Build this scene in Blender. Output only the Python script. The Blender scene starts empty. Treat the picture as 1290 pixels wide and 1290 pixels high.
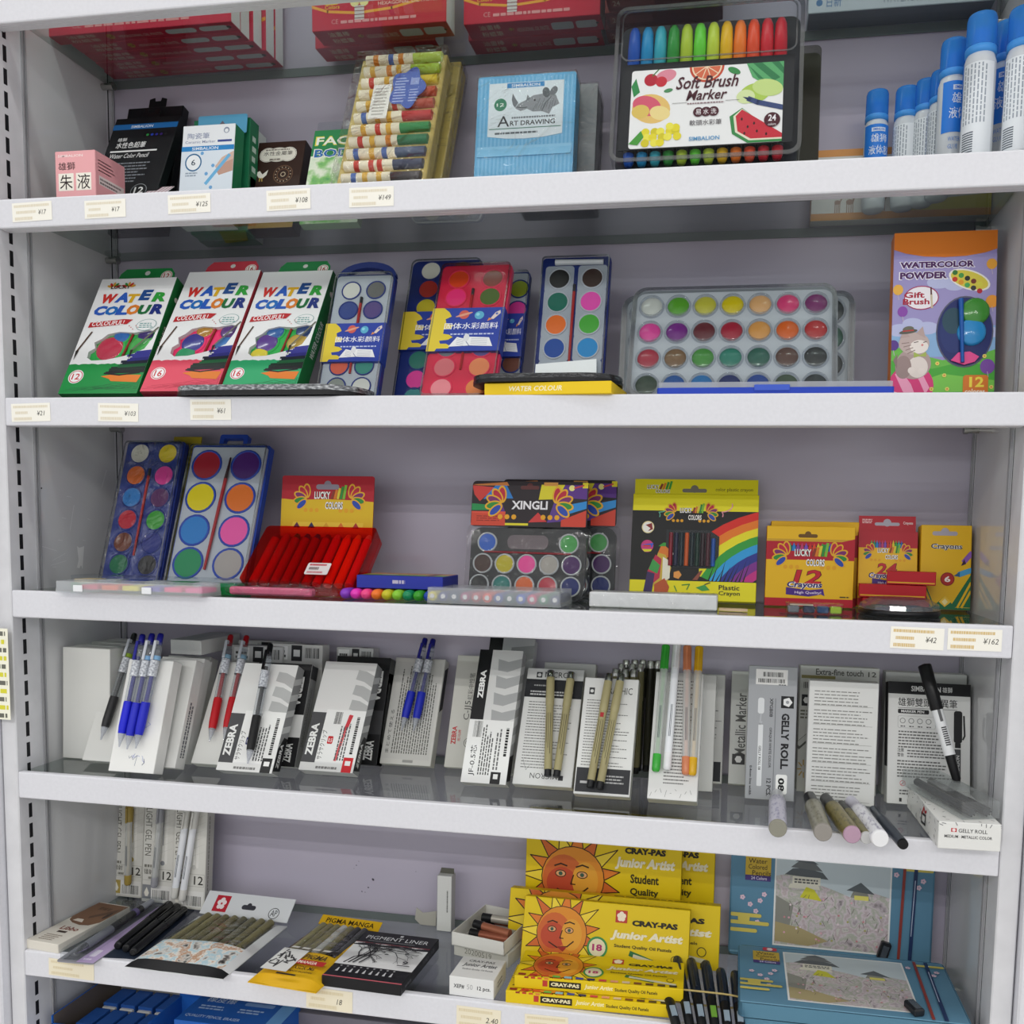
import bpy, bmesh, math, random
from mathutils import Vector, Matrix

# ---------------------------------------------------------------- camera, light, exposure
scene = bpy.context.scene
COL = scene.collection
K = 1.1                                   # the shelving is 1.1 m wide
BASE = 1.08                               # height of the local origin above the shop floor
CAM = Vector((0.76278683 * K, -0.81907368 * K, 0.23485126 * K + BASE))
PITCH, YAW, ROLL = -0.08554676, -0.16914797, 0.02043734
FOC, PX, PY = 1113.33, 741.69, 763.83     # focal length and principal point of the photograph

fwd = Vector((math.sin(YAW) * math.cos(PITCH), math.cos(YAW) * math.cos(PITCH), math.sin(PITCH)))
rt0 = Vector((math.cos(YAW), -math.sin(YAW), 0))
up0 = rt0.cross(fwd)
RT = math.cos(ROLL) * rt0 + math.sin(ROLL) * up0
UP = -math.sin(ROLL) * rt0 + math.cos(ROLL) * up0
cd = bpy.data.cameras.new('camera')
cam = bpy.data.objects.new('camera', cd)
COL.objects.link(cam)
m = Matrix((RT, UP, -fwd)).transposed().to_4x4()
m.translation = CAM
cam.matrix_world = m
cd.sensor_width = 36
cd.lens = 36 * FOC / 1290
cd.shift_x = (645 - PX) / 1290
cd.shift_y = (PY - 645) / 1290
cd.clip_start = .01
scene.camera = cam

w = bpy.data.worlds.new('shop_ambient')
scene.world = w
w.use_nodes = True
bg = w.node_tree.nodes['Background']
bg.inputs[0].default_value = (.93, .96, 1, 1)
bg.inputs[1].default_value = .85

def ceiling_tube(x, y, z, length, watts, width=.07):
    d = bpy.data.lights.new('ceiling_tube_light', 'AREA')
    d.shape = 'RECTANGLE'
    d.size = length
    d.size_y = width
    d.energy = watts
    d.color = (1, .985, .96)
    o = bpy.data.objects.new('ceiling_tube_light', d)
    COL.objects.link(o)
    o.location = (x, y, z)

# rows of fluorescent tubes on the shop ceiling, in front of the shelves
for y, e in ((-.45, 5), (-3.3, 17), (-3.75, 17)):
    for x in (-1.2, .55, 2.3):
        ceiling_tube(x, y, 2.95, 1.5, e)

vs = scene.view_settings
vs.view_transform = 'Standard'
vs.look = 'None'
vs.exposure = 0.12
vs.gamma = 1
vs.use_curve_mapping = False
scene.cycles.max_bounces = 10
scene.cycles.transparent_max_bounces = 24
scene.cycles.use_denoising = True
scene.cycles.caustics_reflective = False
scene.cycles.caustics_refractive = False

# ---------------------------------------------------------------- geometry of the shelving (metres)
W = 1.0 * K
DEPTH = 0.17715 * K
GLASS = 0.00945 * K
LIP = 0.02842 * K
ZS = {k: v * K + BASE for k, v in dict(A=0.75896, B=0.55958, C=0.36006, D=0.15888, E=-0.03796, F=-0.23841).items()}
ZS['G'] = ZS['F'] - .2005 * K
ZS['top'] = ZS['A'] + .21 * K

def view(p):
    d = Vector(p) - CAM
    k = d.dot(fwd)
    return (PX + FOC * d.dot(RT) / k, PY - FOC * d.dot(UP) / k)

def ray(u, v):
    return fwd + RT * ((u - PX) / FOC) - UP * ((v - PY) / FOC)

def at_y(u, v, y):
    d = ray(u, v)
    return CAM + d * ((y - CAM.y) / d.y)

def at_z(u, v, z):
    d = ray(u, v)
    return CAM + d * ((z - CAM.z) / d.z)

def x_at(u, y, z):
    x = .5
    for _ in range(6):
        a = view((x, y, z))[0]
        b = view((x + 1e-3, y, z))[0]
        x += (u - a) / (b - a) * 1e-3
    return x
# ---------------------------------------------------------------- materials
MATS = {}

def lin(h):
    h = h.lstrip('#')
    out = []
    for i in (0, 2, 4):
        c = int(h[i:i + 2], 16) / 255
        out.append(c / 12.92 if c <= .04045 else ((c + .055) / 1.055) ** 2.4)
    return out

def ink(h, rough=.42, metal=0.0, coat=0.0):
    key = ('ink', h, rough, metal, coat)
    if key not in MATS:
        m = bpy.data.materials.new('ink_' + h.lstrip('#'))
        m.use_nodes = True
        nt = m.node_tree
        b = nt.nodes['Principled BSDF']
        b.inputs['Base Color'].default_value = (*lin(h), 1)
        b.inputs['Metallic'].default_value = metal
        b.inputs['Coat Weight'].default_value = coat
        b.inputs['Specular IOR Level'].default_value = .28
        n = nt.nodes.new('ShaderNodeTexNoise')
        n.inputs['Scale'].default_value = 60
        r = nt.nodes.new('ShaderNodeMapRange')
        r.inputs['To Min'].default_value = rough * .85
        r.inputs['To Max'].default_value = rough * 1.15
        nt.links.new(n.outputs['Fac'], r.inputs['Value'])
        nt.links.new(r.outputs['Result'], b.inputs['Roughness'])
        MATS[key] = m
    return MATS[key]

def speckle(name, cols, scale=60, rough=.6, detail=4, bump=0, metal=0, stretch=None):
    """a surface mottled between the given colours by a noise"""
    m = bpy.data.materials.new(name)
    m.use_nodes = True
    nt = m.node_tree
    b = nt.nodes['Principled BSDF']
    b.inputs['Roughness'].default_value = rough
    b.inputs['Metallic'].default_value = metal
    tc = nt.nodes.new('ShaderNodeTexCoord')
    n = nt.nodes.new('ShaderNodeTexNoise')
    n.inputs['Scale'].default_value = scale
    n.inputs['Detail'].default_value = detail
    if stretch:
        mp = nt.nodes.new('ShaderNodeMapping')
        mp.inputs['Scale'].default_value = stretch
        nt.links.new(tc.outputs['Object'], mp.inputs['Vector'])
        nt.links.new(mp.outputs['Vector'], n.inputs['Vector'])
    else:
        nt.links.new(tc.outputs['Object'], n.inputs['Vector'])
    cr = nt.nodes.new('ShaderNodeValToRGB')
    els = cr.color_ramp.elements
    while len(els) < len(cols):
        els.new(.5)
    for i, c in enumerate(cols):
        els[i].position = .3 + .4 * i / max(1, len(cols) - 1)
        els[i].color = (*lin(c), 1)
    nt.links.new(n.outputs['Fac'], cr.inputs['Fac'])
    nt.links.new(cr.outputs['Color'], b.inputs['Base Color'])
    if bump:
        bp = nt.nodes.new('ShaderNodeBump')
        bp.inputs['Strength'].default_value = bump
        bp.inputs['Distance'].default_value = .001
        nt.links.new(n.outputs['Fac'], bp.inputs['Height'])
        nt.links.new(bp.outputs['Normal'], b.inputs['Normal'])
    return m

def clear(name, tint='#ffffff', refl=.09, rough=.08, milk=0.0, milk_col='#ffffff', bump=0.0, scale=40, edge=.5):
    """thin clear plastic or glass: lets light straight through, reflects by Fresnel, optionally milky"""
    key = ('clear', name)
    if key in MATS:
        return MATS[key]
    m = bpy.data.materials.new(name)
    m.use_nodes = True
    nt = m.node_tree
    nt.nodes.remove(nt.nodes['Principled BSDF'])
    out = nt.nodes['Material Output']
    tr = nt.nodes.new('ShaderNodeBsdfTransparent')
    tr.inputs[0].default_value = (*lin(tint), 1)
    gl = nt.nodes.new('ShaderNodeBsdfGlossy')
    gl.inputs['Roughness'].default_value = rough
    lw = nt.nodes.new('ShaderNodeLayerWeight')
    lw.inputs[0].default_value = .5
    pw = nt.nodes.new('ShaderNodeMath')
    pw.operation = 'POWER'
    pw.inputs[1].default_value = 4.5
    nt.links.new(lw.outputs['Facing'], pw.inputs[0])
    mr = nt.nodes.new('ShaderNodeMapRange')
    mr.inputs['To Min'].default_value = refl
    mr.inputs['To Max'].default_value = edge
    nt.links.new(pw.outputs[0], mr.inputs['Value'])
    base = tr
    if milk:
        df = nt.nodes.new('ShaderNodeBsdfDiffuse')
        df.inputs[0].default_value = (*lin(milk_col), 1)
        mk = nt.nodes.new('ShaderNodeMixShader')
        mk.inputs[0].default_value = milk
        nt.links.new(tr.outputs[0], mk.inputs[1])
        nt.links.new(df.outputs[0], mk.inputs[2])
        base = mk
    mx = nt.nodes.new('ShaderNodeMixShader')
    nt.links.new(mr.outputs['Result'], mx.inputs[0])
    nt.links.new(base.outputs[0], mx.inputs[1])
    nt.links.new(gl.outputs[0], mx.inputs[2])
    if bump:
        tc = nt.nodes.new('ShaderNodeTexCoord')
        n = nt.nodes.new('ShaderNodeTexNoise')
        n.inputs['Scale'].default_value = scale
        n.inputs['Detail'].default_value = 3
        n.inputs['Distortion'].default_value = 1.5
        nt.links.new(tc.outputs['Object'], n.inputs['Vector'])
        bp = nt.nodes.new('ShaderNodeBump')
        bp.inputs['Strength'].default_value = bump
        bp.inputs['Distance'].default_value = .02
        nt.links.new(n.outputs['Fac'], bp.inputs['Height'])
        nt.links.new(bp.outputs['Normal'], gl.inputs['Normal'])
        nt.links.new(bp.outputs['Normal'], lw.inputs['Normal'])
    nt.links.new(mx.outputs[0], out.inputs[0])
    MATS[key] = m
    return m

SHELF_GLASS = clear('shelf_glass', '#ecf1ef', .045, .015, edge=.95)
FILM = clear('window_film', '#f6f8f8', .01, .05)
CASE = clear('clear_case', '#f5f7f8', .02, .05, edge=.5)
MILKY = clear('milky_case', '#f6f8fa', .04, .2, .3, '#eef1f4')
WRAP = clear('crinkled_wrap', '#f8f8f7', .05, .09, 0, bump=1.0, scale=26, edge=.55)
BAG = clear('smooth_bag', '#f8f8f8', .02, .06, 0, bump=.4, scale=18, edge=.4)
SMOKE = clear('smoky_case', '#c9c9c4', .03, .1)
REDCASE = clear('red_clear_case', '#f8786c', .03, .12, .14, '#b81a1c')
BLUEFILM = clear('blue_clear_case', '#9fd0f0', .08, .15, .35, '#58a7da')

# ---------------------------------------------------------------- mesh builder
TXT = {}

def glyphs(s, bold=0.0, shear=0.0, res=2):
    if max(map(ord, s)) > 0x2e80:
        bold = min(bold, .004)
    key = (s, bold, shear, res)
    if key not in TXT:
        c = bpy.data.curves.new('lettering', 'FONT')
        c.body = s
        c.size = 1
        c.resolution_u = res
        c.offset = bold
        c.shear = shear
        o = bpy.data.objects.new('lettering', c)
        COL.objects.link(o)
        dg = bpy.context.evaluated_depsgraph_get()
        dg.update()
        me = bpy.data.meshes.new_from_object(o.evaluated_get(dg))
        vs_ = [(v.co.x, v.co.y) for v in me.vertices]
        fs = [tuple(p.vertices) for p in me.polygons]
        bpy.data.objects.remove(o)
        bpy.data.curves.remove(c)
        bpy.data.meshes.remove(me)
        if not vs_:
            vs_, fs = [(0, 0), (1, 0), (1, 1)], []
        xs = [v[0] for v in vs_]
        ys = [v[1] for v in vs_]
        x0, x1, y0, y1 = min(xs), max(xs), min(ys), max(ys)
        TXT[key] = ([((x - x0) / (x1 - x0), (y - y0) / (y1 - y0)) for x, y in vs_], fs, (x1 - x0) / (y1 - y0))
    return TXT[key]

def rrect(w, h, r, n=5, x=0, y=0):
    """outline of a rounded rectangle centred on x, y; counter-clockwise"""
    r = min(r, w / 2 - 1e-6, h / 2 - 1e-6)
    out = []
    for cx, cy, a0 in ((w / 2 - r, -h / 2 + r, -90), (w / 2 - r, h / 2 - r, 0), (-w / 2 + r, h / 2 - r, 90), (-w / 2 + r, -h / 2 + r, 180)):
        for i in range(n + 1):
            a = math.radians(a0 + 90 * i / n)
            out.append((x + cx + r * math.cos(a), y + cy + r * math.sin(a)))
    return out

def ellipse(cx, cy, rx, ry, n=24, rot=0):
    out = []
    for i in range(n):
        a = 2 * math.pi * i / n
        x, y = rx * math.cos(a), ry * math.sin(a)
        out.append((cx + x * math.cos(rot) - y * math.sin(rot), cy + x * math.sin(rot) + y * math.cos(rot)))
    return out

class MB:
    def __init__(self):
        self.v, self.f, self.fm, self.sm, self.mats = [], [], [], [], []

    def mi(self, mat):
        if isinstance(mat, str):
            mat = ink(mat)
        if mat not in self.mats:
            self.mats.append(mat)
        return self.mats.index(mat)

    def add(self, vs_, fs, mat, smooth=False):
        k = self.mi(mat)
        b = len(self.v)
        self.v += [tuple(p) for p in vs_]
        for f in fs:
            self.f.append([b + i for i in f])
            self.fm.append(k)
            self.sm.append(smooth)

    def box(self, x0, x1, y0, y1, z0, z1, mat, bevel=0.0, seg=1):
        bm = bmesh.new()
        bmesh.ops.create_cube(bm, size=1)
        for v in bm.verts:
            v.co = (x0 + (v.co.x + .5) * (x1 - x0), y0 + (v.co.y + .5) * (y1 - y0), z0 + (v.co.z + .5) * (z1 - z0))
        if bevel:
            bmesh.ops.bevel(bm, geom=bm.edges[:], offset=bevel, segments=seg, affect='EDGES', profile=.5)
        bm.verts.ensure_lookup_table()
        bm.verts.index_update()
        self.add([v.co[:] for v in bm.verts], [[v.index for v in f.verts] for f in bm.faces], mat)
        bm.free()
        return self

    def prism(self, pts, y0, y1, mat, axis='y', side=None, smooth=False, hole=None):
        """extrude a closed outline (counter-clockwise seen from the front) between two depths"""
        n = len(pts)
        def P(a, b, d):
            return {'y': (a, d, b), 'z': (a, b, d), 'x': (d, a, b)}[axis]
        A = [P(a, b, y0) for a, b in pts]
        B = [P(a, b, y1) for a, b in pts]
        if hole is None:
            self.add(A + B, [list(range(n)), list(range(2 * n - 1, n - 1, -1))], mat)
        else:
            q = len(hole)
            H0 = [P(a, b, y0) for a, b in hole]
            H1 = [P(a, b, y1) for a, b in hole]
            # bridge outline and hole of equal point counts
            assert q == n
            self.add(A + H0, [[i, (i + 1) % n, n + (i + 1) % n, n + i] for i in range(n)], mat)
            self.add(B + H1, [[(i + 1) % n, i, n + i, n + (i + 1) % n] for i in range(n)], mat)
            self.add(H0 + H1, [[(i + 1) % n, i, n + i, n + (i + 1) % n] for i in range(n)][::-1], mat, smooth)
        self.add(A + B, [[i, n + i, n + (i + 1) % n, (i + 1) % n] for i in range(n)], side or mat, smooth)
        return self

    def tube(self, p0, p1, r0, r1=None, mat=None, n=12, caps=True, smooth=True):
        return self.lathe(p0, Vector(p1) - Vector(p0), [(0, r0), (1, r0 if r1 is None else r1)], mat, n, caps, smooth, frac=True)

    def lathe(self, p0, axis, prof, mat, n=16, caps=True, smooth=True, frac=False):
        p0 = Vector(p0)
        ax = Vector(axis)
        L = ax.length if frac else 1
        ax = ax.normalized()
        s = ax.orthogonal().normalized()
        t = ax.cross(s)
        vs_, fs = [], []
        for q, r in prof:
            for i in range(n):
                a = 2 * math.pi * i / n
                vs_.append(p0 + ax * (q * L) + (s * math.cos(a) + t * math.sin(a)) * r)
        for k in range(len(prof) - 1):
            for i in range(n):
                fs.append([k * n + i, k * n + (i + 1) % n, (k + 1) * n + (i + 1) % n, (k + 1) * n + i])
        self.add(vs_, fs, mat, smooth)
        if caps:
            k = len(prof) - 1
            if prof[0][1] > 1e-5:
                self.add(vs_[:n], [list(range(n - 1, -1, -1))], mat)
            if prof[-1][1] > 1e-5:
                self.add(vs_[k * n:], [list(range(n))], mat)
        return self

    def path(self, pts, r, mat, n=6):
        for a, b in zip(pts, pts[1:]):
            self.tube(a, b, r, r, mat, n)
        return self

    def build(self, name, parent=None):
        me = bpy.data.meshes.new(name)
        me.from_pydata(self.v, [], self.f)
        for mt in self.mats:
            me.materials.append(mt)
        me.polygons.foreach_set('material_index', self.fm)
        me.polygons.foreach_set('use_smooth', self.sm)
        me.update()
        o = bpy.data.objects.new(name, me)
        COL.objects.link(o)
        if parent:
            o.parent = parent
        return o

STEP = 9e-6

class Face:
    """a flat printed side of a mesh: shapes are given in fractions of its width and height"""
    def __init__(self, mb, o, ex, ey, w, h, clip=None):
        self.mb, self.o, self.ex, self.ey, self.w, self.h = mb, Vector(o), Vector(ex).normalized(), Vector(ey).normalized(), w, h
        self.n = self.ex.cross(self.ey)
        self.d = 6e-5
        self.clip = clip or (0, 0, 1, 1)

    def P(self, x, y):
        return self.o + self.ex * (x * self.w) + self.ey * (y * self.h) + self.n * self.d

    def cut(self, pts):
        x0, y0, x1, y1 = self.clip
        for ax, lim, sg in ((0, x0, 1), (0, x1, -1), (1, y0, 1), (1, y1, -1)):
            out = []
            for i, p in enumerate(pts):
                q = pts[(i + 1) % len(pts)]
                a, b = (p[ax] - lim) * sg, (q[ax] - lim) * sg
                if a >= 0:
                    out.append(p)
                if (a > 0 > b) or (a < 0 < b):
                    t = a / (a - b)
                    out.append((p[0] + (q[0] - p[0]) * t, p[1] + (q[1] - p[1]) * t))
            pts = out
            if len(pts) < 3:
                return []
        return pts

    def poly(self, pts, mat, step=True, clip=True):
        if clip:
            pts = self.cut(list(pts))
        if len(pts) < 3:
            return self
        if step:
            self.d += STEP
        self.mb.add([self.P(x, y) for x, y in pts], [list(range(len(pts)))], mat)
        return self

    def rect(self, x0, y0, x1, y1, mat, step=True):
        return self.poly([(x0, y0), (x1, y0), (x1, y1), (x0, y1)], mat, step)

    def rr(self, x0, y0, x1, y1, r, mat):
        p = rrect((x1 - x0) * self.w, (y1 - y0) * self.h, r * self.w)
        return self.poly([((x0 + x1) / 2 + a / self.w, (y0 + y1) / 2 + b / self.h) for a, b in p], mat)

    def ell(self, cx, cy, rx, mat, ry=None, n=24, rot=0):
        """rx in fractions of the width; ry as well (round when left out)"""
        ry = rx if ry is None else ry
        p = ellipse(0, 0, rx * self.w, ry * self.w, n, rot)
        return self.poly([(cx + a / self.w, cy + b / self.h) for a, b in p], mat)

    def line(self, pts, wid, mat, closed=False):
        """a stroke along points; wid in fractions of the width"""
        self.d += STEP
        q = [Vector((x * self.w, y * self.h)) for x, y in pts]
        if closed:
            q.append(q[0])
        for a, b in zip(q, q[1:]):
            t = b - a
            if t.length < 1e-9:
                continue
            t.normalize()
            s = Vector((-t.y, t.x)) * (wid * self.w / 2)
            e = t * (wid * self.w * .25)
            self.poly([(p.x / self.w, p.y / self.h) for p in (a - e - s, b + e - s, b + e + s, a - e + s)], mat, False)
        return self

    def text(self, s, x, y, w, h, mat, bold=.0, shear=0.0, rot=0, step=True, skew=0.0):
        """lettering stretched to fill the box x, y, w, h (fractions); rot in degrees about the box's lower left"""
        vs_, fs, _ = glyphs(s, bold, shear)
        if step:
            self.d += STEP
        c, sn = math.cos(math.radians(rot)), math.sin(math.radians(rot))
        pts = []
        for a, b in vs_:
            X, Y = a * w * self.w, b * h * self.h + skew * a * self.h
            pts.append(self.P(x + (X * c - Y * sn) / self.w, y + (X * sn + Y * c) / self.h))
        self.mb.add(pts, fs, mat)
        return self

    def vtext(self, s, x, y, w, h, mat, bold=0.0, down=False):
        """lettering that runs up the face (or down); the box x, y, w, h is what it fills on the face"""
        if down:
            return self.text(s, x, y + h, h * self.h / self.w, w * self.w / self.h, mat, bold, rot=-90)
        return self.text(s, x + w, y, h * self.h / self.w, w * self.w / self.h, mat, bold, rot=90)

    def lines(self, x0, y0, x1, y1, n, mat, seed=0, fill=.55, ragged=.3, dash=(.02, .07)):
        """rows of print too small to read"""
        rnd = random.Random(seed)
        self.d += STEP
        ph = (y1 - y0) / n
        for i in range(n):
            y = y1 - (i + 1) * ph
            end = x1 - (x1 - x0) * ragged * rnd.random()
            x = x0
            while x < end:
                l = min(rnd.uniform(*dash), end - x)
                self.poly([(x, y), (x + l, y), (x + l, y + ph * fill), (x, y + ph * fill)], mat, False)
                x += l + dash[0] * .45
        return self

    def vlines(self, x0, y0, x1, y1, n, mat, seed=0, fill=.55, ragged=.3, dash=(.012, .04)):
        """columns of tiny print running up the face"""
        rnd = random.Random(seed)
        self.d += STEP
        pw = (x1 - x0) / n
        for i in range(n):
            x = x0 + i * pw
            end = y1 - (y1 - y0) * ragged * rnd.random()
            y = y0
            while y < end:
                l = min(rnd.uniform(*dash), end - y)
                self.poly([(x, y), (x + pw * fill, y), (x + pw * fill, y + l), (x, y + l)], mat, False)
                y += l + dash[0] * .5
        return self

    def bars(self, x0, y0, x1, y1, mat, n=18, seed=3, vert=False):
        rnd = random.Random(seed)
        self.d += STEP
        for i in range(n):
            a = i / n
            b = (i + rnd.uniform(.25, .75)) / n
            if vert:
                self.poly([(x0, y0 + (y1 - y0) * a), (x1, y0 + (y1 - y0) * a), (x1, y0 + (y1 - y0) * b), (x0, y0 + (y1 - y0) * b)], mat, False)
            else:
                self.poly([(x0 + (x1 - x0) * a, y0), (x0 + (x1 - x0) * b, y0), (x0 + (x1 - x0) * b, y1), (x0 + (x1 - x0) * a, y1)], mat, False)
        return self

def front(mb, w, h, y=0.0, z0=0.0):
    return Face(mb, (-w / 2, y, z0), (1, 0, 0), (0, 0, 1), w, h)

def right(mb, w, h, t):
    """right side of a box w x t x h: x runs to the back"""
    return Face(mb, (w / 2, 0, 0), (0, 1, 0), (0, 0, 1), t, h)

def top(mb, w, d, z):
    """upper side of a lying box: x along the front, y to the back"""
    return Face(mb, (-w / 2, 0, z), (1, 0, 0), (0, 1, 0), w, d)

# ---------------------------------------------------------------- things
def tag(o, label, cat, group=None):
    o['label'] = label
    o['category'] = cat
    if group:
        o['group'] = group
    return o

def thing(name, label, cat, M, group=None):
    o = bpy.data.objects.new(name, None)
    o.empty_display_size = .02
    COL.objects.link(o)
    o.matrix_world = M
    return tag(o, label, cat, group)

def single(name, mb, label, cat, M, group=None):
    o = mb.build(name)
    o.matrix_world = M
    return tag(o, label, cat, group)

def structure(name, mb):
    o = mb.build(name)
    o['kind'] = 'structure'
    return o

def frame(o, ex, ey, ez):
    M = Matrix((ex, ey, ez)).transposed().to_4x4()
    M.translation = o
    return M

def stand(uL, uR, tl, shelf, y0, y1=None, t=.02, name='', base=0.0, lean=None):
    """an upright panel or box whose front bottom edge stands at depth y0..y1 between the sight lines uL and uR,
    leaning back so that its upper left corner is seen at tl; returns matrix, width, height"""
    y1 = y0 if y1 is None else y1
    z = ZS[shelf] + base
    fixed = lean is not None
    h = .1
    lean = lean if fixed else .15
    def corner(h, lean):
        r = t * math.sin(max(lean, 0)) + .0003
        BL = Vector((x_at(uL, y0, z + r), y0, z + r))
        BR = Vector((x_at(uR, y1, z + r), y1, z + r))
        ex = (BR - BL).normalized()
        b = Vector((-ex.y, ex.x, 0))
        up = Vector((0, 0, math.cos(lean))) + b * math.sin(lean)
        return BL, BR, ex, b, up, view(BL + up * h)
    for _ in range(40):
        p = corner(h, lean)[5]
        e = (tl[0] - p[0], tl[1] - p[1])
        ph = corner(h + 1e-4, lean)[5]
        a, c = (ph[0] - p[0]) / 1e-4, (ph[1] - p[1]) / 1e-4
        if fixed:
            h += max(-.03, min(.03, e[1] / c))
            continue
        pl = corner(h, lean + 1e-4)[5]
        b_, d = (pl[0] - p[0]) / 1e-4, (pl[1] - p[1]) / 1e-4
        det = a * d - b_ * c
        dh, dl = (e[0] * d - b_ * e[1]) / det, (a * e[1] - c * e[0]) / det
        h += max(-.03, min(.03, dh))
        lean += max(-.1, min(.1, dl))
    BL, BR, ex, b, up, _ = corner(h, lean)
    wd = (BR - BL).length
    o = (BL + BR) / 2
    back = up.cross(ex)
    NOTES.append('%-22s w %.3f h %.3f lean %5.1f top y %.3f' % (name, wd, h, math.degrees(lean), (BL + up * h).y + t * math.cos(lean)))
    return frame(o, ex, back, up), wd, h

NOTES = []

def lay(fl, fr, bl, shelf, t, name='', base=0.0, ref=None):
    """a box lying on a shelf, from three corners of its upper side as seen (front left, front right, back left);
    ref gives another height above the shelf for those corners; returns matrix, width, depth"""
    z = ZS[shelf] + base
    zr = z + (t if ref is None else ref)
    A, B, C = at_z(*fl, zr), at_z(*fr, zr), at_z(*bl, zr)
    ex = (B - A).normalized()
    ey = Vector((-ex.y, ex.x, 0))
    d = (C - A).dot(ey)
    o = (A + B) / 2
    o.z = z + .0003
    NOTES.append('%-22s lying w %.3f d %.3f y %.3f..%.3f' % (name, (B - A).length, d, A.y, C.y))
    return frame(o, ex, ey, Vector((0, 0, 1))), (B - A).length, d

def flat(x, y, ang, shelf, base=0.0):
    """frame lying on a shelf at x, y turned by ang degrees"""
    c, s = math.cos(math.radians(ang)), math.sin(math.radians(ang))
    return frame(Vector((x, y, ZS[shelf] + base + .0003)), Vector((c, s, 0)), Vector((-s, c, 0)), Vector((0, 0, 1)))

def along(p, q, rollv=(0, 0, 1)):
    """frame with its x axis from p to q"""
    ex = (Vector(q) - Vector(p)).normalized()
    ey = Vector(rollv).cross(ex).normalized()
    return frame(Vector(p), ex, ey, ex.cross(ey))

def carton(w, h, t, col, side=None, bevel=.0006, topc=None):
    mb = MB()
    mb.box(-w / 2, w / 2, 0, t, 0, h, col, bevel)
    if side:
        right(mb, w, h, t).rect(.03, .004, .97, .996, side)
        Face(mb, (-w / 2, t, 0), (0, -1, 0), (0, 0, 1), t, h).rect(.03, .004, .97, .996, side)
    return mb

def copy_tree(o, M=None, parent=None):
    c = o.copy()
    COL.objects.link(c)
    if parent:
        c.parent = parent
    elif M is not None:
        c.matrix_world = M
    for ch in list(o.children):
        copy_tree(ch, None, c)
    return c
# ================================================================ the shop and the shelving
WALLZ0, WALLZ1 = 0.0, 2.25
laminate = speckle('side_laminate', ['#c9c9cb', '#d2d2d4'], 3, .07)
backmat = speckle('back_panel_lavender', ['#b3acbd', '#bab3c3'], 2.5, .5, bump=.05)
white = speckle('white_powder_coat', ['#d6d6dc', '#dbdbe1'], 260, .38, bump=.06)
post = speckle('post_grey_paint', ['#cfcfd3', '#d8d8dc'], 40, .35)
dark = ink('#15151a', .6)
chrome = ink('#b9b9b4', .25, 1.0)

mb = MB().box(-3, 4, -6.5, 1.2, -.05, 0, speckle('floor_tile', ['#bdb9b2', '#c9c5be'], 4, .3))
structure('floor', mb)
mb = MB().box(-3, 4, -6.5, 1.2, 3.05, 3.1, ink('#f2f2f0', .8))
structure('ceiling', mb)
mb = MB().box(-.03, W + .03, DEPTH, DEPTH + .012, WALLZ0, WALLZ1, backmat)
# pale scuffs and small dark chips where paper was torn off the board
F = Face(mb, (0, DEPTH, ZS['F']), (1, 0, 0), (0, 0, 1), W, .2)
rnd = random.Random(5)
for u, v, r in ((449, 1090, .8), (446, 1094, .5), (470, 1108, 1.8), (464, 1118, 1.1), (456, 1123, .9), (460, 1124, .6), (524, 1098, .5), (452, 1085, .5)):
    p = at_y(u, v, DEPTH)
    F.ell(p.x / W, (p.z - ZS['F']) / .2, r * .0011, '#4a4652', ry=r * .0008, n=7, rot=rnd.random() * 3)
structure('wall_back', mb)

def side_wall(name, x0, x1, inner):
    mb = MB().box(x0, x1, .048, DEPTH - .014, WALLZ0, WALLZ1, laminate)
    if inner > 0:
        # a torn strip of old tape and a few scuffs left on the laminate
        def on_wall(u, v):
            d = ray(u, v)
            p = CAM + d * ((.00012 - CAM.x) / d.x)
            return (.00012, p.y, p.z)
        def mark(pts, c):
            mb.add([on_wall(*p) for p in pts][::-1], [list(range(len(pts)))], c)
        tape = ink('#ececec', .5)
        mark([(97, 688), (100, 690), (106, 688), (104, 717), (102, 712), (100, 716), (97, 715), (99, 705)], tape)
        scuff = ink('#e2e2e4', .5)
        for a, b, c, d in ((93, 636, 88, 668), (134, 592, 128, 614), (53, 688, 72, 694), (66, 706, 82, 697), (64, 712, 84, 706), (84, 625, 90, 626), (78, 652, 83, 653), (110, 653, 114, 655), (73, 680, 79, 681), (104, 680, 108, 681), (66, 714, 71, 714)):
            n = 1.0 if abs(d - b) < abs(c - a) else 0
            mark([(a, b), (c, d), (c + .5 * (1 - n), d + .5 * n), (a + .5 * (1 - n), b + .5 * n)], scuff)
        mark([(51.5, 614), (53, 614), (53, 616), (51.5, 616)], dark)
    structure(name, mb)
side_wall('wall_left', -.018, 0, 1)
side_wall('wall_right', W, W + .018, -1)

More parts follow.
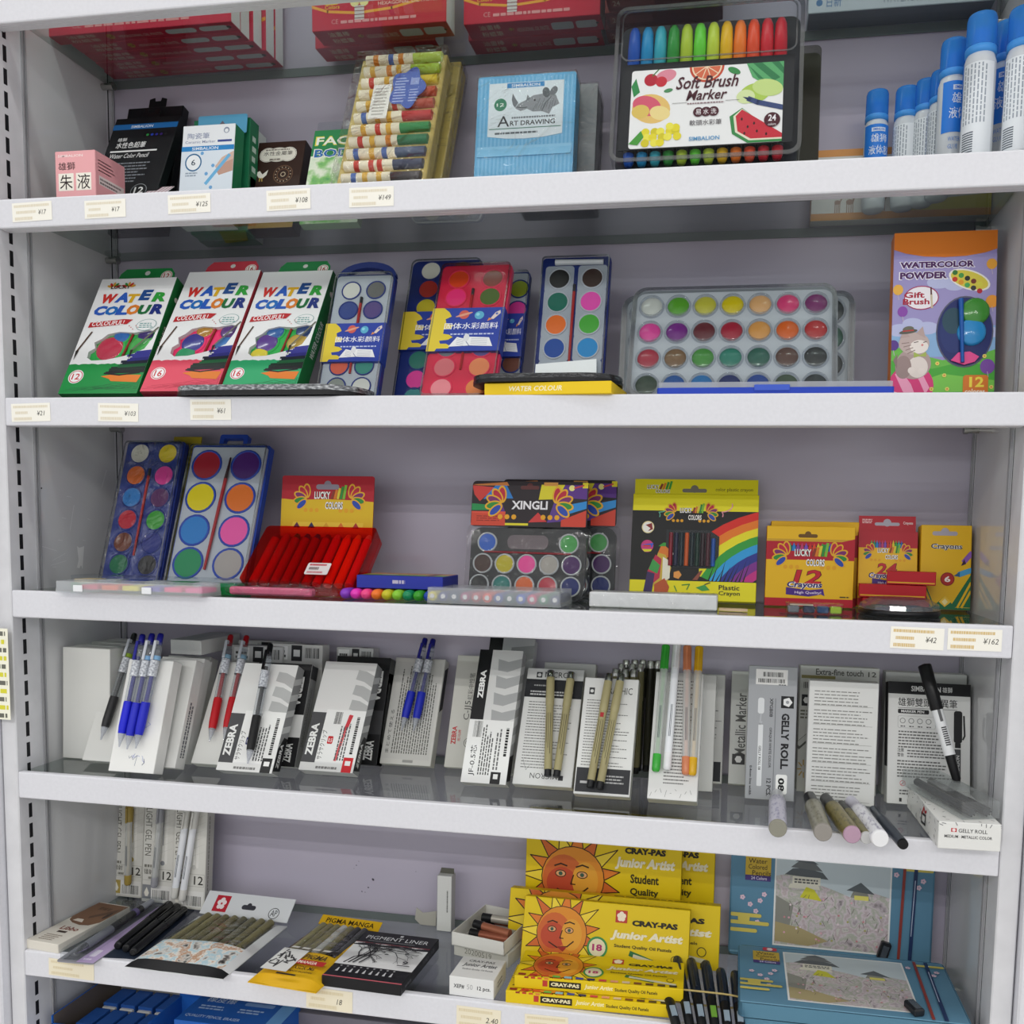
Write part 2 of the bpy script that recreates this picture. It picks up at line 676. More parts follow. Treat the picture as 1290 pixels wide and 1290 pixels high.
def slotted_post(label, x, sg, y0, y1, sy):
    """an upright with a column of dark slots on its inner side"""
    t = thing('shelf_upright', label, 'upright', frame(Vector((x, 0, WALLZ0)), Vector((1, 0, 0)), Vector((0, 1, 0)), Vector((0, 0, 1))))
    mb = MB()
    a, b = sorted((0, -sg * .02))
    mb.box(a, b, y0, y1, 0, WALLZ1, post, .0012)
    mb.build('post', t)
    s = MB()
    F = Face(s, (0, sy - sg * .0026, .7), (0, sg, 0), (0, 0, 1), .0052, 1.4)
    k = 0
    while k < 56:
        F.rect(0, k / 56 + .002, 1, k / 56 + .0145, dark, step=False)
        k += 1
    # slots seen as recesses: the dark inside of the hollow post
    if sg < 0 or y0 > .1:
        s = MB()
        F = Face(s, (0, sy - sg * .001, .0), (0, sg, 0), (0, 0, 1), .002, WALLZ1)
        F.rect(0, 0, 1, 1, dark)
        s.build('seam', t)
    else:
        s.build('slot_column', t)
    g = MB()
    for d in ((.0405, .0425), (.0445, .0465)) if y0 < .05 else ((y1 - .003, y1 - .001),):
        a, b = sorted((.0002 * sg, .0022 * sg))
        g.box(a, b, d[0], d[1], 0, WALLZ1, '#9c9ca0')
    g.build('trim_bead', t)
    return t
slotted_post('grey slotted front upright at the left end of the shelves', 0, 1, .0, .048, .0175)
slotted_post('grey slotted front upright at the right end of the shelves', W, -1, .0, .048, .036)
slotted_post('narrow slotted rear rail in the left back corner of the shelves', 0, 1, DEPTH - .014, DEPTH - .0002, DEPTH - .0105)
slotted_post('narrow slotted rear rail in the right back corner of the shelves', W, -1, DEPTH - .014, DEPTH - .0002, DEPTH - .0105)

# edges of the neighbouring fixtures
mb = MB().box(-.30, -.0215, -.012, .03, 0, WALLZ1, white, .002)
o = structure('trim_1', mb)
mb = MB().box(W + .0215, W + .32, -.012, .03, 0, WALLZ1, white, .002)
o = structure('trim_2', mb)

p0_, p1_ = at_y(0, 906, -.0122), at_y(9.5, 792, -.0122)
wd, hh = .06, p1_.z - p0_.z
mb = MB().box(-wd / 2, wd / 2, -.0002, 0, 0, hh, '#f1efdc')
F = front(mb, wd, hh, -.0002)
for i in range(11):
    F.lines(.05, .02 + i * .09, .97, .07 + i * .09, 1, '#d8d23a' if i % 2 else '#6a6a60', i, .95, .05, (.06, .16))
single('price_list', mb, 'yellow and white price list stuck on the far left panel edge', 'price list',
       frame(Vector((p1_.x - wd / 2, -.0122, p0_.z)), Vector((1, 0, 0)), Vector((0, 1, 0)), Vector((0, 0, 1))))

def price_label(lip, shelf, u0, v0, u1, v1, seed, price='', tone='#f1ede0', scrib='#d8c8a0'):
    z = ZS[shelf]
    a, b = at_y(u0, v1, -.0003), at_y(u1, v0, -.0003)
    b2 = at_y(u1, v1, -.0003)
    hh = b.z - (a.z + b2.z) / 2
    hh = min(hh, LIP * .8)
    zc = max(min((a.z + b.z) / 2, z - hh / 2 - .001), z - LIP + hh / 2 + .001)
    wd = b.x - a.x
    mb = MB()
    rnd = random.Random(seed)
    tl = math.radians(rnd.uniform(-1.5, 1.5))
    mb.box(-wd / 2, wd / 2, -.0003, 0, -hh / 2, hh / 2, tone)
    F = Face(mb, (-wd / 2, -.0003, -hh / 2), (1, 0, 0), (0, 0, 1), wd, hh)
    F.lines(.05, .75, .95, .92, 1, scrib, seed, .8, .2, (.015, .05))
    F.lines(.1, .42, .62, .6, 1, scrib, seed + 1, .8, .5, (.015, .04))
    F.lines(.06, .08, .7, .28, 1, scrib, seed + 2, .8, .4, (.015, .04))
    if price:
        F.text(price, .66, .32, .08 * len(price) - .04, .26, '#4a4844', .0, .2)
    o = mb.build('price_label', lip)
    o.location = ((a.x + b.x) / 2 - lip.parent.location.x, -.0002, zc - z)
    o.rotation_euler = (0, tl, 0)

SHELF_INFO = dict(
    A=('topmost glass shelf in view, its white lip cut off by the top left corner', []),
    B=('white-lipped glass shelf under the blue glue bottles and soft brush markers',
       [(16, 254, 65, 279, '¥17'), (107, 251, 158, 275, '¥17'), (212, 244, 265, 269, '¥125'), (336, 238, 391, 265, '¥108'), (440, 235, 496, 261, '¥149')]),
    C=('white-lipped shelf at eye level under the watercolour boxes and clear paint sets',
       [(15, 508, 63, 531, '¥21'), (124, 508, 174, 531, '¥103'), (240, 503, 291, 529, '¥61')]),
    D=('white-lipped shelf under the crayon boxes and the red pastel case',
       [(1121, 791, 1190, 817, '¥42'), (1193, 793, 1263, 819, '¥162')]),
    E=('white-lipped glass shelf under the white pen boxes', []),
    F=('lowest white-lipped shelf in full view under the yellow oil pastel boxes',
       [(62, 1212, 118, 1230, ''), (386, 1246, 444, 1273, '18'), (575, 1272, 631, 1295, '2.40'), (661, 1281, 716, 1300, '')]))
for k, (lab, tags) in SHELF_INFO.items():
    z = ZS[k]
    t = thing('shelf', lab, 'shelf', Matrix.Translation((W / 2, 0, z)), 'glass shelves')
    mb = MB()
    xa, xb, ya, yb = -W / 2 + .003, W / 2 - .003, .0085, DEPTH - .003
    mb.add([(xa, ya, -GLASS), (xb, ya, -GLASS), (xb, yb, -GLASS), (xa, yb, -GLASS), (xa, ya, 0), (xb, ya, 0), (xb, yb, 0), (xa, yb, 0)],
           [[0, 3, 2, 1], [4, 5, 6, 7], [0, 1, 5, 4], [0, 4, 7, 3], [1, 2, 6, 5]], SHELF_GLASS)
    mb.box(-W / 2 + .003, W / 2 - .003, DEPTH - .0029, DEPTH - .002, -GLASS, 0, ink('#6c7674', .9))
    mb.build('glass_panel', t)
    mb = MB()
    mb.box(-W / 2 + .0005, W / 2 + -.0005, 0, .008, -LIP, .0006, white, .0016, 2)
    mb.box(-W / 2 + .001, W / 2 - .001, .0075, .016, -LIP, -LIP + .0012, white)
    lip = mb.build('front_lip', t)
    for sx in (-1, 1):
        mb = MB()
        x = sx * (W / 2 - .006)
        mb.tube((sx * W / 2, DEPTH - .02, -GLASS - .0045), (sx * (W / 2 - .016), DEPTH - .02, -GLASS - .0045), .0042, None, chrome, 12)
        mb.tube((sx * (W / 2 - .012), DEPTH - .02, -GLASS - .0045), (sx * (W / 2 - .0165), DEPTH - .02, -GLASS - .0045), .0052, None, chrome, 12)
        mb.build('shelf_peg', t)
    for i, (u0, v0, u1, v1, pr) in enumerate(tags):
        price_label(lip, k, u0, v0, u1, v1, i * 7 + ord(k), pr, '#e9e0c8' if k == 'F' else '#f3f0e6', '#d8bd88' if k == 'D' else '#dccfae' if k == 'F' else '#e2d9c4')

t = thing('shelf', 'base shelf at the bottom holding the blue eraser boxes', 'shelf', Matrix.Translation((W / 2, 0, ZS['G'])), 'glass shelves')
MB().box(-W / 2 + .003, W / 2 - .003, .0085, DEPTH - .002, -.012, 0, white).build('deck_panel', t)
MB().box(-W / 2 + .0005, W / 2 - .0005, 0, .008, -LIP, .0006, white, .0016, 2).build('front_lip', t)
# ================================================================ top shelf (seen through its glass)
RED = '#c8243c'
def bulb(F, cx, cy, r):
    """printed light bulb with a scalloped yellow collar"""
    F.ell(cx, cy, r * 1.25, '#f2e8a0', n=14)
    for i in range(10):
        a = i * math.pi / 5
        F.ell(cx + math.cos(a) * r * 1.25, cy + math.sin(a) * r * 1.25 * F.w / F.h, r * .4, '#f2e8a0', n=10)
    F.ell(cx, cy, r, '#c9b99a')
    F.rect(cx - r * .4, cy - r * 2.6 * F.w / F.h, cx + r * .4, cy - r * 1.5 * F.w / F.h, '#d8d4d0')
    for i in range(4):
        y = cy - r * (1.6 + i * .27) * F.w / F.h
        F.rect(cx - r * .45, y - .012, cx + r * .45, y, '#8a2438')

def pastel_spine(F, num):
    F.text('油畫棒', .10, .55, .16, .32, '#e8c8b0', .012)
    F.text('粉蠟筆', .10, .12, .16, .32, '#e8c8b0', .012)
    F.ell(.33, .5, .022, '#c8a030', n=6)
    F.text(num, .315, .38, .03, .25, '#a01828', .01)
    F.text('HEXAGONAL OIL PASTEL', .37, .3, .24, .26, '#e8b8b0', .01, .2)
    F.rr(.63, .25, .79, .72, .02, '#d8d0d4')
    F.rr(.81, .25, .96, .72, .02, '#d8d0d4')
    F.ell(.965, .5, .012, '#3a3020', n=8)

def pastel_box(w, h, t, num, bg=RED, big=True):
    mb = carton(w, h, t, bg, '#ecebe9')
    F = front(mb, w, h * .54)
    F.line([(.0, .42), (.12, .32), (.35, .26), (.6, .3), (.85, .42), (1, .55)], .018, '#f0a83a')
    if big:
        F.ell(.15, .62, .09, '#f2c82a', n=6)
        F.text(num, .09, .54, .12, .16, '#b01830', .02)
        F.text('Colors', .1, .36, .11, .06, '#f2c82a', .01)
        bulb(F, .36, .72, .09)
        F.text('雄獅六角型', .54, .72, .38, .16, '#f3e2c0', .02)
        F.text('油畫棒·粉蠟筆', .52, .48, .44, .17, '#f3e2c0', .02)
        F.text('HEXAGONAL OIL PASTEL', .5, .36, .44, .06, '#f6d0c0', .01)
    F.text('CE', .15, .1, .05, .08, '#e8a0a0', .0)
    F.lines(.22, .1, .8, .17, 1, '#e8a0a0', 3, .7, .1)
    U = Face(mb, (-w / 2, t, 0), (1, 0, 0), (0, -1, 0), w, t)      # underside
    pastel_spine(U, num)
    return mb

mb0 = None
for i in range(5):
    fl = [(57, 48), (90, 60), (106, 70), (120, 80), (131, 90)][i]
    fr = [(291, 28), (303, 36), (319, 48), (335, 60), (347, 74)][i]
    A, B = at_z(*fl, ZS['A'] - GLASS), at_z(*fr, ZS['A'] - GLASS)
    ex = (B - A).normalized()
    w_ = (B - A).length
    y0 = .085 + i * .021
    A = Vector((x_at(fl[0], y0, ZS['A']), y0, ZS['A']))
    B = Vector((x_at(fr[0], y0, ZS['A']), y0, ZS['A']))
    w_ = B.x - A.x
    mb = pastel_box(w_, .125, .0195, '24', '#d0304a', False)
    o = (A + B) / 2
    single('pastel_box', mb, ['red oil pastel box standing foremost in the row of five at upper left', 'second red oil pastel box from the front in the upper left row',
           'middle red oil pastel box of the upper left row of five', 'fourth red oil pastel box from the front in the upper left row',
           'rearmost red oil pastel box in the upper left row of five'][i], 'pastel box', Matrix.Translation(o + Vector((0, 0, .0003))), 'oil pastel boxes on the top shelf')
for i, (uL, uR, y, num, lab) in enumerate((
        (393, 562, .118, '24', 'red 24 colour oil pastel box in front, second group on the top shelf'),
        (397, 548, .153, '24', 'red 24 colour oil pastel box standing behind the front 24 colour one'),
        (584, 756, .128, '12', 'red 12 colour oil pastel box in front, right of the 24 colour ones'),
        (590, 757, .161, '12', 'red 12 colour oil pastel box standing behind the front 12 colour one'))):
    A = Vector((x_at(uL, y, ZS['A']), y, ZS['A']))
    B = Vector((x_at(uR, y, ZS['A']), y, ZS['A']))
    mb = pastel_box(B.x - A.x, .118 if i % 2 else .122, .031, num)
    single('pastel_box', mb, lab, 'pastel box', Matrix.Translation((A + B) / 2 + Vector((0, 0, .0003))), 'oil pastel boxes on the top shelf')
for i in range(3):
    y = .095 + i * .032
    A = Vector((x_at(762, y, ZS['A']), y, ZS['A']))
    w_ = .13
    mb = carton(w_, .1, .03, '#7c3330', '#6a2a28')
    U = Face(mb, (-w_ / 2, .03, 0), (1, 0, 0), (0, -1, 0), w_, .03)
    U.rr(.03, .25, .4, .75, .02, '#99504a')
    U.text('24', .05, .35, .06, .3, '#d8b8a8', .01)
    front(mb, w_, .1).lines(.05, .1, .9, .6, 4, '#a8605a', i)
    single('pastel_box', mb, ['brownish red box in front, behind the clear marker case top', 'brownish red box in the middle behind the clear marker case top', 'brownish red box at the back behind the clear marker case top'][i],
           'pastel box', Matrix.Translation(A + Vector((w_ / 2, 0, .0003))), 'brown boxes on the top shelf')
for i, (uL, uR, z, y) in enumerate(((1018, 1255, 0, .158), (1018, 1262, .0215, .158))):
    A = Vector((x_at(uL, y, ZS['A'] + z), y, ZS['A'] + z))
    B = Vector((x_at(uR, y, ZS['A'] + z), y, ZS['A'] + z))
    w_ = B.x - A.x
    mb = MB().box(-w_ / 2, w_ / 2, 0, .034, 0, .021, '#c3ccd6', .0006)
    F = front(mb, w_, .021)
    F.text('WATERCOLOR CAKES', .4, .25, .42, .45, '#7d8894', .0)
    F.text('日新', .1, .25, .08, .5, '#4a78a8', .01)
    F.ell(.06, .5, .018, '#4a78a8')
    U = Face(mb, (-w_ / 2, .034, 0), (1, 0, 0), (0, -1, 0), w_, .034)
    U.rect(0.005, .01, .995, .97, '#6e7480')
    single('watercolor_box', mb, ['pale blue watercolor cake box lying lowest at the top right', 'pale blue watercolor cake box lying on top of another at the top right'][i],
           'paint box', Matrix.Translation((A + B) / 2 + Vector((0, 0, .0003))), 'watercolor cake boxes')

# ================================================================ second shelf
# pink ink box
y0 = .03
z = ZS['B']
A = Vector((x_at(71, y0, z), y0, z)); B = Vector((x_at(121, y0, z), y0, z))
w_ = B.x - A.x
h_ = at_y(95, 190, y0).z - z
d_ = .05
mb = carton(w_, h_, d_, '#e8a8ac', '#d9979c')
F = front(mb, w_, h_)
F.text('SIMBALION', .08, .89, .62, .045, '#f6e6e4', .01)
F.text('雄獅', .08, .66, .42, .14, '#3a2022', .02)
for x, c in ((.08, '朱'), (.52, '液')):
    F.rect(x, .29, x + .38, .6, '#f1ece0')
    F.text(c, x + .03, .31, .32, .27, '#2a1a1c', .03)
F = right(mb, w_, h_, d_)
F.lines(.1, .66, .7, .9, 4, '#f0d4d0', 2, .35)
F.rect(.12, .42, .95, .58, '#d8c8c6')
F.lines(.15, .44, .9, .57, 2, '#6a5a5c', 4)
single('ink_box', mb, 'small pink carton with black brush characters at the left end', 'carton', Matrix.Translation((A + B) / 2 + Vector((0, 0, .0003))))
# scrap of striped leaflet beside it
M, w_, h_ = stand(150, 178, (152, 236), 'B', .05, t=.001, name='leaflet', lean=.9)
mb = MB().box(-w_ / 2, w_ / 2, 0, .0006, 0, h_, '#e8dfe2')
F = front(mb, w_, h_)
for i in range(7):
    F.line([(i * .17 - .1, 0), (i * .17 + .12, 1)], .05, '#b88898')
single('leaflet', mb, 'striped paper slip lying between pink carton and black pencil box', 'paper', M)

def pencil_box(uL, uR, tl, y, art, name, label, back_tab=True):
    M, w, h = stand(uL, uR, tl, 'B', y, t=.012, name='black pencil', lean=None if art else .26)
    t = thing(name, label, 'pencil box', M, 'black pencil boxes')
    mb = carton(w, h, .012, '#15161a')
    if art:
        F = front(mb, w, h)
        F.rect(0, .88, 1, .935, '#1f66a8')
        F.text('SIMBALION', .28, .893, .34, .028, '#dfe9f2', .01)
        F.text('雄獅', .14, .76, .14, .035, '#e8e8e8', .01)
        F.text('水性色鉛筆', .14, .69, .46, .06, '#f0f0f0', .02, .1)
        F.text('Water Color Pencil', .1, .59, .6, .045, '#e0e0e0', .005, .3)
        F.rect(.08, .65, .8, .665, '#e8e8e8')
        F.lines(.14, .35, .8, .56, 7, '#7f838a', 3, .4)
        F.rr(.52, .79, .92, .84, .02, '#0c0c10')
        for i in range(5):
            F.ell(.58 + i * .07, .815, .022, ['#2f8f48', '#1f3fb0', '#2a2a90', '#3a2070', '#222'][i] if i < 4 else '#222222', n=10)
        F.ell(.72, .26, .12, '#8e9296')
        F.ell(.72, .26, .11, '#15161a')
        F.text('12', .65, .235, .14, .06, '#f0f0f0', .02)
        F.rect(0, 0, 1, .12, '#1f6a40')
    mb.build('carton', t)
    tb = MB()
    tb.prism([(-.012, 0), (.012, 0), (.012, .013), (.005, .015), (.004, .01), (-.004, .01), (-.005, .015), (-.012, .013)], .002, .003, '#101114')
    o = tb.build('hang_tab', t)
    o.location = (0, 0, h)
    return t
pencil_box(103, 187, (147, 150), .085, True, 'pencil_box', 'black watercolour pencil box with blue stripe behind the pink carton')
pencil_box(135, 206, (168, 137), .128, False, 'pencil_box', 'plain black pencil box half hidden behind the blue striped black one')

# white ceramic marker box with the blue hang card, and green boxes behind
M, w_, h_ = stand(223, 289, (231, 159), 'B', .105, t=.02, name='ceramic marker')
t = thing('marker_box', 'white ceramic marker box with blue stripe and drawn hand', 'marker box', M)
mb = carton(w_, h_, .02, '#eceef2', '#1f7a52')
F = front(mb, w_, h_)
F.text('陶瓷筆', .1, .86, .42, .06, '#8a93b0', .02)
F.text('Ceramic Marker', .06, .815, .58, .028, '#8a93b0', .005)
F.rect(.68, .818, .95, .84, '#3a4a90')
F.ell(.84, .935, .055, '#8a94a8', n=14); F.ell(.84, .93, .035, '#eceef2', n=12)
F.rect(0, .735, 1, .785, '#2a86c8')
F.text('SIMBALION', .2, .745, .5, .03, '#f2f6fa', .01)
F.rect(0, .2, 1, .735, '#dfe8f2')
F.poly([(1, .72), (.78, .66), (.66, .57), (.74, .5), (1, .54)], '#d8b8a8')
F.poly([(1, .64), (.82, .6), (.68, .53), (.74, .48), (1, .52)], '#c49c8c')
F.line([(.5, .4), (.92, .68)], .06, '#6fb4e0')
F.ell(.24, .62, .16, '#2a6a98'); F.ell(.24, .62, .135, '#f2f5f8')
F.text('6', .2, .59, .08, .06, '#3a4a5a', .01)
for i, (x, y) in enumerate(((.4, .71), (.62, .58), (.5, .5), (.6, .36))):
    F.ell(x, y, .035, '#6fa8d8', n=6)
F.lines(.1, .48, .38, .53, 2, '#9aa8b8', 5)
F.rect(.08, .11, .94, .17, '#5a626a')
for i, c in enumerate(('#d8a0a8', '#c8c0b8', '#4aa0c8', '#3a78c8', '#4a58a8', '#d890a0')):
    F.ell(.14 + i * .145, .06, .05, c)
mb.build('carton', t)
tb = MB()
tw, th = w_ * .95, .024
tb.prism(rrect(tw, th, .002, 3, 0, th / 2), .014, .0148, '#5aa3c8')
Face(tb, (-tw / 2, .014, 0), (1, 0, 0), (0, 0, 1), tw, th).poly([(.3, .05), (.5, .7), (.7, .05)], '#6a6470')
o = tb.build('hang_tab', t); o.location = (.004, .006, h_)
for i, (uL, uR, tl, y, col, lab) in enumerate(((240, 311, (250, 152), .138, '#20734e', 'green marker box directly behind the white ceramic marker box'), (250, 321, (262, 168), .164, '#1c6446', 'dark green marker box rearmost behind the white ceramic marker box'))):
    M, w_, h_ = stand(uL, uR, tl, 'B', y, t=.02, name='green marker', lean=.08)
    mb = carton(w_, h_, .02, col, '#dfe6e2' if i else col)
    F = right(mb, w_, h_, .02)
    F.rect(.2, .2, .8, .5, '#2a8aa0' if i else '#d8e4e0')
    F.lines(.3, .55, .8, .9, 4, '#cfe0d8', i)
    single('marker_box', mb, lab, 'marker box', M, 'green marker boxes')

# dark brown metallic marker box
M, w_, h_ = stand(302, 368, (321, 180), 'B', .14, t=.02, name='brown metal pen')
t = thing('marker_box', 'dark brown metallic marker box with cream label and small white bird', 'marker box', M)
mb = carton(w_, h_, .02, '#38241e', '#241713')
F = front(mb, w_, h_)
for r, c in ((1.0, '#f0ebe0'), (.93, '#38241e'), (.9, '#eae5da')):
    for dx, rx in ((-.2, .16), (0, .22), (.2, .16)):
        F.ell(.5 + dx, .845, rx * r, c, ry=.15 * r)
    F.rect(.5 - .34 * r, .845 - .05 * r, .5 + .34 * r, .845 + .05 * r, c)
F.text('水性金屬筆', .22, .835, .56, .05, '#4a4038', .015)
F.lines(.35, .78, .65, .81, 1, '#7a7068', 2, .6)
F.lines(.25, .895, .75, .915, 1, '#7a7068', 3, .6)
F.poly([(.12, .64), (.2, .66), (.26, .62), (.36, .67), (.34, .61), (.27, .57), (.2, .58)], '#f0ebe2')
F.line([(.22, .58), (.22, .54)], .02, '#c8a858'); F.line([(.26, .58), (.27, .54)], .02, '#c8a858')
for r, c in ((.19, '#6a4e3c'), (.17, '#38241e'), (.12, '#7a5a44'), (.105, '#38241e'), (.05, '#c8b8a0'), (.035, '#38241e')):
    F.ell(.66, .61, r, c, n=20)
for i in range(14):
    a = i * math.pi / 7
    F.ell(.66 + .145 * math.cos(a), .61 + .145 * math.sin(a) * w_ / h_, .012, '#c8b8a0', n=6)
F.rect(.0, 0, 1, .24, '#b08a46')
F.text('SIMBALION', .2, .09, .6, .06, '#f0dfb8', .01)
mb.build('carton', t)
wd_ = MB()
for i in range(5):
    x = (-.32 + i * .16) * w_
    wd_.tube((x, -.0006, h_ * .17), (x, -.0006, h_ * .235), .0022, None, ['#d8b060', '#c0c0c4', '#b06a40', '#d8d0b8', '#b08a46'][i], 8)
wd_.build('pen_window', t)
tb = MB(); th = .019
tb.prism([(-w_ / 2, 0), (w_ / 2, 0), (w_ / 2, th), (-w_ / 2, th)], .012, .0128, '#7a6040')
Face(tb, (-w_ / 2, .012, 0), (1, 0, 0), (0, 0, 1), w_, th).poly([(.25, .02), (.5, .75), (.75, .02)], '#8c86a0')
o = tb.build('hang_tab', t); o.location = (0, .006, h_)

# green packet with the lettering FACE BOD...
M, w_, h_ = stand(377, 450, (397, 165), 'B', .125, t=.012, name='face packet')
t = thing('paint_packet', 'green face paint packet half hidden by the wrapped crayon pack', 'paint packet', M)
mb = carton(w_, h_, .012, '#d8ecd0')
F = front(mb, w_, h_)
F.rect(0, 0, 1, 1, speckle('green_splash_print', ['#2f9a5a', '#8ac870', '#eef4e0', '#d8ecd0'], 45, .35, 3))
F.rect(0, .72, 1, 1, '#2a8a50')
F.text('FAC', .04, .83, .62, .105, '#e8e04a', .03); F.text('FAC', .06, .84, .58, .085, '#f6f6ee', .02)
F.text('BOD', .04, .695, .66, .105, '#f4f4ec', .05); F.text('BOD', .06, .705, .62, .085, '#2f6fb8', .02)
mb.build('carton', t)
o = MB().prism(rrect(w_, .016, .002, 2, 0, .008), .004, .0048, CASE).build('header_bag', t); o.location = (0, 0, h_)

# wrapped packs of paper rolled crayons
for k, (uL, uR, tl, y) in enumerate(((415, 535, (452, 68), .04), (443, 552, (474, 76), .072), (448, 556, (484, 88), .097))):
    M, w_, h_ = stand(uL, uR, tl, 'B', y, t=.024 if k == 0 else .018, name='wrapped crayons', lean=None if k == 0 else .40)
    t = thing('crayon_pack', ['plastic wrapped pack of cream crayons with blue flower sticker', 'plastic wrapped crayon pack second behind the blue flower sticker', 'plastic wrapped crayon pack rearmost behind the blue flower sticker'][k], 'crayon pack', M, 'wrapped crayon packs')
    tk = .022 if k == 0 else .016
    mb = MB()
    mb.box(-w_ / 2 + .003, w_ / 2 - .003, .006, tk, .003, h_ - .003, '#c9b46a', .001)
    fr_ = MB()
    mb.build('tray', t)
    if k == 0:
        rnd = random.Random(4)
        n = 11
        cols = ['#b8d048', '#a8c838', '#d8c030', '#c05030', '#b85848', '#c03838', '#2f8a48', '#2c7a50', '#4a5a78', '#38405a', '#3a3438']
        for i in range(n):
            zz = h_ * (.955 - i * .087)
            c = MB()
            c.tube((-w_ * .40, .004, zz), (w_ * .12, .004, zz), .0062, .0062, '#efe6cc', 10)
            c.tube((w_ * .12, .004, zz), (w_ * .43, .004, zz), .0058, .0056, cols[i], 10)
            for s in range(3):
                x = -w_ * .3 + s * w_ * .14 + rnd.uniform(-.003, .003)
                c.tube((x, .004, zz), (x + .006, .004, zz), .0064, .0064, ['#d8862a', '#c83a2a', '#e0b040', '#4a6ab0'][rnd.randrange(4)], 10)
            c.build('crayon', t)
        st = MB()
        st.prism(rrect(w_ * .2, h_ * .25, .001, 2, -w_ * .13, h_ * .6), -.0036, -.0033, '#f2f0ea')
        F = Face(st, (-w_ * .23, -.0036, h_ * .475), (1, 0, 0), (0, 0, 1), w_ * .2, h_ * .25)
        F.lines(.15, .1, .9, .95, 9, '#b8b4ac', 8, .5)
        st.build('price_sticker', t)
        fl_ = MB()
        cx, cz = w_ * .14, h_ * .69
        pts = []
        for i in range(60):
            a = 2 * math.pi * i / 60
            r = .0205 + .0028 * math.cos(5 * a)
            pts.append((cx + r * math.cos(a) * .95, cz + r * math.sin(a) * 1.35))
        fl_.prism(pts, -.0036, -.0032, '#4a64b8')
        F = Face(fl_, (cx - .018, -.0036, cz - .025), (1, 0, 0), (0, 0, 1), .036, .05)
        F.lines(.08, .1, .55, .85, 9, '#b9c6ec', 2, .4)
        F.lines(.6, .1, .9, .5, 5, '#b9c6ec', 7, .4)
        F.rect(.58, .58, .86, .78, '#93a3d8')
        fl_.build('flower_sticker', t)
    wp = MB()
    wp.box(-w_ / 2, w_ / 2, -.005 if k == 0 else .003, tk + .001, 0, h_, WRAP, .0025, 2)
    wp.build('plastic_wrap', t)

# blue art drawing set and the grey ones behind it
for k, (uL, uR, tl, y) in enumerate(((596, 720, (603, 98), .055), (640, 747, (650, 112), .086), (655, 750, (662, 122), .112))):
    M, w_, h_ = stand(uL, uR, tl, 'B', y, t=.022, name='art drawing', lean=None if k == 0 else .14)
    t = thing('pencil_case', ['light blue sketching set with drawn rhinoceros label', 'grey wrapped sketching set second behind the blue rhinoceros set', 'dark grey wrapped sketching set rearmost behind the blue rhinoceros set'][k], 'pencil set', M, 'sketching sets')
    mb = MB().prism(rrect(w_, h_, .003, 3, 0, h_ / 2), 0, .022, '#64aedb' if k == 0 else ['#8b9094', '#5e6266'][k - 1])
    if k == 0:
        F = front(mb, w_, h_)
        for i in range(24):
            F.rect(.03 + i * .04, .02, .05 + i * .04, .98, '#7cbde4', step=(i == 0))
        F.rect(.02, .36, .98, .4, '#8cc8ea')
        F.rect(.03, 0, .97, .13, '#4f98c8')
    mb.build('case_body', t)
    if k == 0:
        lb = MB()
        lw_, lh_ = w_ * .76, h_ * .46
        pts = [(-lw_ / 2, .02 * lh_), (-lw_ * .25, -.03 * lh_), (0, -.045 * lh_), (lw_ * .25, -.03 * lh_), (lw_ / 2, .02 * lh_), (lw_ / 2, lh_), (-lw_ / 2, lh_)]
        lb.prism(pts, -.0006, 0, '#dbe8ef')
        F = Face(lb, (-lw_ / 2, -.0006, 0), (1, 0, 0), (0, 0, 1), lw_, lh_)
        F.rect(.24, .9, .74, .99, '#2f88c8')
        F.text('SIMBALION', .3, .915, .38, .055, '#e6f0f6', .01)
        F.text('A', .13, .19, .16, .2, '#20262c', .0)
        F.text('RT DRAWING', .3, .2, .6, .09, '#20262c', .015)
        F.lines(.32, .33, .9, .37, 1, '#6a747c', 4, .8, .0, (.02, .03))
        F.rect(.02, .145, .98, .16, '#3f7f6a')
        F.lines(.1, .05, .9, .12, 1, '#5a646c', 2, .5)
        F.ell(.16, .6, .085, '#2f7f5f', n=18); F.text('12', .11, .57, .1, .06, '#e8f0ea', .01)
        # the rhinoceros head in pencil shades
        F.poly([(.36, .52), (.44, .46), (.52, .5), (.6, .44), (.72, .44), (.82, .38), (.86, .5), (.95, .56), (.9, .72), (.84, .78), (.72, .76), (.6, .74), (.5, .66), (.4, .6)], '#8a9096')
        F.poly([(.36, .53), (.4, .62), (.36, .7), (.32, .8), (.31, .68), (.33, .58)], '#6a7076')
        F.poly([(.5, .62), (.52, .76), (.56, .68)], '#72787e')
        F.ell(.77, .78, .05, '#5a6066', ry=.07, rot=.3); F.ell(.87, .8, .045, '#6a7076', ry=.065, rot=-.5)
        F.ell(.62, .65, .014, '#20242a', n=8)
        F.line([(.38, .54), (.46, .52), (.52, .53)], .012, '#4a5056')
        for i in range(9):
            F.line([(.6 + i * .035, .47 + (i % 3) * .02), (.66 + i * .03, .62 + (i % 2) * .05)], .007, '#5e646a')
        F.line([(.72, .44), (.76, .58), (.84, .7)], .012, '#5a6066')
        lb.build('paper_label', t).location = (0, 0, h_ * .475)
        cl = MB()
        cl.prism(rrect(w_ * .96, h_ * .06, .002, 3, 0, h_ * .34), -.0014, 0, '#7ec0e6')
        cl.build('snap_strip', t)
    wp = MB()
    wp.box(-w_ / 2 - .0012, w_ / 2 + .0012, -.0022, .0232, 0, h_ + .0015, WRAP, .002, 2)
    wp.build('plastic_wrap', t)

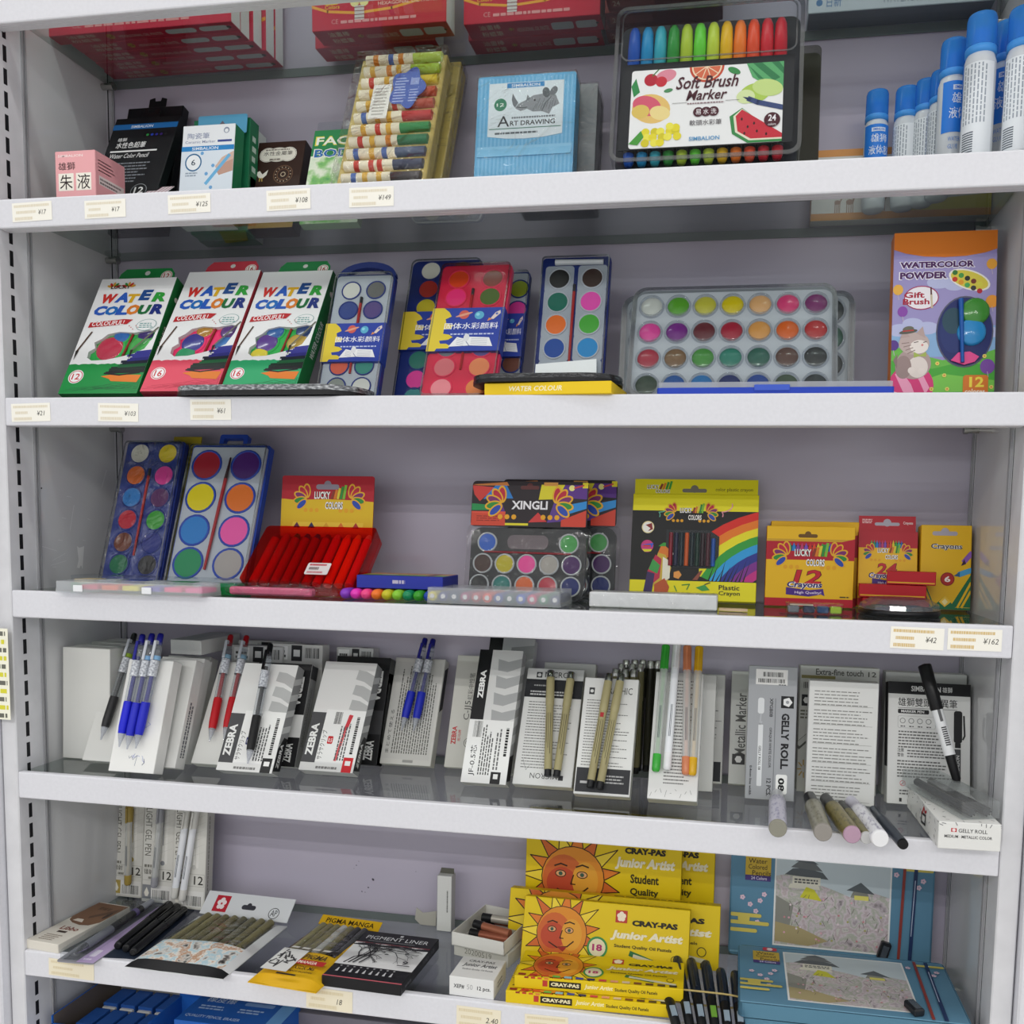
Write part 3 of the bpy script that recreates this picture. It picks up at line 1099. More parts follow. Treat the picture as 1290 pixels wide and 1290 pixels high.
# soft brush marker case
M, w_, h_ = stand(767, 1009, (778, 14), 'B', .012, t=.045, name='soft brush')
t = thing('marker_case', 'clear case of twelve rainbow brush markers behind fruit painted sleeve', 'marker case', M)
bk = MB().prism(rrect(w_ * .97, h_ * .97, .01, 4, 0, h_ / 2), .021, .045, ink('#2b2c31', .3))
bk.build('back_tray', t)
rb = ['#1d50a8', '#1f86b8', '#35a0b0', '#2f8a3a', '#a8c038', '#62c83c', '#b8cc40', '#e0b020', '#e8782a', '#e05030', '#c82a36', '#c02030']
for i in range(12):
    x = w_ * (-.405 + i * .0715)
    c = MB()
    zt, zb = h_ * .925, h_ * .05
    c.lathe((x, .012, h_ * .63), (0, 0, 1), [(0, .0066), (h_ * .16, .0066), (h_ * .26, .0058), (h_ * .29, .004), (h_ * .295, .0)], ink(rb[i], .25), 14)
    c.build('marker_cap', t)
    c = MB()
    c.lathe((x, .012, h_ * .03), (0, 0, 1), [(0, 0), (.0006, .004), (.006, .0056), (h_ * .1, .0058)], ink(rb[i], .3), 12)
    c.tube((x, .012, h_ * .1), (x, .012, h_ * .64), .0058, .0058, '#26272b', 12)
    c.build('marker_body', t)
sl = MB()
sl.box(-w_ * .455, w_ * .455, -.0006, .0004, h_ * .085, h_ * .635, '#1d1e22')
lx0, lx1, lz0, lz1 = -w_ * .40, w_ * .40, h_ * .09, h_ * .59
sl.prism(rrect(lx1 - lx0, lz1 - lz0, .003, 4, 0, (lz0 + lz1) / 2), -.001, -.0005, '#f0eeec')
F = Face(sl, (lx0, -.001, lz0), (1, 0, 0), (0, 0, 1), lx1 - lx0, lz1 - lz0)
# mango, cherries, grapefruit, melon, watermelon, grapes
F.ell(.14, .5, .13, '#e8c070', ry=.105, rot=-.3); F.ell(.11, .54, .1, '#d85a70', ry=.07, rot=-.4); F.ell(.2, .44, .07, '#f0d890', ry=.05, rot=-.3); F.ell(.07, .47, .06, '#e0c060', ry=.05)
F.ell(.23, .91, .07, '#e08a9a', ry=.045, rot=.3); F.ell(.13, .87, .045, '#b81e34'); F.ell(.2, .84, .038, '#c82a3a'); F.line([(.14, .92), (.18, 1)], .008, '#3a7a3a')
F.poly([(.02, .66), (.06, .72), (.03, .9), (.0, .8)], '#2f8a4a')
F.ell(.5, 1.0, .115, '#c84a30'); F.ell(.5, 1.0, .1, '#f0d8b8'); F.ell(.5, 1.0, .09, '#d86a48')
for i in range(6):
    a = math.pi + i * math.pi / 5
    F.line([(.5, 1.0), (.5 + .09 * math.cos(a), 1.0 + .09 * math.sin(a) * F.w / F.h)], .006, '#f0d8b8')
F.ell(.68, .92, .045, '#3a8a4a', ry=.022, rot=-.5); F.ell(.25, .72, .03, '#4a8a58', ry=.014, rot=.2)
F.poly([(.76, 1), (1, 1), (1, .66), (.9, .7), (.8, .82)], '#5aa86a'); F.poly([(.8, 1), (.86, 1), (.98, .8), (.94, .76)], '#2f7a4a'); F.poly([(.92, 1), (.97, 1), (1, .92), (1, .84)], '#2f7a4a'); F.poly([(.77, .98), (.88, .78), (.84, .8)], '#2f7a4a')
F.ell(.82, .62, .1, '#b0cc58', ry=.07, rot=.2); F.ell(.9, .68, .1, '#c8dc88', ry=.06, rot=-.2); F.ell(.76, .58, .06, '#d8e4a8', ry=.05)
F.poly([(.66, .34), (.68, .12), (.78, .0), (1, .0), (1, .04), (.74, .44)], '#3a8a4a'); F.poly([(.685, .34), (.7, .14), (.79, .03), (1, .03), (1, .05), (.74, .43)], '#e8e0c8'); F.poly([(.7, .34), (.715, .15), (.8, .05), (1, .05), (1, .1), (.74, .42)], '#c82a3a')
for x, y in ((.74, .3), (.78, .2), (.76, .12), (.84, .14), (.82, .24), (.9, .1)):
    F.ell(x, y, .007, '#3a1418', ry=.011, n=8)
F.line([(.78, .55), (.84, .5), (1, .42)], .035, '#3a4a78'); F.poly([(.74, .58), (.8, .56), (.79, .51)], '#24305a')
for i in range(13):
    F.ell(.11 + (i % 5) * .05 + .012 * (i % 2), .2 - (i // 5) * .07, .028, ['#e8d830', '#d8c828', '#f0e450'][i % 3], n=14)
F.ell(.31, .24, .028, '#e8d830'); F.ell(.27, .26, .026, '#f0e450')
F.poly([(.0, .06), (.08, .22), (.1, .14), (.06, .04)], '#4a9a3a')
F.text('Soft Brush', .3, .72, .41, .16, '#4a1a26', .015, .3)
F.text('Marker', .37, .57, .27, .13, '#4a1a26', .015, .3)
F.rect(.28, .545, .38, .55, '#8a8a88'); F.rect(.63, .545, .72, .55, '#8a8a88')
F.lines(.38, .525, .62, .55, 1, '#8a6a70', 4, .6, 0, (.01, .02))
for i, c in enumerate('易水洗'):
    F.ell(.455 + i * .05, .42, .034, '#4a1a26'); F.text(c, .437 + i * .05, .385, .036, .07, '#f0e8e8', .01)
F.text('軟頭水彩筆', .4, .25, .21, .07, '#6a6468', .008)
F.text('SIMBALION', .4, .06, .2, .05, '#5a9ac8', .015)
F.ell(.935, .27, .052, '#4a1a26'); F.text('24', .91, .255, .05, .08, '#f4eef0', .02); F.text('colors', .91, .2, .05, .03, '#f4eef0')
sl.build('paper_sleeve', t)
cs = MB()
cs.prism(rrect(w_, h_, .012, 5, 0, h_ / 2), -.003, .03, CASE)
cs.build('clear_lid', t)
rim = MB()
out = rrect(w_, h_, .012, 5, 0, h_ / 2)
inn = rrect(w_ - .008, h_ - .008, .009, 5, 0, h_ / 2)
rim.prism(out, -.0042, -.0026, clear('case_rim', '#d8dadc', .16, .15), hole=inn)
out = rrect(w_ * .93, h_ * .33, .009, 5, 0, h_ * .81)
inn = rrect(w_ * .93 - .003, h_ * .33 - .003, .008, 5, 0, h_ * .81)
rim.prism(out, -.0036, -.0026, clear('case_rim', ''), hole=inn)
rim.build('case_rim', t)
# second case behind it
M, w_, h_ = stand(800, 1030, (810, 72), 'B', .08, t=.028, name='2nd case', lean=.15)
t = thing('marker_case', 'grey smoky marker case standing behind the rainbow marker case', 'marker case', M)
MB().prism(rrect(w_, h_, .006, 4, 0, h_ / 2), .012, .028, ink('#85837b', .35)).build('back_tray', t)
MB().prism(rrect(w_, h_, .006, 4, 0, h_ / 2), 0, .0118, SMOKE).build('clear_lid', t)
# white box with giraffes at the back
M, w_, h_ = stand(1021, 1248, (1035, 190), 'B', .172, t=.018, name='giraffe box', lean=.03)
mb = carton(w_, h_, .018, '#e6e4e0', '#e8a060')
F = front(mb, w_, h_)
F.rect(0, .9, 1, 1, '#dd9a58'); F.rect(0, 0, 1, .1, '#d99a50')
F.text('PASTELS', .0, .55, .12, .07, '#9aa0a0', .01)
def giraffe(x, sc):
    c = '#a88a74'
    F.ell(x, .25, .022 * sc, c, ry=.016 * sc)
    F.poly([(x + .012 * sc, .25), (x + .034 * sc, .42 * sc + .02), (x + .042 * sc, .42 * sc), (x + .022 * sc, .25)], c)
    F.ell(x + .042 * sc, .43 * sc + .01, .012 * sc, c, ry=.007 * sc)
    for d in (-.016, -.004, .008, .018):
        F.rect(x + d * sc - .003, .1, x + d * sc + .002, .25, c)
giraffe(.15, .8); giraffe(.22, 1.0); giraffe(.4, .9)
F.poly([(.5, .1), (1, .1), (1, .3), (.7, .25)], '#d8c858')
single('pastel_carton', mb, 'white carton with drawn giraffes and orange edge behind the glue bottles', 'carton', M)

# glue bottles
GLUE = clear('glue_bottle_plastic', '#f4f8fa', .05, .15, .75, '#eef3f8', edge=.3)
def glue_bottle(u, vb, utop, vtop, rpx, y, turn, label):
    z = ZS['B']
    x = x_at(u, y, z)
    o = Vector((x, y, z + .0003))
    h = at_y(utop, vtop, y).z - z
    k = FOC / (o - CAM).dot(fwd)
    r = rpx / k
    M = Matrix.Translation(o) @ Matrix.Rotation(math.radians(turn), 4, 'Z')
    t = thing('glue_bottle', label, 'glue bottle', M, 'liquid glue bottles with blue caps')
    b = MB().lathe((0, 0, 0), (0, 0, 1), [(0, 0), (.0005, r * .75), (.003, r * .95), (h * .08, r), (h * .7, r), (h * .74, r * .88), (h * .76, r * .8)], GLUE, 24)
    b.build('bottle', t)
    lb = MB()
    n = 24
    def band(a0, a1, z0, z1, mat, rr_=1.012):
        st = max(2, int((a1 - a0) / 10))
        vv, ff = [], []
        for i in range(st + 1):
            a = math.radians(a0 + (a1 - a0) * i / st)
            for zz in (z0, z1):
                vv.append((r * rr_ * math.cos(a), r * rr_ * math.sin(a), zz))
        for i in range(st):
            ff.append([2 * i, 2 * i + 2, 2 * i + 3, 2 * i + 1])
        lb.add(vv, ff, mat, True)
    def wrap_text(s, a0, a1, z0, z1, mat, bold=.01, rr_=1.02):
        vs_, fs, _ = glyphs(s, bold, 0, 1)
        pts = []
        for p, q in vs_:
            a = math.radians(a0 + (a1 - a0) * p)
            pts.append((r * rr_ * math.cos(a), r * rr_ * math.sin(a), z0 + (z1 - z0) * q))
        lb.add(pts, fs, mat, True)
    band(-160, 20, h * .36, h * .7, '#2f80e0')
    wavy = MB()
    wrap_text('雄狮', -120, -40, h * .55, h * .62, '#e6eefa', .02)
    wrap_text('液体胶', -130, -25, h * .45, h * .525, '#e6eefa', .02)
    band(-118, -50, h * .64, h * .672, '#dfe8f6', 1.02)
    wrap_text('SIMBALION', -112, -56, h * .646, h * .666, '#2a6fd0', .02, 1.03)
    wrap_text('WATER', -130, -80, h * .3, h * .33, '#6a96d8', .005)
    wrap_text('GLUE', -130, -90, h * .25, h * .28, '#6a96d8', .005)
    pts = [(0, 1), (.5, .45), (.62, .2), (.5, 0), (.3, -.05), (.12, .05), (-.1, .2), (-.02, .5)]
    def drop(ac, zc, aw, hz, mat, rr_):
        vv = []
        for i in range(16):
            q = 2 * math.pi * i / 16
            xx, zz = math.cos(q), math.sin(q)
            if zz > 0:
                xx *= (1 - zz) ** .8
                zz *= 1.7
            a = math.radians(ac + aw * xx)
            vv.append((r * rr_ * math.cos(a), r * rr_ * math.sin(a), zc + hz * zz))
        lb.add(vv, [list(range(16))], mat)
    drop(-90, h * .14, 26, h * .035, '#2a6fd0', 1.03)
    wrap_text('50', -102, -78, h * .13, h * .15, '#e6eefa', .01, 1.05)
    band(25, 150, h * .1, h * .68, '#e4e9ee', 1.008)
    rnd = random.Random(7)
    for i in range(7):
        a = 35 + i * 13
        zz = h * .3
        while zz < h * .66:
            l = rnd.uniform(.01, .03) * h * 1.5
            band(a, a + 5, zz, min(zz + l, h * .67), '#98a1ac', 1.016)
            zz += l + h * .008
    for i in range(9):
        band(35, 80, h * (.12 + i * .015), h * (.12 + i * .015 + .008), '#5f6872', 1.016)
    lb.build('wrap_label', t)
    cp = MB()
    cp.lathe((0, 0, 0), (0, 0, 1), [(h * .745, r * .8), (h * .75, r * .98), (h * .79, r * .98), (h * .795, r * .93)], ink('#4a9ae8', .3), 24)
    cp.lathe((0, 0, 0), (0, 0, 1), [(h * .795, r * .6), (h * .9, r * .6), (h * .91, r * .5)], '#2a6cd0', 16)
    cp.build('cap_collar', t)
    MB().lathe((0, 0, 0), (0, 0, 1), [(h * .795, r * .95), (h * .97, r * .93), (h * .995, r * .86), (h, r * .6), (h, 0)], clear('blue_cap', '#7cc4ff', .02, .12, .45, '#4aa4f6', edge=.3), 24).build('cap', t)
    return t
for a in ((1099, 278, 1103, 117, 14.5, .15, 0, 'leftmost blue capped glue bottle, its blue label facing out'),
          (1136, 278, 1135, 113, 15, .146, 150, 'second glue bottle from the left with barcode side facing out'),
          (1160, 275, 1165, 103, 14, .138, 165, 'third glue bottle from the left, its label edge just showing'),
          (1179, 270, 1184, 92, 14.5, .122, 150, 'fourth glue bottle from the left, just behind a large labelled one'),
          (1193, 265, 1203, 53, 17, .095, 20, 'fifth glue bottle from the left with blue label and drip'),
          (1227, 255, 1239, 21, 19, .058, 165, 'tall front glue bottle with barcode side, sixth from left'),
          (1258, 255, 1263, 31, 17, .088, -10, 'seventh glue bottle from the left, partly hidden behind two others'),
          (1279, 250, 1292, 13, 19, .05, 160, 'rightmost glue bottle, cut off by the picture edge')):
    glue_bottle(*a)
from mathutils.geometry import tessellate_polygon
# ================================================================ third shelf
def torn(F, y, amp, seed, mat, y0=0.0):
    rnd = random.Random(seed)
    pts = [(0, y0), (1, y0)] + [(1 - i / 24, y + amp * (rnd.random() - .5)) for i in range(25)]
    F.poly(pts, mat)

def dome(mb, x, z, r, y, col, n=18, ring='#d8dadc', raise_=.0012):
    mb.lathe((x, y, z), (0, -1, 0), [(0, r), (raise_ * .7, r * .96), (raise_, r * .8), (raise_ * 1.15, 0)], col, n, False)

def wc_box(uL, uR, tl, y, num, band, tabc, tray, side, pans, label, logo=False, t_=.021, crest='#c83a3a'):
    M, w, h = stand(uL, uR, tl, 'C', y, t=t_, name='water colour ' + num)
    t = thing('watercolour_box', label, 'watercolour box', M, 'white watercolour boxes with a cut out window')
    win = [(.2, .3), (.27, .275), (.45, .28), (.6, .3), (.78, .33), (.9, .37), (.96, .46), (.97, .52), (.88, .53), (.7, .51), (.5, .52), (.36, .5), (.3, .46), (.22, .43), (.26, .38), (.19, .35)]
    mb = MB()
    DP = .0045
    mb.box(-w / 2, w / 2, DP, t_, 0, h, tray)
    paper_w = ink('#e9e9ea')
    outer = [(-w / 2, 0), (w / 2, 0), (w / 2, h), (-w / 2, h)]
    hole = [((x - .5) * w, z_ * h) for x, z_ in win]
    V3 = [[Vector((a, b, 0)) for a, b in outer], [Vector((a, b, 0)) for a, b in hole]]
    tris = tessellate_polygon(V3)
    flatv = outer + hole
    mb.add([(a, 0, b) for a, b in flatv], [list(tr) for tr in tris], paper_w)
    mb.prism([(x, z_) for x, z_ in hole], .0001, DP - .0001, '#c9c9ca')
    mb.f.pop(-len(hole) - 1); mb.fm.pop(-len(hole) - 1); mb.sm.pop(-len(hole) - 1)
    mb.f.pop(-len(hole) - 1); mb.fm.pop(-len(hole) - 1); mb.sm.pop(-len(hole) - 1)
    SD = ink(side)
    mb.add([(-w / 2, 0, 0), (w / 2, 0, 0), (w / 2, t_, 0), (-w / 2, t_, 0), (-w / 2, 0, h), (w / 2, 0, h), (w / 2, t_, h), (-w / 2, t_, h)],
           [[0, 3, 2, 1], [1, 2, 6, 5], [4, 5, 6, 7], [0, 4, 7, 3], [2, 3, 7, 6]], SD)
    mb.v[-8:] = [(x * 1.001, y_ + (.0002 if y_ > .001 else 0), z_ * 1.0005) for x, y_, z_ in mb.v[-8:]]
    F = front(mb, w, h)
    torn(F, .245, .012, 3, band)
    for i in range(9):
        F.line([(.02 + .05 * i, .02 + .012 * (i % 3)), (.5 + .06 * i, .04 + .015 * (i % 4)), (.98, .01 + .012 * i)], .006, '#1d6a3a' if tray != '#e8336c' else '#b8344a')
    rnd = random.Random(2)
    for i in range(14):
        y_ = .17 + .013 * i
        x0 = .52 + .03 * i * rnd.uniform(.5, 1.2)
        F.line([(min(x0, .9), y_), (1.0, y_ + .012)], .035, ['#15171c', '#1a2a24', '#1c5a36', '#1a2030', '#2c2c78', '#3a3a90'][min(5, i // 2 if i < 12 else 5)])
    F.poly([(.47, .14), (.6, .155), (.98, .15), (.95, .09), (.62, .1), (.58, .12)], '#d8782a')
    F.line([(.5, .165), (.7, .15), (.95, .17)], .02, '#15171c')
    F.ell(.15, .14, .095, '#e9e9ea'); F.ell(.15, .14, .085, '#c02a30' if tray != '#1f9a4a' else '#1f8a4a'); F.ell(.15, .14, .075, '#e9e9ea')
    F.text(num, .1, .115, .1, .05, '#c02a30', .02)
    # title, letter by letter
    cols = ['#c8302a', '#2a5ab8', '#d8a820', '#1f3a8a', '#2f9a3a']
    for i, ch in enumerate('WATER'):
        x = [.1, .28, .44, .59, .77][i]
        wd = [.2, .18, .16, .17, .18][i]
        F.text(ch, x, [.775, .78, .775, .795, .78][i], wd, [.085, .09, .08, .095, .085][i], cols[i] if i != 3 else '#1f4a8a', .06, .15)
    cols = ['#2a5ab8', '#1f6ab8', '#2a5ab8', '#d87a2a', '#1a6a3a', '#1f2f7a']
    for i, ch in enumerate('COLOUR'):
        x = [.06, .21, .35, .49, .64, .8][i]
        F.text(ch, x, .668, .165, [.085, .08, .085, .09, .085, .09][i], cols[i], .06, .15)
    F.poly([(.06, .56), (.56, .585), (.62, .625), (.5, .63), (.07, .605)], '#b82a30')
    F.text('COLOUFUL!', .1, .572, .42, .04, '#f4ecec', .02, .1, rot=2)
    F.ell(.82, .575, .13, '#7aa0a0', ry=.085, rot=.1); F.ell(.82, .575, .122, '#e9e9ea', ry=.078, rot=.1)
    F.lines(.73, .55, .93, .6, 3, '#6a9a98', 6, .5, .3, (.02, .05))
    for i in range(5):
        F.ell(.6 + .03 * i, .57 - .015 * (i % 3), .008, '#c86a6a', n=6)
    if logo:
        for s in (-1, 1):
            for i in range(5):
                a = math.radians(20 + i * 35)
                F.ell(.3 + s * (.1 + .06 * math.cos(a)), .92 + .025 * math.sin(a), .035, ['#d8a030', '#c83028', '#d8a030', '#2f8a3a', '#c83028'][i], ry=.016, rot=a * s)
        F.text('LUCKY', .17, .905, .26, .03, '#3a2818', .03)
    # brushes printed beside the window
    for s in (0, 1):
        bx = .02 if s == 0 else .93
        F.line([(bx + (.12 if s == 0 else .06), .52 if s == 0 else .55), (bx + .02 - s * .2, .36)], .022, '#6a6a5c' if s else '#50382a')
        F.poly([(bx - s * .2, .36), (bx + .04 - s * .2, .36), (bx + .015 - s * .2, .28)], '#2a2420')
    F.ell(.9, .97, .0001, '#e9e9ea')
    mb.build('carton', t)
    br = MB(); br.tube((.12 * w, DP - .001, .3 * h), (.16 * w, DP - .001, .52 * h), .0014, .0014, '#8a2a22', 8); br.build('paint_brush', t)
    for (x, z_, r, c, clip_) in pans:
        pm = MB()
        dome(pm, (x - .5) * w, z_ * h, r * w * 1.15, DP - .0003, tray)
        dome(pm, (x - .5) * w, z_ * h, r * w, DP - .0012, ink(c, .2, 0, .6))
        pm.build('paint_pan', t)
    R = MB()
    R.box(w / 2, w / 2 + .0004, .001, t_ - .001, .002, h - .002, side)
    Fr = Face(R, (w / 2 + .0004, 0, 0), (0, 1, 0), (0, 0, 1), t_, h)
    Fr.vtext('WATER COLOUR', .3, .3, .4, .3, '#d8d8d0', .02)
    Fr.ell(.5, .84, .16, '#e0dcd4', n=10)
    R.build('side_print', t)
    tb = MB()
    tw, th = w * .76, h * .11
    tb.prism([(-tw / 2, 0), (tw / 2, 0), (tw / 2 - .002, th * .6), (tw / 2 - .008, th), (-tw / 2 + .008, th), (-tw / 2 + .002, th * .6)], t_ * .2, t_ * .2 + .0008, tabc)
    F = Face(tb, (-tw / 2, t_ * .2, 0), (1, 0, 0), (0, 0, 1), tw, th)
    F.ell(.5, .62, .045, '#c8c8c6'); F.ell(.85, .36, .1, '#e8e4e0'); F.ell(.85, .36, .088, '#b83a30'); F.ell(.85, .36, .078, '#e8e4e0')
    F.text(num, .8, .14, .1, .42, '#a83028', .02)
    o = tb.build('hang_tab', t)
    o.location = (w * .05, 0, h)
    return t
GRN = '#1f9a4a'
wc_box(73, 172, (129, 352), .035, '12', '#1a8a42', '#1a7a3c', '#2fa84e', '#176a34', [(.42, .39, .17, '#b8304a', 0), (.82, .41, .15, '#4aa852', 0), (.52, .5, .1, '#2a62a8', 0), (.83, .5, .1, '#3a2a6a', 0)],
       'green banded 12 watercolour box, leftmost of the white boxes', logo=True)
wc_box(176, 272, (239, 343), .03, '16', '#d84a60', '#b83a48', '#e8336c', '#a83440', [(.42, .4, .15, '#3a3a8a', 0), (.52, .5, .11, '#a8782a', 0), (.86, .49, .12, '#5a3a7a', 0), (.86, .38, .13, '#4a7ab8', 0), (.38, .3, .13, '#3a9a6a', 0)],
       'pink banded 16 watercolour box, middle of the white boxes')
wc_box(277, 371, (332, 343), .034, '16', '#2aa068', '#1f7a42', '#2fa84e', '#176a34', [(.38, .4, .15, '#5a3a8a', 0), (.45, .49, .12, '#2a5a9a', 0), (.86, .5, .13, '#243a6a', 0), (.8, .4, .14, '#b89a4a', 0), (.33, .3, .12, '#d8c83a', 0)],
       'green banded 16 watercolour box, rightmost of the white boxes')
M, w_, h_ = stand(205, 262, (224, 347), 'C', .08, t=.015, name='hidden wc', lean=.5)
t = thing('watercolour_box', 'white watercolour box with yellow tab peeping out behind the pink banded one', 'watercolour box', M)
mb = carton(w_, h_, .015, '#e4e4e4')
F = front(mb, w_, h_)
F.text('W', .05, .75, .2, .1, '#c8302a', .03); F.text('C', .02, .64, .2, .1, '#2a5ab8', .03)
mb.build('carton', t)
tb = MB(); tb.prism([(-.018, 0), (.02, 0), (.02, .014), (-.012, .016)], .008, .0088, '#d8b82a'); o = tb.build('hang_tab', t); o.location = (0, 0, h_)

PANS = ['#e8e6dc', '#2e2e2e', '#27408a', '#5a3a78', '#d84a36', '#2f8a78', '#2a5ab0', '#8a4a3a', '#e07a2a', '#3a9a3a', '#c8b83a', '#e8509a']
def palette(uL, uR, tl, shelf, y, cells, frame_c, cell_c, label, name, t_=.012, sleeve=None, top_r=.006, pan_r=.018, lid=CASE, brush=True, cellbox=False, group=None, lean=None, handle=None, base=0.0, loop=False, trayw=.95):
    """an upright clear lidded tray of round paint pans: cells = (x, z, colour) in fractions"""
    M, w, h = stand(uL, uR, tl, shelf, y, t=t_, name=name, lean=lean, base=base)
    t = thing(name, label, 'paint set', M, group)
    o_ = rrect(w, h, top_r, 5, 0, h / 2)
    MB().prism(o_, t_ * .45, t_, ink(frame_c, .35)).build('case_back', t)
    tr = MB()
    tr.prism(rrect(w * trayw, h * (trayw + .01), top_r * .8, 5, 0, h / 2), t_ * .28, t_ * .45, cell_c if not cellbox else frame_c)
    if cellbox:
        F = Face(tr, (-w / 2, t_ * .28, 0), (1, 0, 0), (0, 0, 1), w, h)
        for x, z_, c in cells:
            F.rr(x - pan_r / w * 1.25, z_ - pan_r / h * 1.2, x + pan_r / w * 1.25, z_ + pan_r / h * 1.2, .05, cell_c)
    tr.build('tray', t)
    for x, z_, c in cells:
        pm = MB()
        yy = t_ * .28
        pm.lathe(((x - .5) * w, yy - .0004, z_ * h), (0, -1, 0), [(0, pan_r * 1.0), (.0008, pan_r * .98), (.0008, pan_r * .88), (.0003, pan_r * .86)], frame_c if not cellbox else cell_c, 20, False)
        pm.lathe(((x - .5) * w, yy - .0004, z_ * h), (0, -1, 0), [(.0003, pan_r * .88), (.0007, 0)], ink(c, .5), 20, False)
        pm.build('paint_pan', t)
    if brush:
        b = MB()
        x, yy = (brush if isinstance(brush, tuple) else (.5, .5))[0], t_ * .28 - .0012
        x = (x - .5) * w
        b.tube((x, yy, h * .2), (x, yy, h * .75), .0014, .0018, '#a82a2a', 8)
        b.tube((x, yy, h * .75), (x, yy, h * .8), .0018, .0018, '#2a2a2e', 8)
        b.build('paint_brush', t)
    if sleeve:
        z0, z1 = sleeve
        s = MB()
        s.box(-w * .505, w * .505, -.0008, t_ + .0005, z0 * h, z1 * h, '#2a3f9a')
        F = Face(s, (-w * .505, -.0008, z0 * h), (1, 0, 0), (0, 0, 1), w * 1.01, (z1 - z0) * h)
        yel = [(0, 0), (.12, 0), (.14, .06), (.3, .06), (.32, .12), (.26, .17), (.18, .17), (.16, .24), (.28, .26), (.34, .32), (.28, .38), (.2, .4), (.2, .5), (.3, .52), (.32, .6), (.22, .64), (.2, .74), (.28, .8), (.24, .9), (.16, 1), (0, 1)]
        F.poly(yel, '#d8c03a')
        F.text('固体水彩颜料', .2, .5, .74, .15, '#eeeef4', .02)
        F.lines(.3, .37, .9, .41, 1, '#b8c0e0', 4, .8, .05, (.03, .06))
        F.ell(.45, .84, .07, '#c85a50'); F.ell(.45, .84, .12, '#d89a80', ry=.018, rot=.3)
        F.ell(.66, .82, .065, '#5aa8c8'); F.ell(.64, .84, .025, '#8accdc')
        F.poly([(.82, .74), (.86, .72), (.95, .86), (.94, .93), (.88, .88)], '#d8c8c0'); F.poly([(.8, .76), (.84, .72), (.78, .68)], '#d88a4a')
        F.ell(.9, .85, .018, '#5a6ab0')
        F.poly([(.3, .1), (.4, .32), (.5, .28), (.58, .32), (.84, .3), (.9, .1), (.6, .12)], '#e8e8ea')
        F.line([(.5, .28), (.58, .12)], .012, '#8a90a8')
        F.ell(.53, .3, .04, '#d8d8dc', ry=.06)
        for i in range(4):
            F.line([(.4, .28 - .04 * i), (.5, .24 - .04 * i)], .006, '#a8acb8'); F.line([(.6, .28 - .04 * i), (.82, .26 - .04 * i)], .006, '#a8acb8')
        s.build('paper_sleeve', t)
    if lid:
        l_ = MB()
        l_.prism(rrect(w * .99, h * .99, top_r, 5, 0, h / 2), -.0003, t_ * .25, lid)
        l_.build('clear_lid', t)
        e = MB()
        e.prism(rrect(w * .985, h * .985, top_r, 5, 0, h / 2), -.001, -.0003, clear('case_rim', ''), hole=rrect(w * .95, h * .965, top_r * .8, 5, 0, h / 2))
        e.build('lid_rim', t)
    if loop:
        o2 = MB()
        r = w * .5
        pts = [(r * math.cos(math.pi * i / 12), r * .55 * math.sin(math.pi * i / 12)) for i in range(13)]
        inn = [(r * .74 * math.cos(math.pi * i / 12), r * .33 * math.sin(math.pi * i / 12)) for i in range(13)]
        o2.prism(pts + inn[::-1], t_ * .5, t_, ink(frame_c, .35))
        q = o2.build('carry_loop', t)
        q.location = (0, 0, h - .002)
    if handle:
        hm = MB()
        hw, hh = handle
        out = rrect(hw * w, hh, .003, 3, 0, hh / 2 - .001)
        hm.prism(out, t_ * .5, t_, ink(frame_c, .3), hole=rrect(hw * w * .7, hh * .5, .002, 3, 0, hh * .4))
        q = hm.build('handle', t)
        q.location = (0, 0, h - .001)
    return t, w, h

def grid(xs, zs, cols):
    out = []
    k = 0
    for z_ in zs:
        for x in xs:
            out.append((x, z_, cols[k % len(cols)]))
            k += 1
    return out

# tray with the carry loop and sleeve, left
palette(396, 472, (423, 343), 'C', .05, grid((.3, .72), (.86, .7, .26, .1), ['#d6d6cc', '#6a6a66', '#3a4a88', '#5a4a80', '#d86048', '#3a8a7c', '#8a9088', '#d0d0c8']), '#28387e', '#c8ccd2',
        'blue solid watercolour set with arched carry loop and planet sleeve, left of the others', 'solid_paint_set', .014, (.28, .58), .006, .0122, loop=True, group='solid watercolour sets')
# dark blue one behind the pink one
palette(492, 585, (530, 326), 'C', .092, grid((.28, .72), (.92, .79, .66, .3, .17, .05), ['#d8d4c8', '#5a4a40', '#b8342a', '#3a8a6a', '#c8b82a', '#2a6a9a', '#2f7a6a', '#3a6a9a', '#e83a9a', '#a85a2a', '#3a8a8a', '#888888']), '#1f2f7a', '#25357e',
        'navy solid watercolour set half hidden left behind the pink set', 'solid_paint_set', .013, (.36, .62), .008, .0135, group='solid watercolour sets', lean=.35)
palette(527, 620, (557, 331), 'C', .045, grid((.27, .75), (.88, .74, .56, .36, .22, .07), ['#d8642a', '#8a6a50', '#e84a9a', '#4a9a3a', '#c83a5a', '#d85a8a', '#6aa8a0', '#5a78b8', '#d8a8a0', '#e8c87a', '#e8c8c0', '#e0c060']), '#e04a70', '#e8688a',
        'pink solid watercolour set with planet sleeve, in front of two navy sets', 'solid_paint_set', .014, (.32, .64), .006, .0135, lid=clear('pink_lid', '#f8d0da', .04, .06, edge=.4), group='solid watercolour sets')
palette(604, 650, (632, 340), 'C', .094, grid((.74,), (.86, .7, .5, .3, .14), ['#98a82a', '#e0409a', '#d87a2a', '#7a4a3a', '#4a6a5a']), '#23347e', '#c4c8d0',
        'navy solid watercolour set half hidden right behind the pink set', 'solid_paint_set', .013, (.34, .66), .005, .0125, brush=False, lean=.33, group='solid watercolour sets')
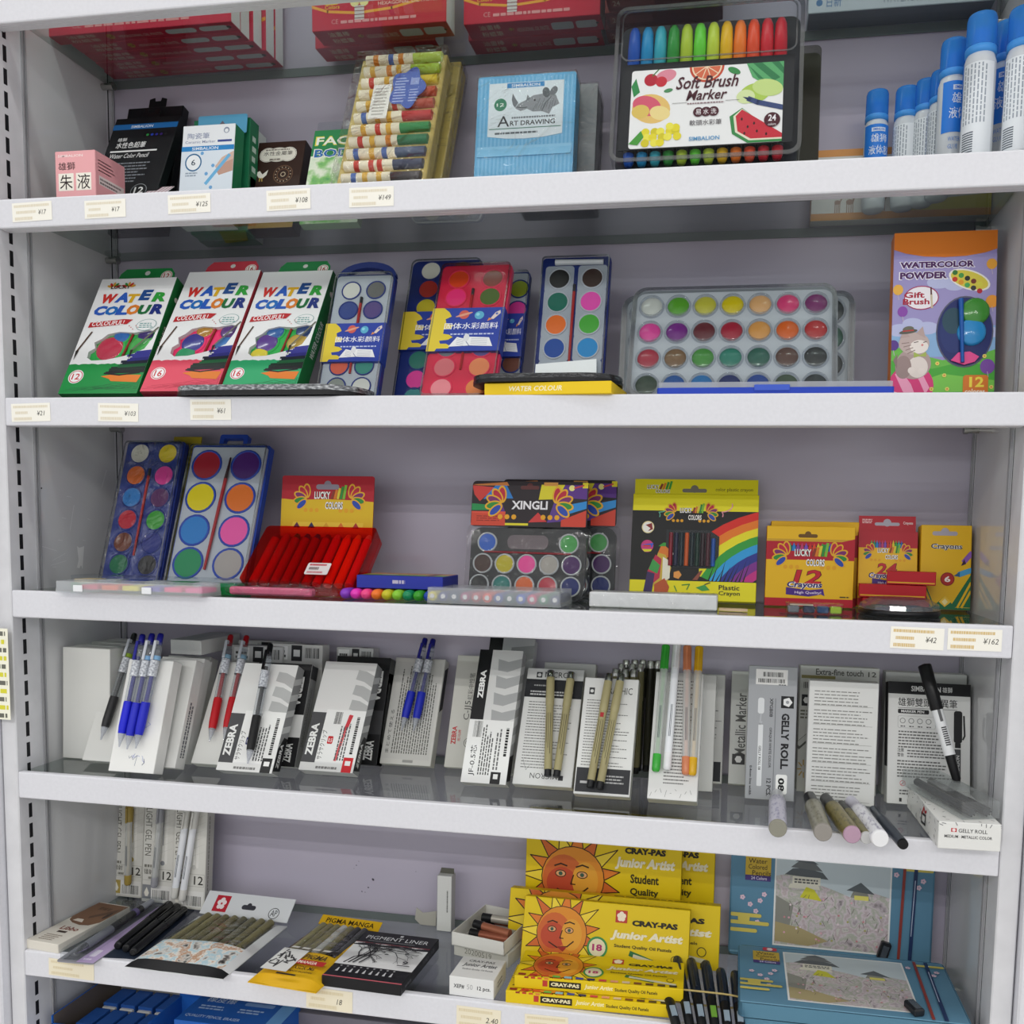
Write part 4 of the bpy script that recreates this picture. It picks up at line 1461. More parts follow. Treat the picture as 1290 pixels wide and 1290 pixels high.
t, w_, h_ = palette(668, 757, (683, 322), 'C', .08, grid((.27, .75), (.845, .685, .53, .37, .2), ['#2c2a2a', '#3e2a24', '#1f6a58', '#e84fae', '#e8702a', '#4aa83a', '#1f4a9a', '#2a8ac8', '#c8c8c8', '#9ab0c0']), '#1f2f78', '#b8bcc4',
        'navy paint set of square wells standing behind the black oval palette', 'paint_set', .014, None, .004, .0135, cellbox=True)
st = MB(); st.prism([(-w_ * .46, h_ * .02), (w_ * .44, h_ * .02), (w_ * .40, h_ * .28), (-w_ * .46, h_ * .25)], -.0018, -.0014, '#eef3f3')  # white label, with the glare on it painted in as its near-white colour
F = Face(st, (-w_ * .46, -.0018, 0), (1, 0, 0), (0, 0, 1), w_ * .9, h_ * .26)
F.lines(.1, .55, .9, .75, 2, '#d0d8da', 3, .4)
st.build('price_sticker', t)
tb = MB(); tb.tube((-w_ * .3, .002, h_ * .955), (w_ * .4, .002, h_ * .95), .0035, .003, '#c8ccd0', 10); tb.build('paint_tube', t)

# clear 28 pan sets
C28 = ['#c9c9c3', '#5aa02e', '#c4bc42', '#d8c018', '#dea872', '#d83a72', '#7a2a66', '#e04a9a', '#7a2f86', '#6a2f36', '#a8283c', '#dc9a52', '#dc6428', '#b83a3c', '#a8283e', '#7a5a3c', '#3f8a34', '#1f7866', '#1f5a4c', '#5a3c34', '#2c2e30', '#3a4a3c', '#2a5aa0', '#2f78b8', '#23306a', '#2a4a98', '#4a5a48', '#3a3f42']
xs = [.1 + i * .133 for i in range(7)]
lidc = clear('pan_lid', '#f8fafa', .018, .05, edge=.25)
def pan_set(uL, uR, tl, y, label, cols, lean=None):
    t_ = .014
    M, w, h = stand(uL, uR, tl, 'C', y, t=t_, name='28 pans', lean=lean)
    t = thing('paint_set', label, 'paint set', M, 'clear paint sets')
    MB().prism(rrect(w, h, .016, 6, 0, h / 2), .007, t_, clear('pan_tray_edge', '#d4d8dc', .06, .1, .55, '#b9bdc4')).build('tray', t)
    MB().prism(rrect(w * .96, h * .94, .012, 6, 0, h / 2), .0062, .0069, ink('#c2c5cc', .3)).build('tray_face', t)
    r = w * .056
    k = 0
    for z_ in (.84, .605, .37, .135):
        for x in xs:
            pm = MB()
            X, Z = (x - .5) * w, z_ * h
            pm.lathe((X, .0062, Z), (0, -1, 0), [(0, r * 1.16), (.004, r * 1.05), (.004, r * .97), (.0012, r * .95)], clear('pan_cup', '#e8eaee', .08, .08, .15, '#c8ccd2'), 22, False)
            pm.lathe((X, .0058, Z), (0, -1, 0), [(0, r * .95), (.001, r * .8), (.0016, 0)], ink(cols[k % 28], .3, 0, .6), 22, False)
            pm.build('paint_pan', t)
            k += 1
    l_ = MB(); l_.prism(rrect(w * .99, h * .99, .016, 6, 0, h / 2), -.0003, .0006, lidc)
    l_.prism(rrect(w * .985, h * .98, .015, 6, 0, h / 2), -.001, -.0003, clear('case_rim', ''), hole=rrect(w * .94, h * .93, .012, 6, 0, h / 2))
    l_.build('clear_lid', t)
    return t
pan_set(786, 1056, (797, 362), .06, 'clear set of four rows of paint pans standing in front', C28)
pan_set(776, 1076, (782, 372), .104, 'clear paint set standing behind, its edges showing at both sides', [c if i % 7 not in (0, 6) else ['#b85a4a', '#3a3f42', '#a8304a', '#2f5a4a', '#8a2a4a', '#3a3a3a', '#b84a8a', '#2f3a3a'][i // 7 * 2 % 8 + (i % 7 == 6)] for i, c in enumerate(C28)], lean=.18)

# watercolour powder box
M, w_, h_ = stand(1121, 1252, (1127, 294), 'C', .075, t=.02, name='powder box')
t = thing('powder_box', 'tall purple watercolor powder box with oval window and drawn grey cat', 'paint box', M)
mb = carton(w_, h_, .02, '#9a8fc8', '#d8782a')
F = front(mb, w_, h_)
F.rect(0, .4, 1, .86, '#9d94c6'); F.rect(0, .26, 1, .44, '#8ab0d8')
for x, y_, r in ((.08, .42, .12), (.2, .46, .1), (.34, .43, .12), (.6, .68, .1), (.45, .7, .12), (.75, .42, .1), (.95, .4, .1)):
    F.ell(x, y_, r, '#b8bce0', ry=r * .55)
F.poly([(0, 0), (1, 0), (1, .3), (.8, .26), (.5, .24), (.3, .27), (0, .33)], '#6ab84a')
F.poly([(0, 0), (1, 0), (1, .2), (.7, .23), (.4, .19), (0, .24)], '#4aa83a')
F.poly([(.2, .1), (.5, .16), (1, .12), (1, .06), (.3, .05)], '#7cc850')
F.poly([(0, 1), (0, .9), (.12, .875), (.3, .855), (.5, .848), (.7, .852), (.88, .868), (1, .89), (1, 1)], '#dc7a28')
F.rect(0, 0, 1, .022, '#dc7a3a')
F.text('WATERCOLOR', .055, .783, .74, .045, '#f4eef6', .09); F.text('WATERCOLOR', .065, .787, .72, .038, '#4a1f5a', .05)
F.text('POWDER', .055, .717, .48, .05, '#f4eef6', .09); F.text('POWDER', .065, .722, .46, .042, '#4a1f5a', .05)
F.ell(.74, .71, .21, '#ece8e0', ry=.1, rot=-.35); F.ell(.74, .71, .19, '#d8c84a', ry=.085, rot=-.35)
for i, c in enumerate(('#3a7a3a', '#c83a2a', '#4a9a4a', '#e09a2a', '#2a2a2a', '#4aa85a', '#7a3a2a', '#3a3a3a', '#d8d04a', '#b82a3a')):
    F.ell(.6 + .06 * (i // 2), .745 - .018 * (i // 2) - .04 * (i % 2) + .01, .026, c)
F.ell(.28, .61, .17, '#a82a5a', ry=.125); F.ell(.28, .61, .16, '#efeaf0', ry=.115)
F.text('Gift', .11, .61, .2, .035, '#a81f3a', .03); F.text('Brush', .1, .57, .26, .035, '#a81f3a', .03)
F.line([(.385, .55), (.375, .63)], .02, '#c8b8a0'); F.line([(.375, .63), (.37, .67)], .015, '#5a2a2a')
for x, y_, r, c in ((.1, .53, .05, '#8a4aa8'), (.05, .66, .05, '#e8b04a'), (.95, .8, .05, '#e0a03a'), (.96, .58, .06, '#e89a3a'), (.93, .2, .07, '#7a4aa0'), (.02, .33, .05, '#5a3a8a')):
    F.ell(x, y_, r, c, ry=r * 1.1); F.line([(x, y_ - .03), (x + .01, y_ - .06)], .006, '#c8b8c8')
# cat on a striped ball
F.ell(.2, .09, .22, '#d83a7a'); F.poly([(.04, .16), (.1, .18), (.2, .1), (.26, .01), (.2, .0), (.12, .06)], '#f0a0c0'); F.poly([(.2, .19), (.3, .17), (.38, .08), (.34, .04), (.28, .12)], '#f0a0c0'); F.line([(-.02, .06), (.1, .04), (.2, 0)], .02, '#f0c0d4')
F.ell(.22, .22, .17, '#b09a98', ry=.16); F.ell(.26, .2, .1, '#e4d8d2', ry=.11); F.ell(.12, .2, .08, '#9a8482', ry=.12)
F.poly([(.06, .19), (.02, .24), (.06, .28)], '#8a7472')
F.ell(.22, .34, .15, '#c0aca8', ry=.115); F.ell(.27, .32, .09, '#ece2dc', ry=.07)
F.poly([(.24, .4), (.3, .44), (.33, .37)], '#b8a09c'); F.poly([(.08, .37), (.12, .42), (.18, .38)], '#b8a09c')
for i in range(4):
    F.line([(.1 + .02 * i, .34 - .02 * i), (.17 + .02 * i, .345 - .015 * i)], .008, '#8a7472')
F.ell(.16, .41, .09, '#5a5a52', ry=.022, rot=.15); F.ell(.16, .425, .055, '#6a6a5e', ry=.03, rot=.15); F.line([(.11, .413), (.21, .418)], .014, '#b83a3a')
F.line([(.22, .345), (.26, .35)], .008, '#5a4644'); F.line([(.31, .345), (.34, .35)], .008, '#5a4644'); F.ell(.3, .33, .012, '#d88a8a', n=8)
F.poly([(.22, .29), (.28, .27), (.34, .29), (.34, .26), (.28, .265), (.22, .255)], '#a8b85a')
F.ell(.2, .18, .035, '#e8dcd6'); F.ell(.3, .175, .035, '#e8dcd6')
for x, y_ in ((.45, .22), (.52, .15), (.4, .07), (.55, .07), (.97, .08), (.9, .26)):
    F.ell(x, y_, .022, '#e8d86a', n=6); F.ell(x, y_, .009, '#d87a4a', n=6)
F.rr(.7, .0, .94, .15, .03, '#dc7a28')
F.text('12', .76, .08, .14, .06, '#f6e04a', .03); F.text('colores', .72, .04, .19, .03, '#f4ecd8', .02)
mb.build('carton', t)
wn = MB()
cx, cz = w_ * .205, h_ * .405
wn.prism(ellipse(cx, cz, w_ * .275, h_ * .21, 32), -.0004, -.0002, '#5a5a70')
wn.prism(ellipse(cx, cz, w_ * .262, h_ * .2, 32), -.0007, -.0004, '#1f2a66')
F = Face(wn, (cx - w_ * .26, -.0007, cz - h_ * .2), (1, 0, 0), (0, 0, 1), w_ * .52, h_ * .4)
F.ell(.3, .5, .26, '#26346f', ry=.42); F.ell(.28, .66, .2, '#2a4a5a', ry=.26)
wn.build('window', t)
for x, z_, r, c in ((.33, .52, .022, '#3f8a34'), (.3, .4, .021, '#2a8ac8'), (.2, .265, .0, '#d83a8a')):
    if r:
        pm = MB(); dome(pm, x * w_ - w_ * .03, z_ * h_ - .0, w_ * .14, -.0009, ink(c, .2, 0, .5), 20, raise_=.003); pm.build('paint_pot', t)
pm = MB()
pm.prism([(cx - w_ * .13, h_ * .235), (cx, h_ * .208), (cx + w_ * .1, h_ * .225), (cx + w_ * .14, h_ * .255), (cx + w_ * .05, h_ * .285), (cx - w_ * .06, h_ * .28)], -.0025, -.0008, ink('#e0408a', .3)); pm.build('paint_pot', t)
b = MB(); b.tube((cx - w_ * .02, -.004, h_ * .22), (cx - w_ * .05, -.004, h_ * .59), .0018, .0026, '#1f5aa8', 8); b.build('paint_brush', t)

# flat things on the front edge
z = ZS['C']
def oval(name, label, uL, uR, y, d, t_, base, col, edge, cat):
    A, B = x_at(uL, y + d / 2, z + base), x_at(uR, y + d / 2, z + base)
    t = thing(name, label, cat, Matrix.Translation(((A + B) / 2, y + d / 2, z + base + .0005)))
    w = B - A
    e = rrect(w, d, min(d, w) * .46, 9)
    mb = MB()
    n = len(e)
    mb.prism(e, 0, t_ * .45, ink(col, .35), axis='z')
    mb.build('tray', t)
    mb = MB()
    mb.prism([(a * .995, b * .99) for a, b in e], t_ * .45, t_, edge, axis='z', smooth=True)
    mb.build('wrapped_rim', t)
    return t
o = oval('palette', 'oval black palette in silvery wrap lying over the shelf edge', 235, 467, -.008, .095, .0105, .001, '#1c1c1e', speckle('silver_wrap', ['#3a3a3c', '#77797c', '#c4c6c8'], 170, .25, 6, .4, .3, (1, 1, 3)), 'palette')
# yellow watercolour box with a black palette on top
zt = z + .0135
A = Vector((x_at(610, .004, z), .004, z)); B = Vector((x_at(770, -.006, z), -.006, z))
ex = (B - A); ex.z = 0; w_ = ex.length; ex.normalize()
ey = Vector((-ex.y, ex.x, 0))
mb = MB().box(-w_ / 2, w_ / 2, 0, .085, 0, .0125, '#e8c414', .0006)
F = front(mb, w_, .0125)
F.text('WATER COLOUR', .2, .3, .42, .42, '#f4ecc8', .02, .2)
single('watercolour_box', mb, 'yellow watercolour box lying flat with its corner over the shelf edge', 'watercolour box', frame((A + B) / 2 + Vector((0, 0, .0004)), ex, ey, Vector((0, 0, 1))))
o = oval('palette', 'black oval palette in clear wrap resting on the yellow box', 599, 784, -.002, .078, .0085, .0132, '#151517', speckle('black_wrap', ['#111113', '#1e1e20', '#4a4c50'], 150, .2, 5, .4, 0, (1, 1, 3)), 'palette')
# closed blue case with a clear lid
A = x_at(827, .004, z); B = x_at(1127, .004, z)
w_ = B - A
t = thing('paint_case', 'long closed blue paint case with clear lid lying along the edge', 'paint case', Matrix.Translation(((A + B) / 2, .004, z + .0005)))
MB().prism(rrect(w_, .05, .004, 4, 0, .025), 0, .0065, ink('#1f3fb0', .3), axis='z').build('case_base', t)
MB().prism(rrect(w_ * .99, .048, .004, 4, 0, .025), .0065, .012, MILKY, axis='z').build('clear_lid', t)
MB().box(-w_ * .08, w_ * .07, -.0012, .0005, .003, .009, '#3a58c0', .0005).build('latch', t)
# ================================================================ fourth shelf
YEL, CRED = '#e6b41e', '#b01c2c'
def lucky(F, cx, cy, s, text=True, outline='#2a1a18'):
    """printed logo: two fans of coloured petals about the lettering; s = half width in fractions"""
    k = F.w / F.h
    for sg in (-1, 1):
        for i, (a, c) in enumerate(((95, '#b8243a'), (125, '#b8243a'), (158, '#7a2a6a'), (190, '#2f8a3a'), (222, '#2a4aa8'))):
            a = math.radians(a if sg < 0 else 180 - a)
            x, y = cx + sg * s * .62 + math.cos(a) * s * .22, cy + math.sin(a) * s * .22 * k
            F.ell(x, y, s * .2, '#e0a82a', ry=s * .105, rot=a)
            F.ell(x, y, s * .155, c, ry=s * .072, rot=a)
        for i in range(3):
            F.ell(cx + sg * s * (.34 + .16 * i), cy - s * .3 * k, s * .06, '#e0a020', n=8)
    if text:
        for b, c in ((.085, outline), (.03, '#f2eee8')):
            F.text('LUCKY', cx - s * .42, cy, s * .45, s * .2 * k, c, b)
            F.text('COLORS', cx - s * .1, cy - s * .27 * k, s * .5, s * .2 * k, c, b)
        for i, c in enumerate(('#8a3a2a', '#d87a2a', '#d8c83a', '#2f8a3a', '#7ab83a')):
            F.line([(cx + s * (.08 + .085 * i), cy + s * .02 * k), (cx + s * (.13 + .085 * i), cy + s * (.2 + .04 * i) * k)], s * .07, c)

def hole_print(F, cx, cy, w_, h_, mat):
    F.rr(cx - w_ / 2, cy - h_ / 2, cx + w_ / 2, cy + h_ / 2, h_ * F.h / F.w / 2, mat)
    F.ell(cx, cy + h_ * .45, w_ * .16, mat)

P12 = ['#c8c6bc', '#d8c024', '#d86a2a', '#e0409a', '#2f78c0', '#5a3060', '#b8283a', '#3f9a3a', '#6a3a2a', '#2a3480', '#1f6a48', '#2a2a2c']
palette(122, 197, (158, 554), 'D', .085, grid((.27, .75), (.91, .755, .6, .445, .29, .14), P12), '#24357e', '#2c3f92',
        'wrapped blue paint set of twelve pans at the left end of the shelf', 'paint_set', .014, None, .004, .0145, lid=WRAP)
t, w_, h_ = palette(204, 306, (240, 558), 'D', .075, grid((.24, .74), (.85, .62, .39, .165), ['#a81f30', '#4f2272', '#e0cc1c', '#e0722a', '#2f7cc4', '#ee5aa6', '#2a8a5a', '#a8a09c']), '#2a48a8', '#c6c8d0',
        'blue framed paint set of eight large pans with blue handle', 'paint_set', .016, None, .004, .021, brush=False, handle=(.36, .0175))
b = MB(); b.tube((-.003, .002, h_ * .12), (.003, .002, h_ * .75), .0016, .0022, '#a82a30', 8); b.tube((.003, .002, h_ * .75), (.0045, .002, h_ * .9), .0022, .001, '#3a2226', 8); b.build('paint_brush', t)
M, w_, h_ = stand(196, 232, (222, 550), 'D', .125, t=.012, name='yellow card', lean=.22)
mb = carton(w_, h_, .002, '#b8a42a')
front(mb, w_, h_).lines(.1, .8, .9, .97, 5, '#8a7a2a', 2)
single('backing_card', mb, 'yellow backing card showing between the two blue paint sets', 'card', M)

z = ZS['D']
def long_case(name, label, cat, uL, uR, y, d, h, base_m, lid_m, fill=(), base_h=.4, r=.003, base=0.0, ang=0, pens=False, latches=()):
    A, B = x_at(uL, y, z + base), x_at(uR, y, z + base)
    w = B - A
    M = Matrix.Translation(((A + B) / 2, y, z + base + .0005)) @ Matrix.Rotation(math.radians(ang), 4, 'Z')
    t = thing(name, label, cat, M)
    MB().prism(rrect(w, d, r, 4, 0, d / 2), 0, h * base_h, base_m, axis='z').build('case_base', t)
    MB().prism(rrect(w * .995, d * .98, r, 4, 0, d / 2), h * base_h, h, lid_m, axis='z').build('clear_lid', t)
    n = len(fill)
    for i, c in enumerate(fill):
        x = -w / 2 + w * (i + .5) / n
        if c is None:
            continue
        b = MB()
        if pens:
            b.tube((x, .002, h * .45), (x, d * .92, h * .45), h * .32, None, ink(c, .3), 12)
            b.tube((x, .0012, h * .45), (x, .002, h * .45), h * .16, None, '#e8e4e0', 10)
            b.build('felt_tip', t)
        else:
            b.prism(rrect(w / n * .8, d * .7, .002, 3, x, d / 2), h * base_h * .9, h * .72, ink(c, .4), axis='z')
            b.build('paint_cake', t)
    for x in latches:
        b = MB().box((x - .5) * w - .006, (x - .5) * w + .006, -.0012, .0, h * .15, h * .7, '#e4e6ea', .0005)
        b.build('latch', t)
    return t, w
long_case('paint_case', 'clear flat paint case lying foremost at the left end of the shelf', 'paint case', 68, 253, -.012, .042, .0135, MILKY, MILKY,
          (None, '#d8486a', '#e8683a', '#e8d83a', '#6a5ac0', '#f04a84', '#f05a9a'), .35, .004, latches=(.17, .64))
long_case('paint_case', 'green paint case with bubbled clear lid behind the clear flat case', 'paint case', 86, 298, .034, .036, .0175, ink('#167a3c', .3), CASE,
          ('#e8d0a0', '#c8ccd0', '#2a4aa0', '#b8bcc0', '#2f8a4a', '#c8ccd0', '#2a8a5a'), .5, .006)
# pink stick in a clear pouch
A, B = x_at(288, .03, z), x_at(392, .03, z)
t = thing('pencil_pouch', 'pink stick in a crumpled clear pouch before the red case', 'pouch', Matrix.Translation((A, .03, z + .0005)))
MB().box(0, B - A, 0, .012, .0015, .0105, '#d86a8c', .002).build('pink_stick', t)
mb = MB()
L = x_at(423, .03, z) - A
mb.lathe((-.004, .005, .008), (1, 0, 0), [(0, .006), (.02, .0078), (L * .7, .0078), (L * .8, .005), (L * .9, .0095), (L, .0085)], WRAP, 14, False)
mb.build('clear_pouch', t)

# red case of crayons, leaning, and its header card
M, w_, h_ = stand(300, 446, (337, 662), 'D', .05, t=.024, name='red case')
t = thing('crayon_case', 'translucent red crayon case leaning back with white price sticker', 'crayon case', M)
MB().prism(rrect(w_, h_, .005, 4, 0, h_ / 2), .018, .024, ink('#b01a20', .3)).build('case_back', t)
cc = ['#6a1a1a', '#b83a2a', '#3a6a2a', '#2a2a6a', '#2a4a8a', '#7a1a2a', '#e06a8a', '#f08a3a', '#f8d04a', '#f4e4dc']
for i, c in enumerate(cc):
    x = (-.42 + .093 * i) * w_
    b = MB()
    b.tube((x, .011, h_ * .06), (x, .011, h_ * .86), .0052, None, ['#c02a2a', '#b82428', '#a82024', '#a82024', '#a01c22', '#b8222a', '#d83860', '#ff6a24', '#ff8a3a', '#f06a88'][i], 12)
    b.tube((x, .011, h_ * .86), (x, .011, h_ * .95), .0048, .003, c, 10)
    b.build('crayon', t)
l_ = MB(); l_.prism(rrect(w_, h_, .005, 4, 0, h_ / 2), 0, .0178, REDCASE)
l_.build('red_lid', t)
st = MB(); st.prism(rrect(w_ * .2, h_ * .2, .002, 3, w_ * .14, h_ * .23), -.0005, -.0001, '#f0e8e8')
F = Face(st, (w_ * .04, -.0005, h_ * .13), (1, 0, 0), (0, 0, 1), w_ * .2, h_ * .2)
F.lines(.1, .75, .9, .92, 1, '#c83a4a', 2, .9, .1); F.lines(.12, .4, .6, .65, 1, '#8a7a7a', 5, .9, .2); F.lines(.1, .1, .8, .28, 1, '#d88a90', 3, .9, .2)
st.build('price_sticker', t)
M, w_, h_ = stand(350, 466, (357, 599), 'D', .128, t=.001, name='lucky card', lean=.1)
mb = MB().prism(rrect(w_, h_, .003, 3, 0, h_ / 2), 0, .0012, CRED)
F = front(mb, w_, h_)
F.poly([(0, 0), (1, 0), (1, .78), (.85, .79), (.5, .8), (.15, .79), (0, .8)], '#dcb61e')
hole_print(F, .5, .905, .25, .045, '#8f8794')
lucky(F, .52, .8, .38)
F.poly([(.1, .52), (.14, .6), (.9, .6), (.9, .52)], '#e8c83a')
for i in range(5):
    F.poly([(.14 + i * .16, .55), (.22 + i * .16, .55), (.18 + i * .16, .6)], ['#5a1a4a', '#2a2a5a', '#d8a82a', '#d87a2a', '#a82a2a'][i])
single('header_card', mb, 'red and yellow header card standing behind the red crayon case', 'card', M)

# felt tips in a row with the rainbow box on top
cols = ['#8a3fc0', '#e83ab8', '#f04a8a', '#f0782a', '#c8c02a', '#8ac83a', '#1f8a5a', '#3a9a2a', '#2a4aa8']
A, B = x_at(426, .034, z), x_at(545, .034, z)
t = thing('felt_tip_set', 'row of coloured felt tips with round ends under the rainbow box', 'felt tips', Matrix.Translation(((A + B) / 2, .034, z + .0005)))
n = 9
wd = B - A
for i, c in enumerate(cols):
    x = -wd / 2 + wd * (i + .5) / n
    r = wd / n * .5
    b = MB().lathe((x, 0, r), (0, 1, 0), [(0, 0), (.0006, r * .5), (.0025, r * .85), (.006, r), (.1, r)], ink(c, .25), 14)
    b.build('felt_tip', t)
zt = .0135
A, B = x_at(450, .045, z + zt), x_at(557, .045, z + zt)
w_ = B - A
t = thing('pencil_box', 'flat rainbow topped box with blue edge lying on the felt tips', 'pencil box', Matrix.Translation(((A + B) / 2, .045, z + zt)) @ Matrix.Rotation(math.radians(2), 4, 'Z'))
mb = MB().box(-w_ / 2, w_ / 2, 0, .062, 0, .0145, '#27329a', .0006)
F = top(mb, w_, .062, .0145)
for i, c in enumerate(('#2a3aa0', '#5a9a4a', '#8ac04a', '#c8a86a', '#c88a5a', '#d8a080', '#b87a5a')):
    F.rect(0.01, i * .14 + .02, .99, i * .14 + .16, c)
F.rect(.2, .68, .8, .72, '#7a4a3a'); F.rect(.75, .2, .85, .9, '#8a5a4a'); F.ell(.3, .4, .1, '#d8d8c8', ry=.06)
F = front(mb, w_, .0145)
F.lines(.42, .4, .58, .7, 1, '#b8b0c8', 2, .9, .1)
mb.build('carton', t)

# clear case of felt tips
long_case('felt_tip_case', 'clear case of felt tips seen end on, right of the rainbow box', 'felt tip case', 536, 706, .026, .062, .017, MILKY, MILKY,
          ('#e0d02a', '#2a3480', '#2f4a6a', '#a82a6a', '#c83a4a', '#f04a2a', '#2a4aa0', '#1f5a5a', '#2a5ac0', '#d82a6a', '#2f8a5a', '#2a3a6a'), .3, .003, pens=True, ang=-1.5)

# petal headed sets in bags
def header_set(uL, uR, tl, y, label, lean=None):
    M, w, h = stand(uL, uR, tl, 'D', y, t=.014, name='xingli', lean=lean)
    t = thing('paint_set', label, 'paint set', M, 'bagged black paint sets')
    hp = h * .6
    tr = MB().prism(rrect(w * .96, hp, .012, 6, 0, hp / 2), .004, .014, ink('#26282a', .3))
    tr.prism(rrect(w * .34, hp * .2, .007, 5, 0, hp * .8), .0032, .0041, '#6a6064')
    tr.build('tray', t)
    cells = [(-.34, .79, '#3a62b8'), (.34, .79, '#4a9a52')]
    for i, c in enumerate(('#4a3a34', '#b8ac2a', '#e8509a', '#a8a49c', '#4a2a5e')):
        cells.append((-.37 + .185 * i, .49, c))
    for i, c in enumerate(('#2a2c2e', '#2f7a74', '#d86a3a', '#b83a4a', '#26306a')):
        cells.append((-.39 + .19 * i, .19, c))
    for x, z_, c in cells:
        pm = MB()
        r = w * .078
        pm.lathe((x * w, .0042, z_ * hp), (0, -1, 0), [(0, r * 1.08), (.002, r * 1.05), (.002, r * .92), (.0008, r * .9)], ink('#b4b8ba', .25), 20, False)
        pm.lathe((x * w, .004, z_ * hp), (0, -1, 0), [(.0008, r * .92), (.0014, 0)], ink(c, .5), 20, False)
        pm.build('paint_pan', t)
    b = MB(); b.tube((-w * .36, .003, hp * .655), (w * .36, .003, hp * .645), .0012, None, '#8a1f2a', 8); b.build('paint_brush', t)
    hd = MB().prism(rrect(w * .97, h * .39, .005, 4, 0, h * .8), -.0006, .0004, '#241c22')
    F = Face(hd, (-w * .485, -.0006, h * .605), (1, 0, 0), (0, 0, 1), w * .97, h * .39, (.004, .02, .996, .98))
    F.poly([(0, .92), (.3, .98), (.32, .9), (.05, .9)], '#c87a3a'); F.poly([(0, .9), (.2, .86), (.07, .55), (.02, .7)], '#c83a34')
    F.poly([(.1, .6), (.2, .9), (.3, .9), (.36, .62)], '#2a78c0'); F.poly([(0, .35), (0, .5), (.12, .48), (.18, .36)], '#1f8a4a')
    F.poly([(.12, .5), (.26, .55), (.3, .3), (.2, .35)], '#5a2f80'); F.rect(0, 0, .3, .33, '#c8442e'); F.poly([(0, .33), (.3, .33), (.3, .25), (0, .3)], '#d8503a')
    F.lines(.05, .12, .28, .26, 3, '#8a2a1c', 3, .4)
    F.poly([(.6, .93), (.82, .93), (.8, .62), (.58, .6)], '#d8cc2a'); F.poly([(.75, .65), (.99, .62), (.99, .93), (.8, .93)], '#5a2f86')
    F.poly([(.66, .1), (.84, .15), (.84, .55), (.72, .6)], '#5a3a8a'); F.poly([(.82, .28), (.99, .42), (.99, .58), (.84, .5)], '#2a88cc')
    F.poly([(.78, .0), (.78, .16), (.99, .38), (.99, 0)], '#c8402e'); F.poly([(.5, .1), (.66, .12), (.58, .32)], '#c83a3a')
    F.rect(.3, .03, .5, .08, '#d8cc2a'); F.rect(.62, .9, .74, .98, '#d89a4a'); F.rect(.95, .86, 1, .99, '#e0d02a')
    F.ell(.86, .86, .025, '#e8e08a'); F.line([(.88, .86), (.96, .92)], .012, '#c83a3a')
    hole_print(F, .5, .86, .16, .08, '#5a2a2a')
    lucky(F, .5, .5, .37, False)
    for bb, c in ((.07, '#2a2024'), (.03, '#e8e6ea')):
        F.text('XINGLI', .35, .38, .31, .19, c, bb)
    hd.build('header_card', t)
    wp = MB().prism(rrect(w * 1.02, hp * 1.02, .004, 3, 0, hp * .51), .0004, .016, BAG)
    wp.build('clear_bag', t)
    return t
header_set(585, 737, (594, 605), .1, 'bagged black paint set with petal header standing in front')
header_set(626, 775, (632, 603), .142, 'bagged black paint set mostly hidden behind the front petal headed one', .12)

# long white box in film, wooden paddle
A, B = x_at(742, .05, z), x_at(903, .05, z)
w_ = B - A
t = thing('pencil_carton', 'long white filmed box lying before the plastic crayon box', 'carton', Matrix.Translation(((A + B) / 2, .05, z + .0005)))
MB().box(-w_ / 2, w_ / 2, 0, .03, 0, .0165, '#eef0f3', .0012).build('carton', t)
MB().box(-w_ / 2 - .0008, w_ / 2 + .0008, -.0008, .031, -.0002, .0172, WRAP, .0012).build('film', t)
A = x_at(902, .055, z); B = x_at(938, .055, z)
mb = MB().prism([(0, .0), (B - A - .006, -.004), (B - A, -.001), (B - A, .005), (B - A - .005, .008), (0, .01)], 0, .0025, '#d8bc9c', axis='z')
single('wooden_paddle', mb, 'small wooden paddle poking out right of the long white box', 'paddle', frame(Vector((A + .003, .055, z + .0008)), Vector((1, 0, 0)), Vector((0, 1, 0)), Vector((0, 0, 1))))

# plastic crayon box
M, w_, h_ = stand(792, 952, (799, 603), 'D', .145, t=.02, name='plastic crayon')
t = thing('crayon_box', 'large yellow and black plastic crayon box with drawn parrot and rainbow', 'crayon box', M)
hb = h_ * .875
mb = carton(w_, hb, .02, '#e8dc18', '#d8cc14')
F = front(mb, w_, hb)
F.rect(0, .18, 1, .84, '#141414')
for i, c in enumerate(('#d8281e', '#e87a1e', '#e8dc1e', '#2f9a3a', '#2a9ad8', '#26308a', '#7a2a8a', '#c02a80')):
    pts = []
    r0, r1 = 1.05 - i * .075, 1.05 - (i + 1) * .075
    for j in range(9):
        a = math.radians(92 + 62 * j / 8)
        pts.append((1.27 + r0 * .95 * math.cos(a), -.12 + r0 * .95 * math.sin(a)))
    for j in range(8, -1, -1):
        a = math.radians(92 + 62 * j / 8)
        pts.append((1.27 + r1 * .95 * math.cos(a), -.12 + r1 * .95 * math.sin(a)))
    F.clip = (.55, .185, 1, .84)
    F.poly(pts, c)
F.clip = (0, 0, 1, 1)
rnd = random.Random(3)
for i in range(10):
    x = .62 + .03 * i
    F.poly([(x, .185), (x + .012, .185), (x + .05 + .02 * rnd.random(), .3 + .12 * rnd.random())], '#141414')
F.ell(.13, .68, .05, '#e8d8a0'); F.ell(.13, .68, .043, '#f2eee6'); F.poly([(.11, .7), (.16, .72), (.17, .66), (.13, .64), (.15, .67)], '#8a2a2a')
F.ell(.13, .5, .05, '#c83a7a'); F.poly([(.09, .47), (.17, .47), (.16, .45), (.11, .445)], '#d8d02a'); F.poly([(.08, .51), (.18, .53), (.17, .49)], '#2a5ac8'); F.rect(.1, .495, .16, .51, '#c83a2a')
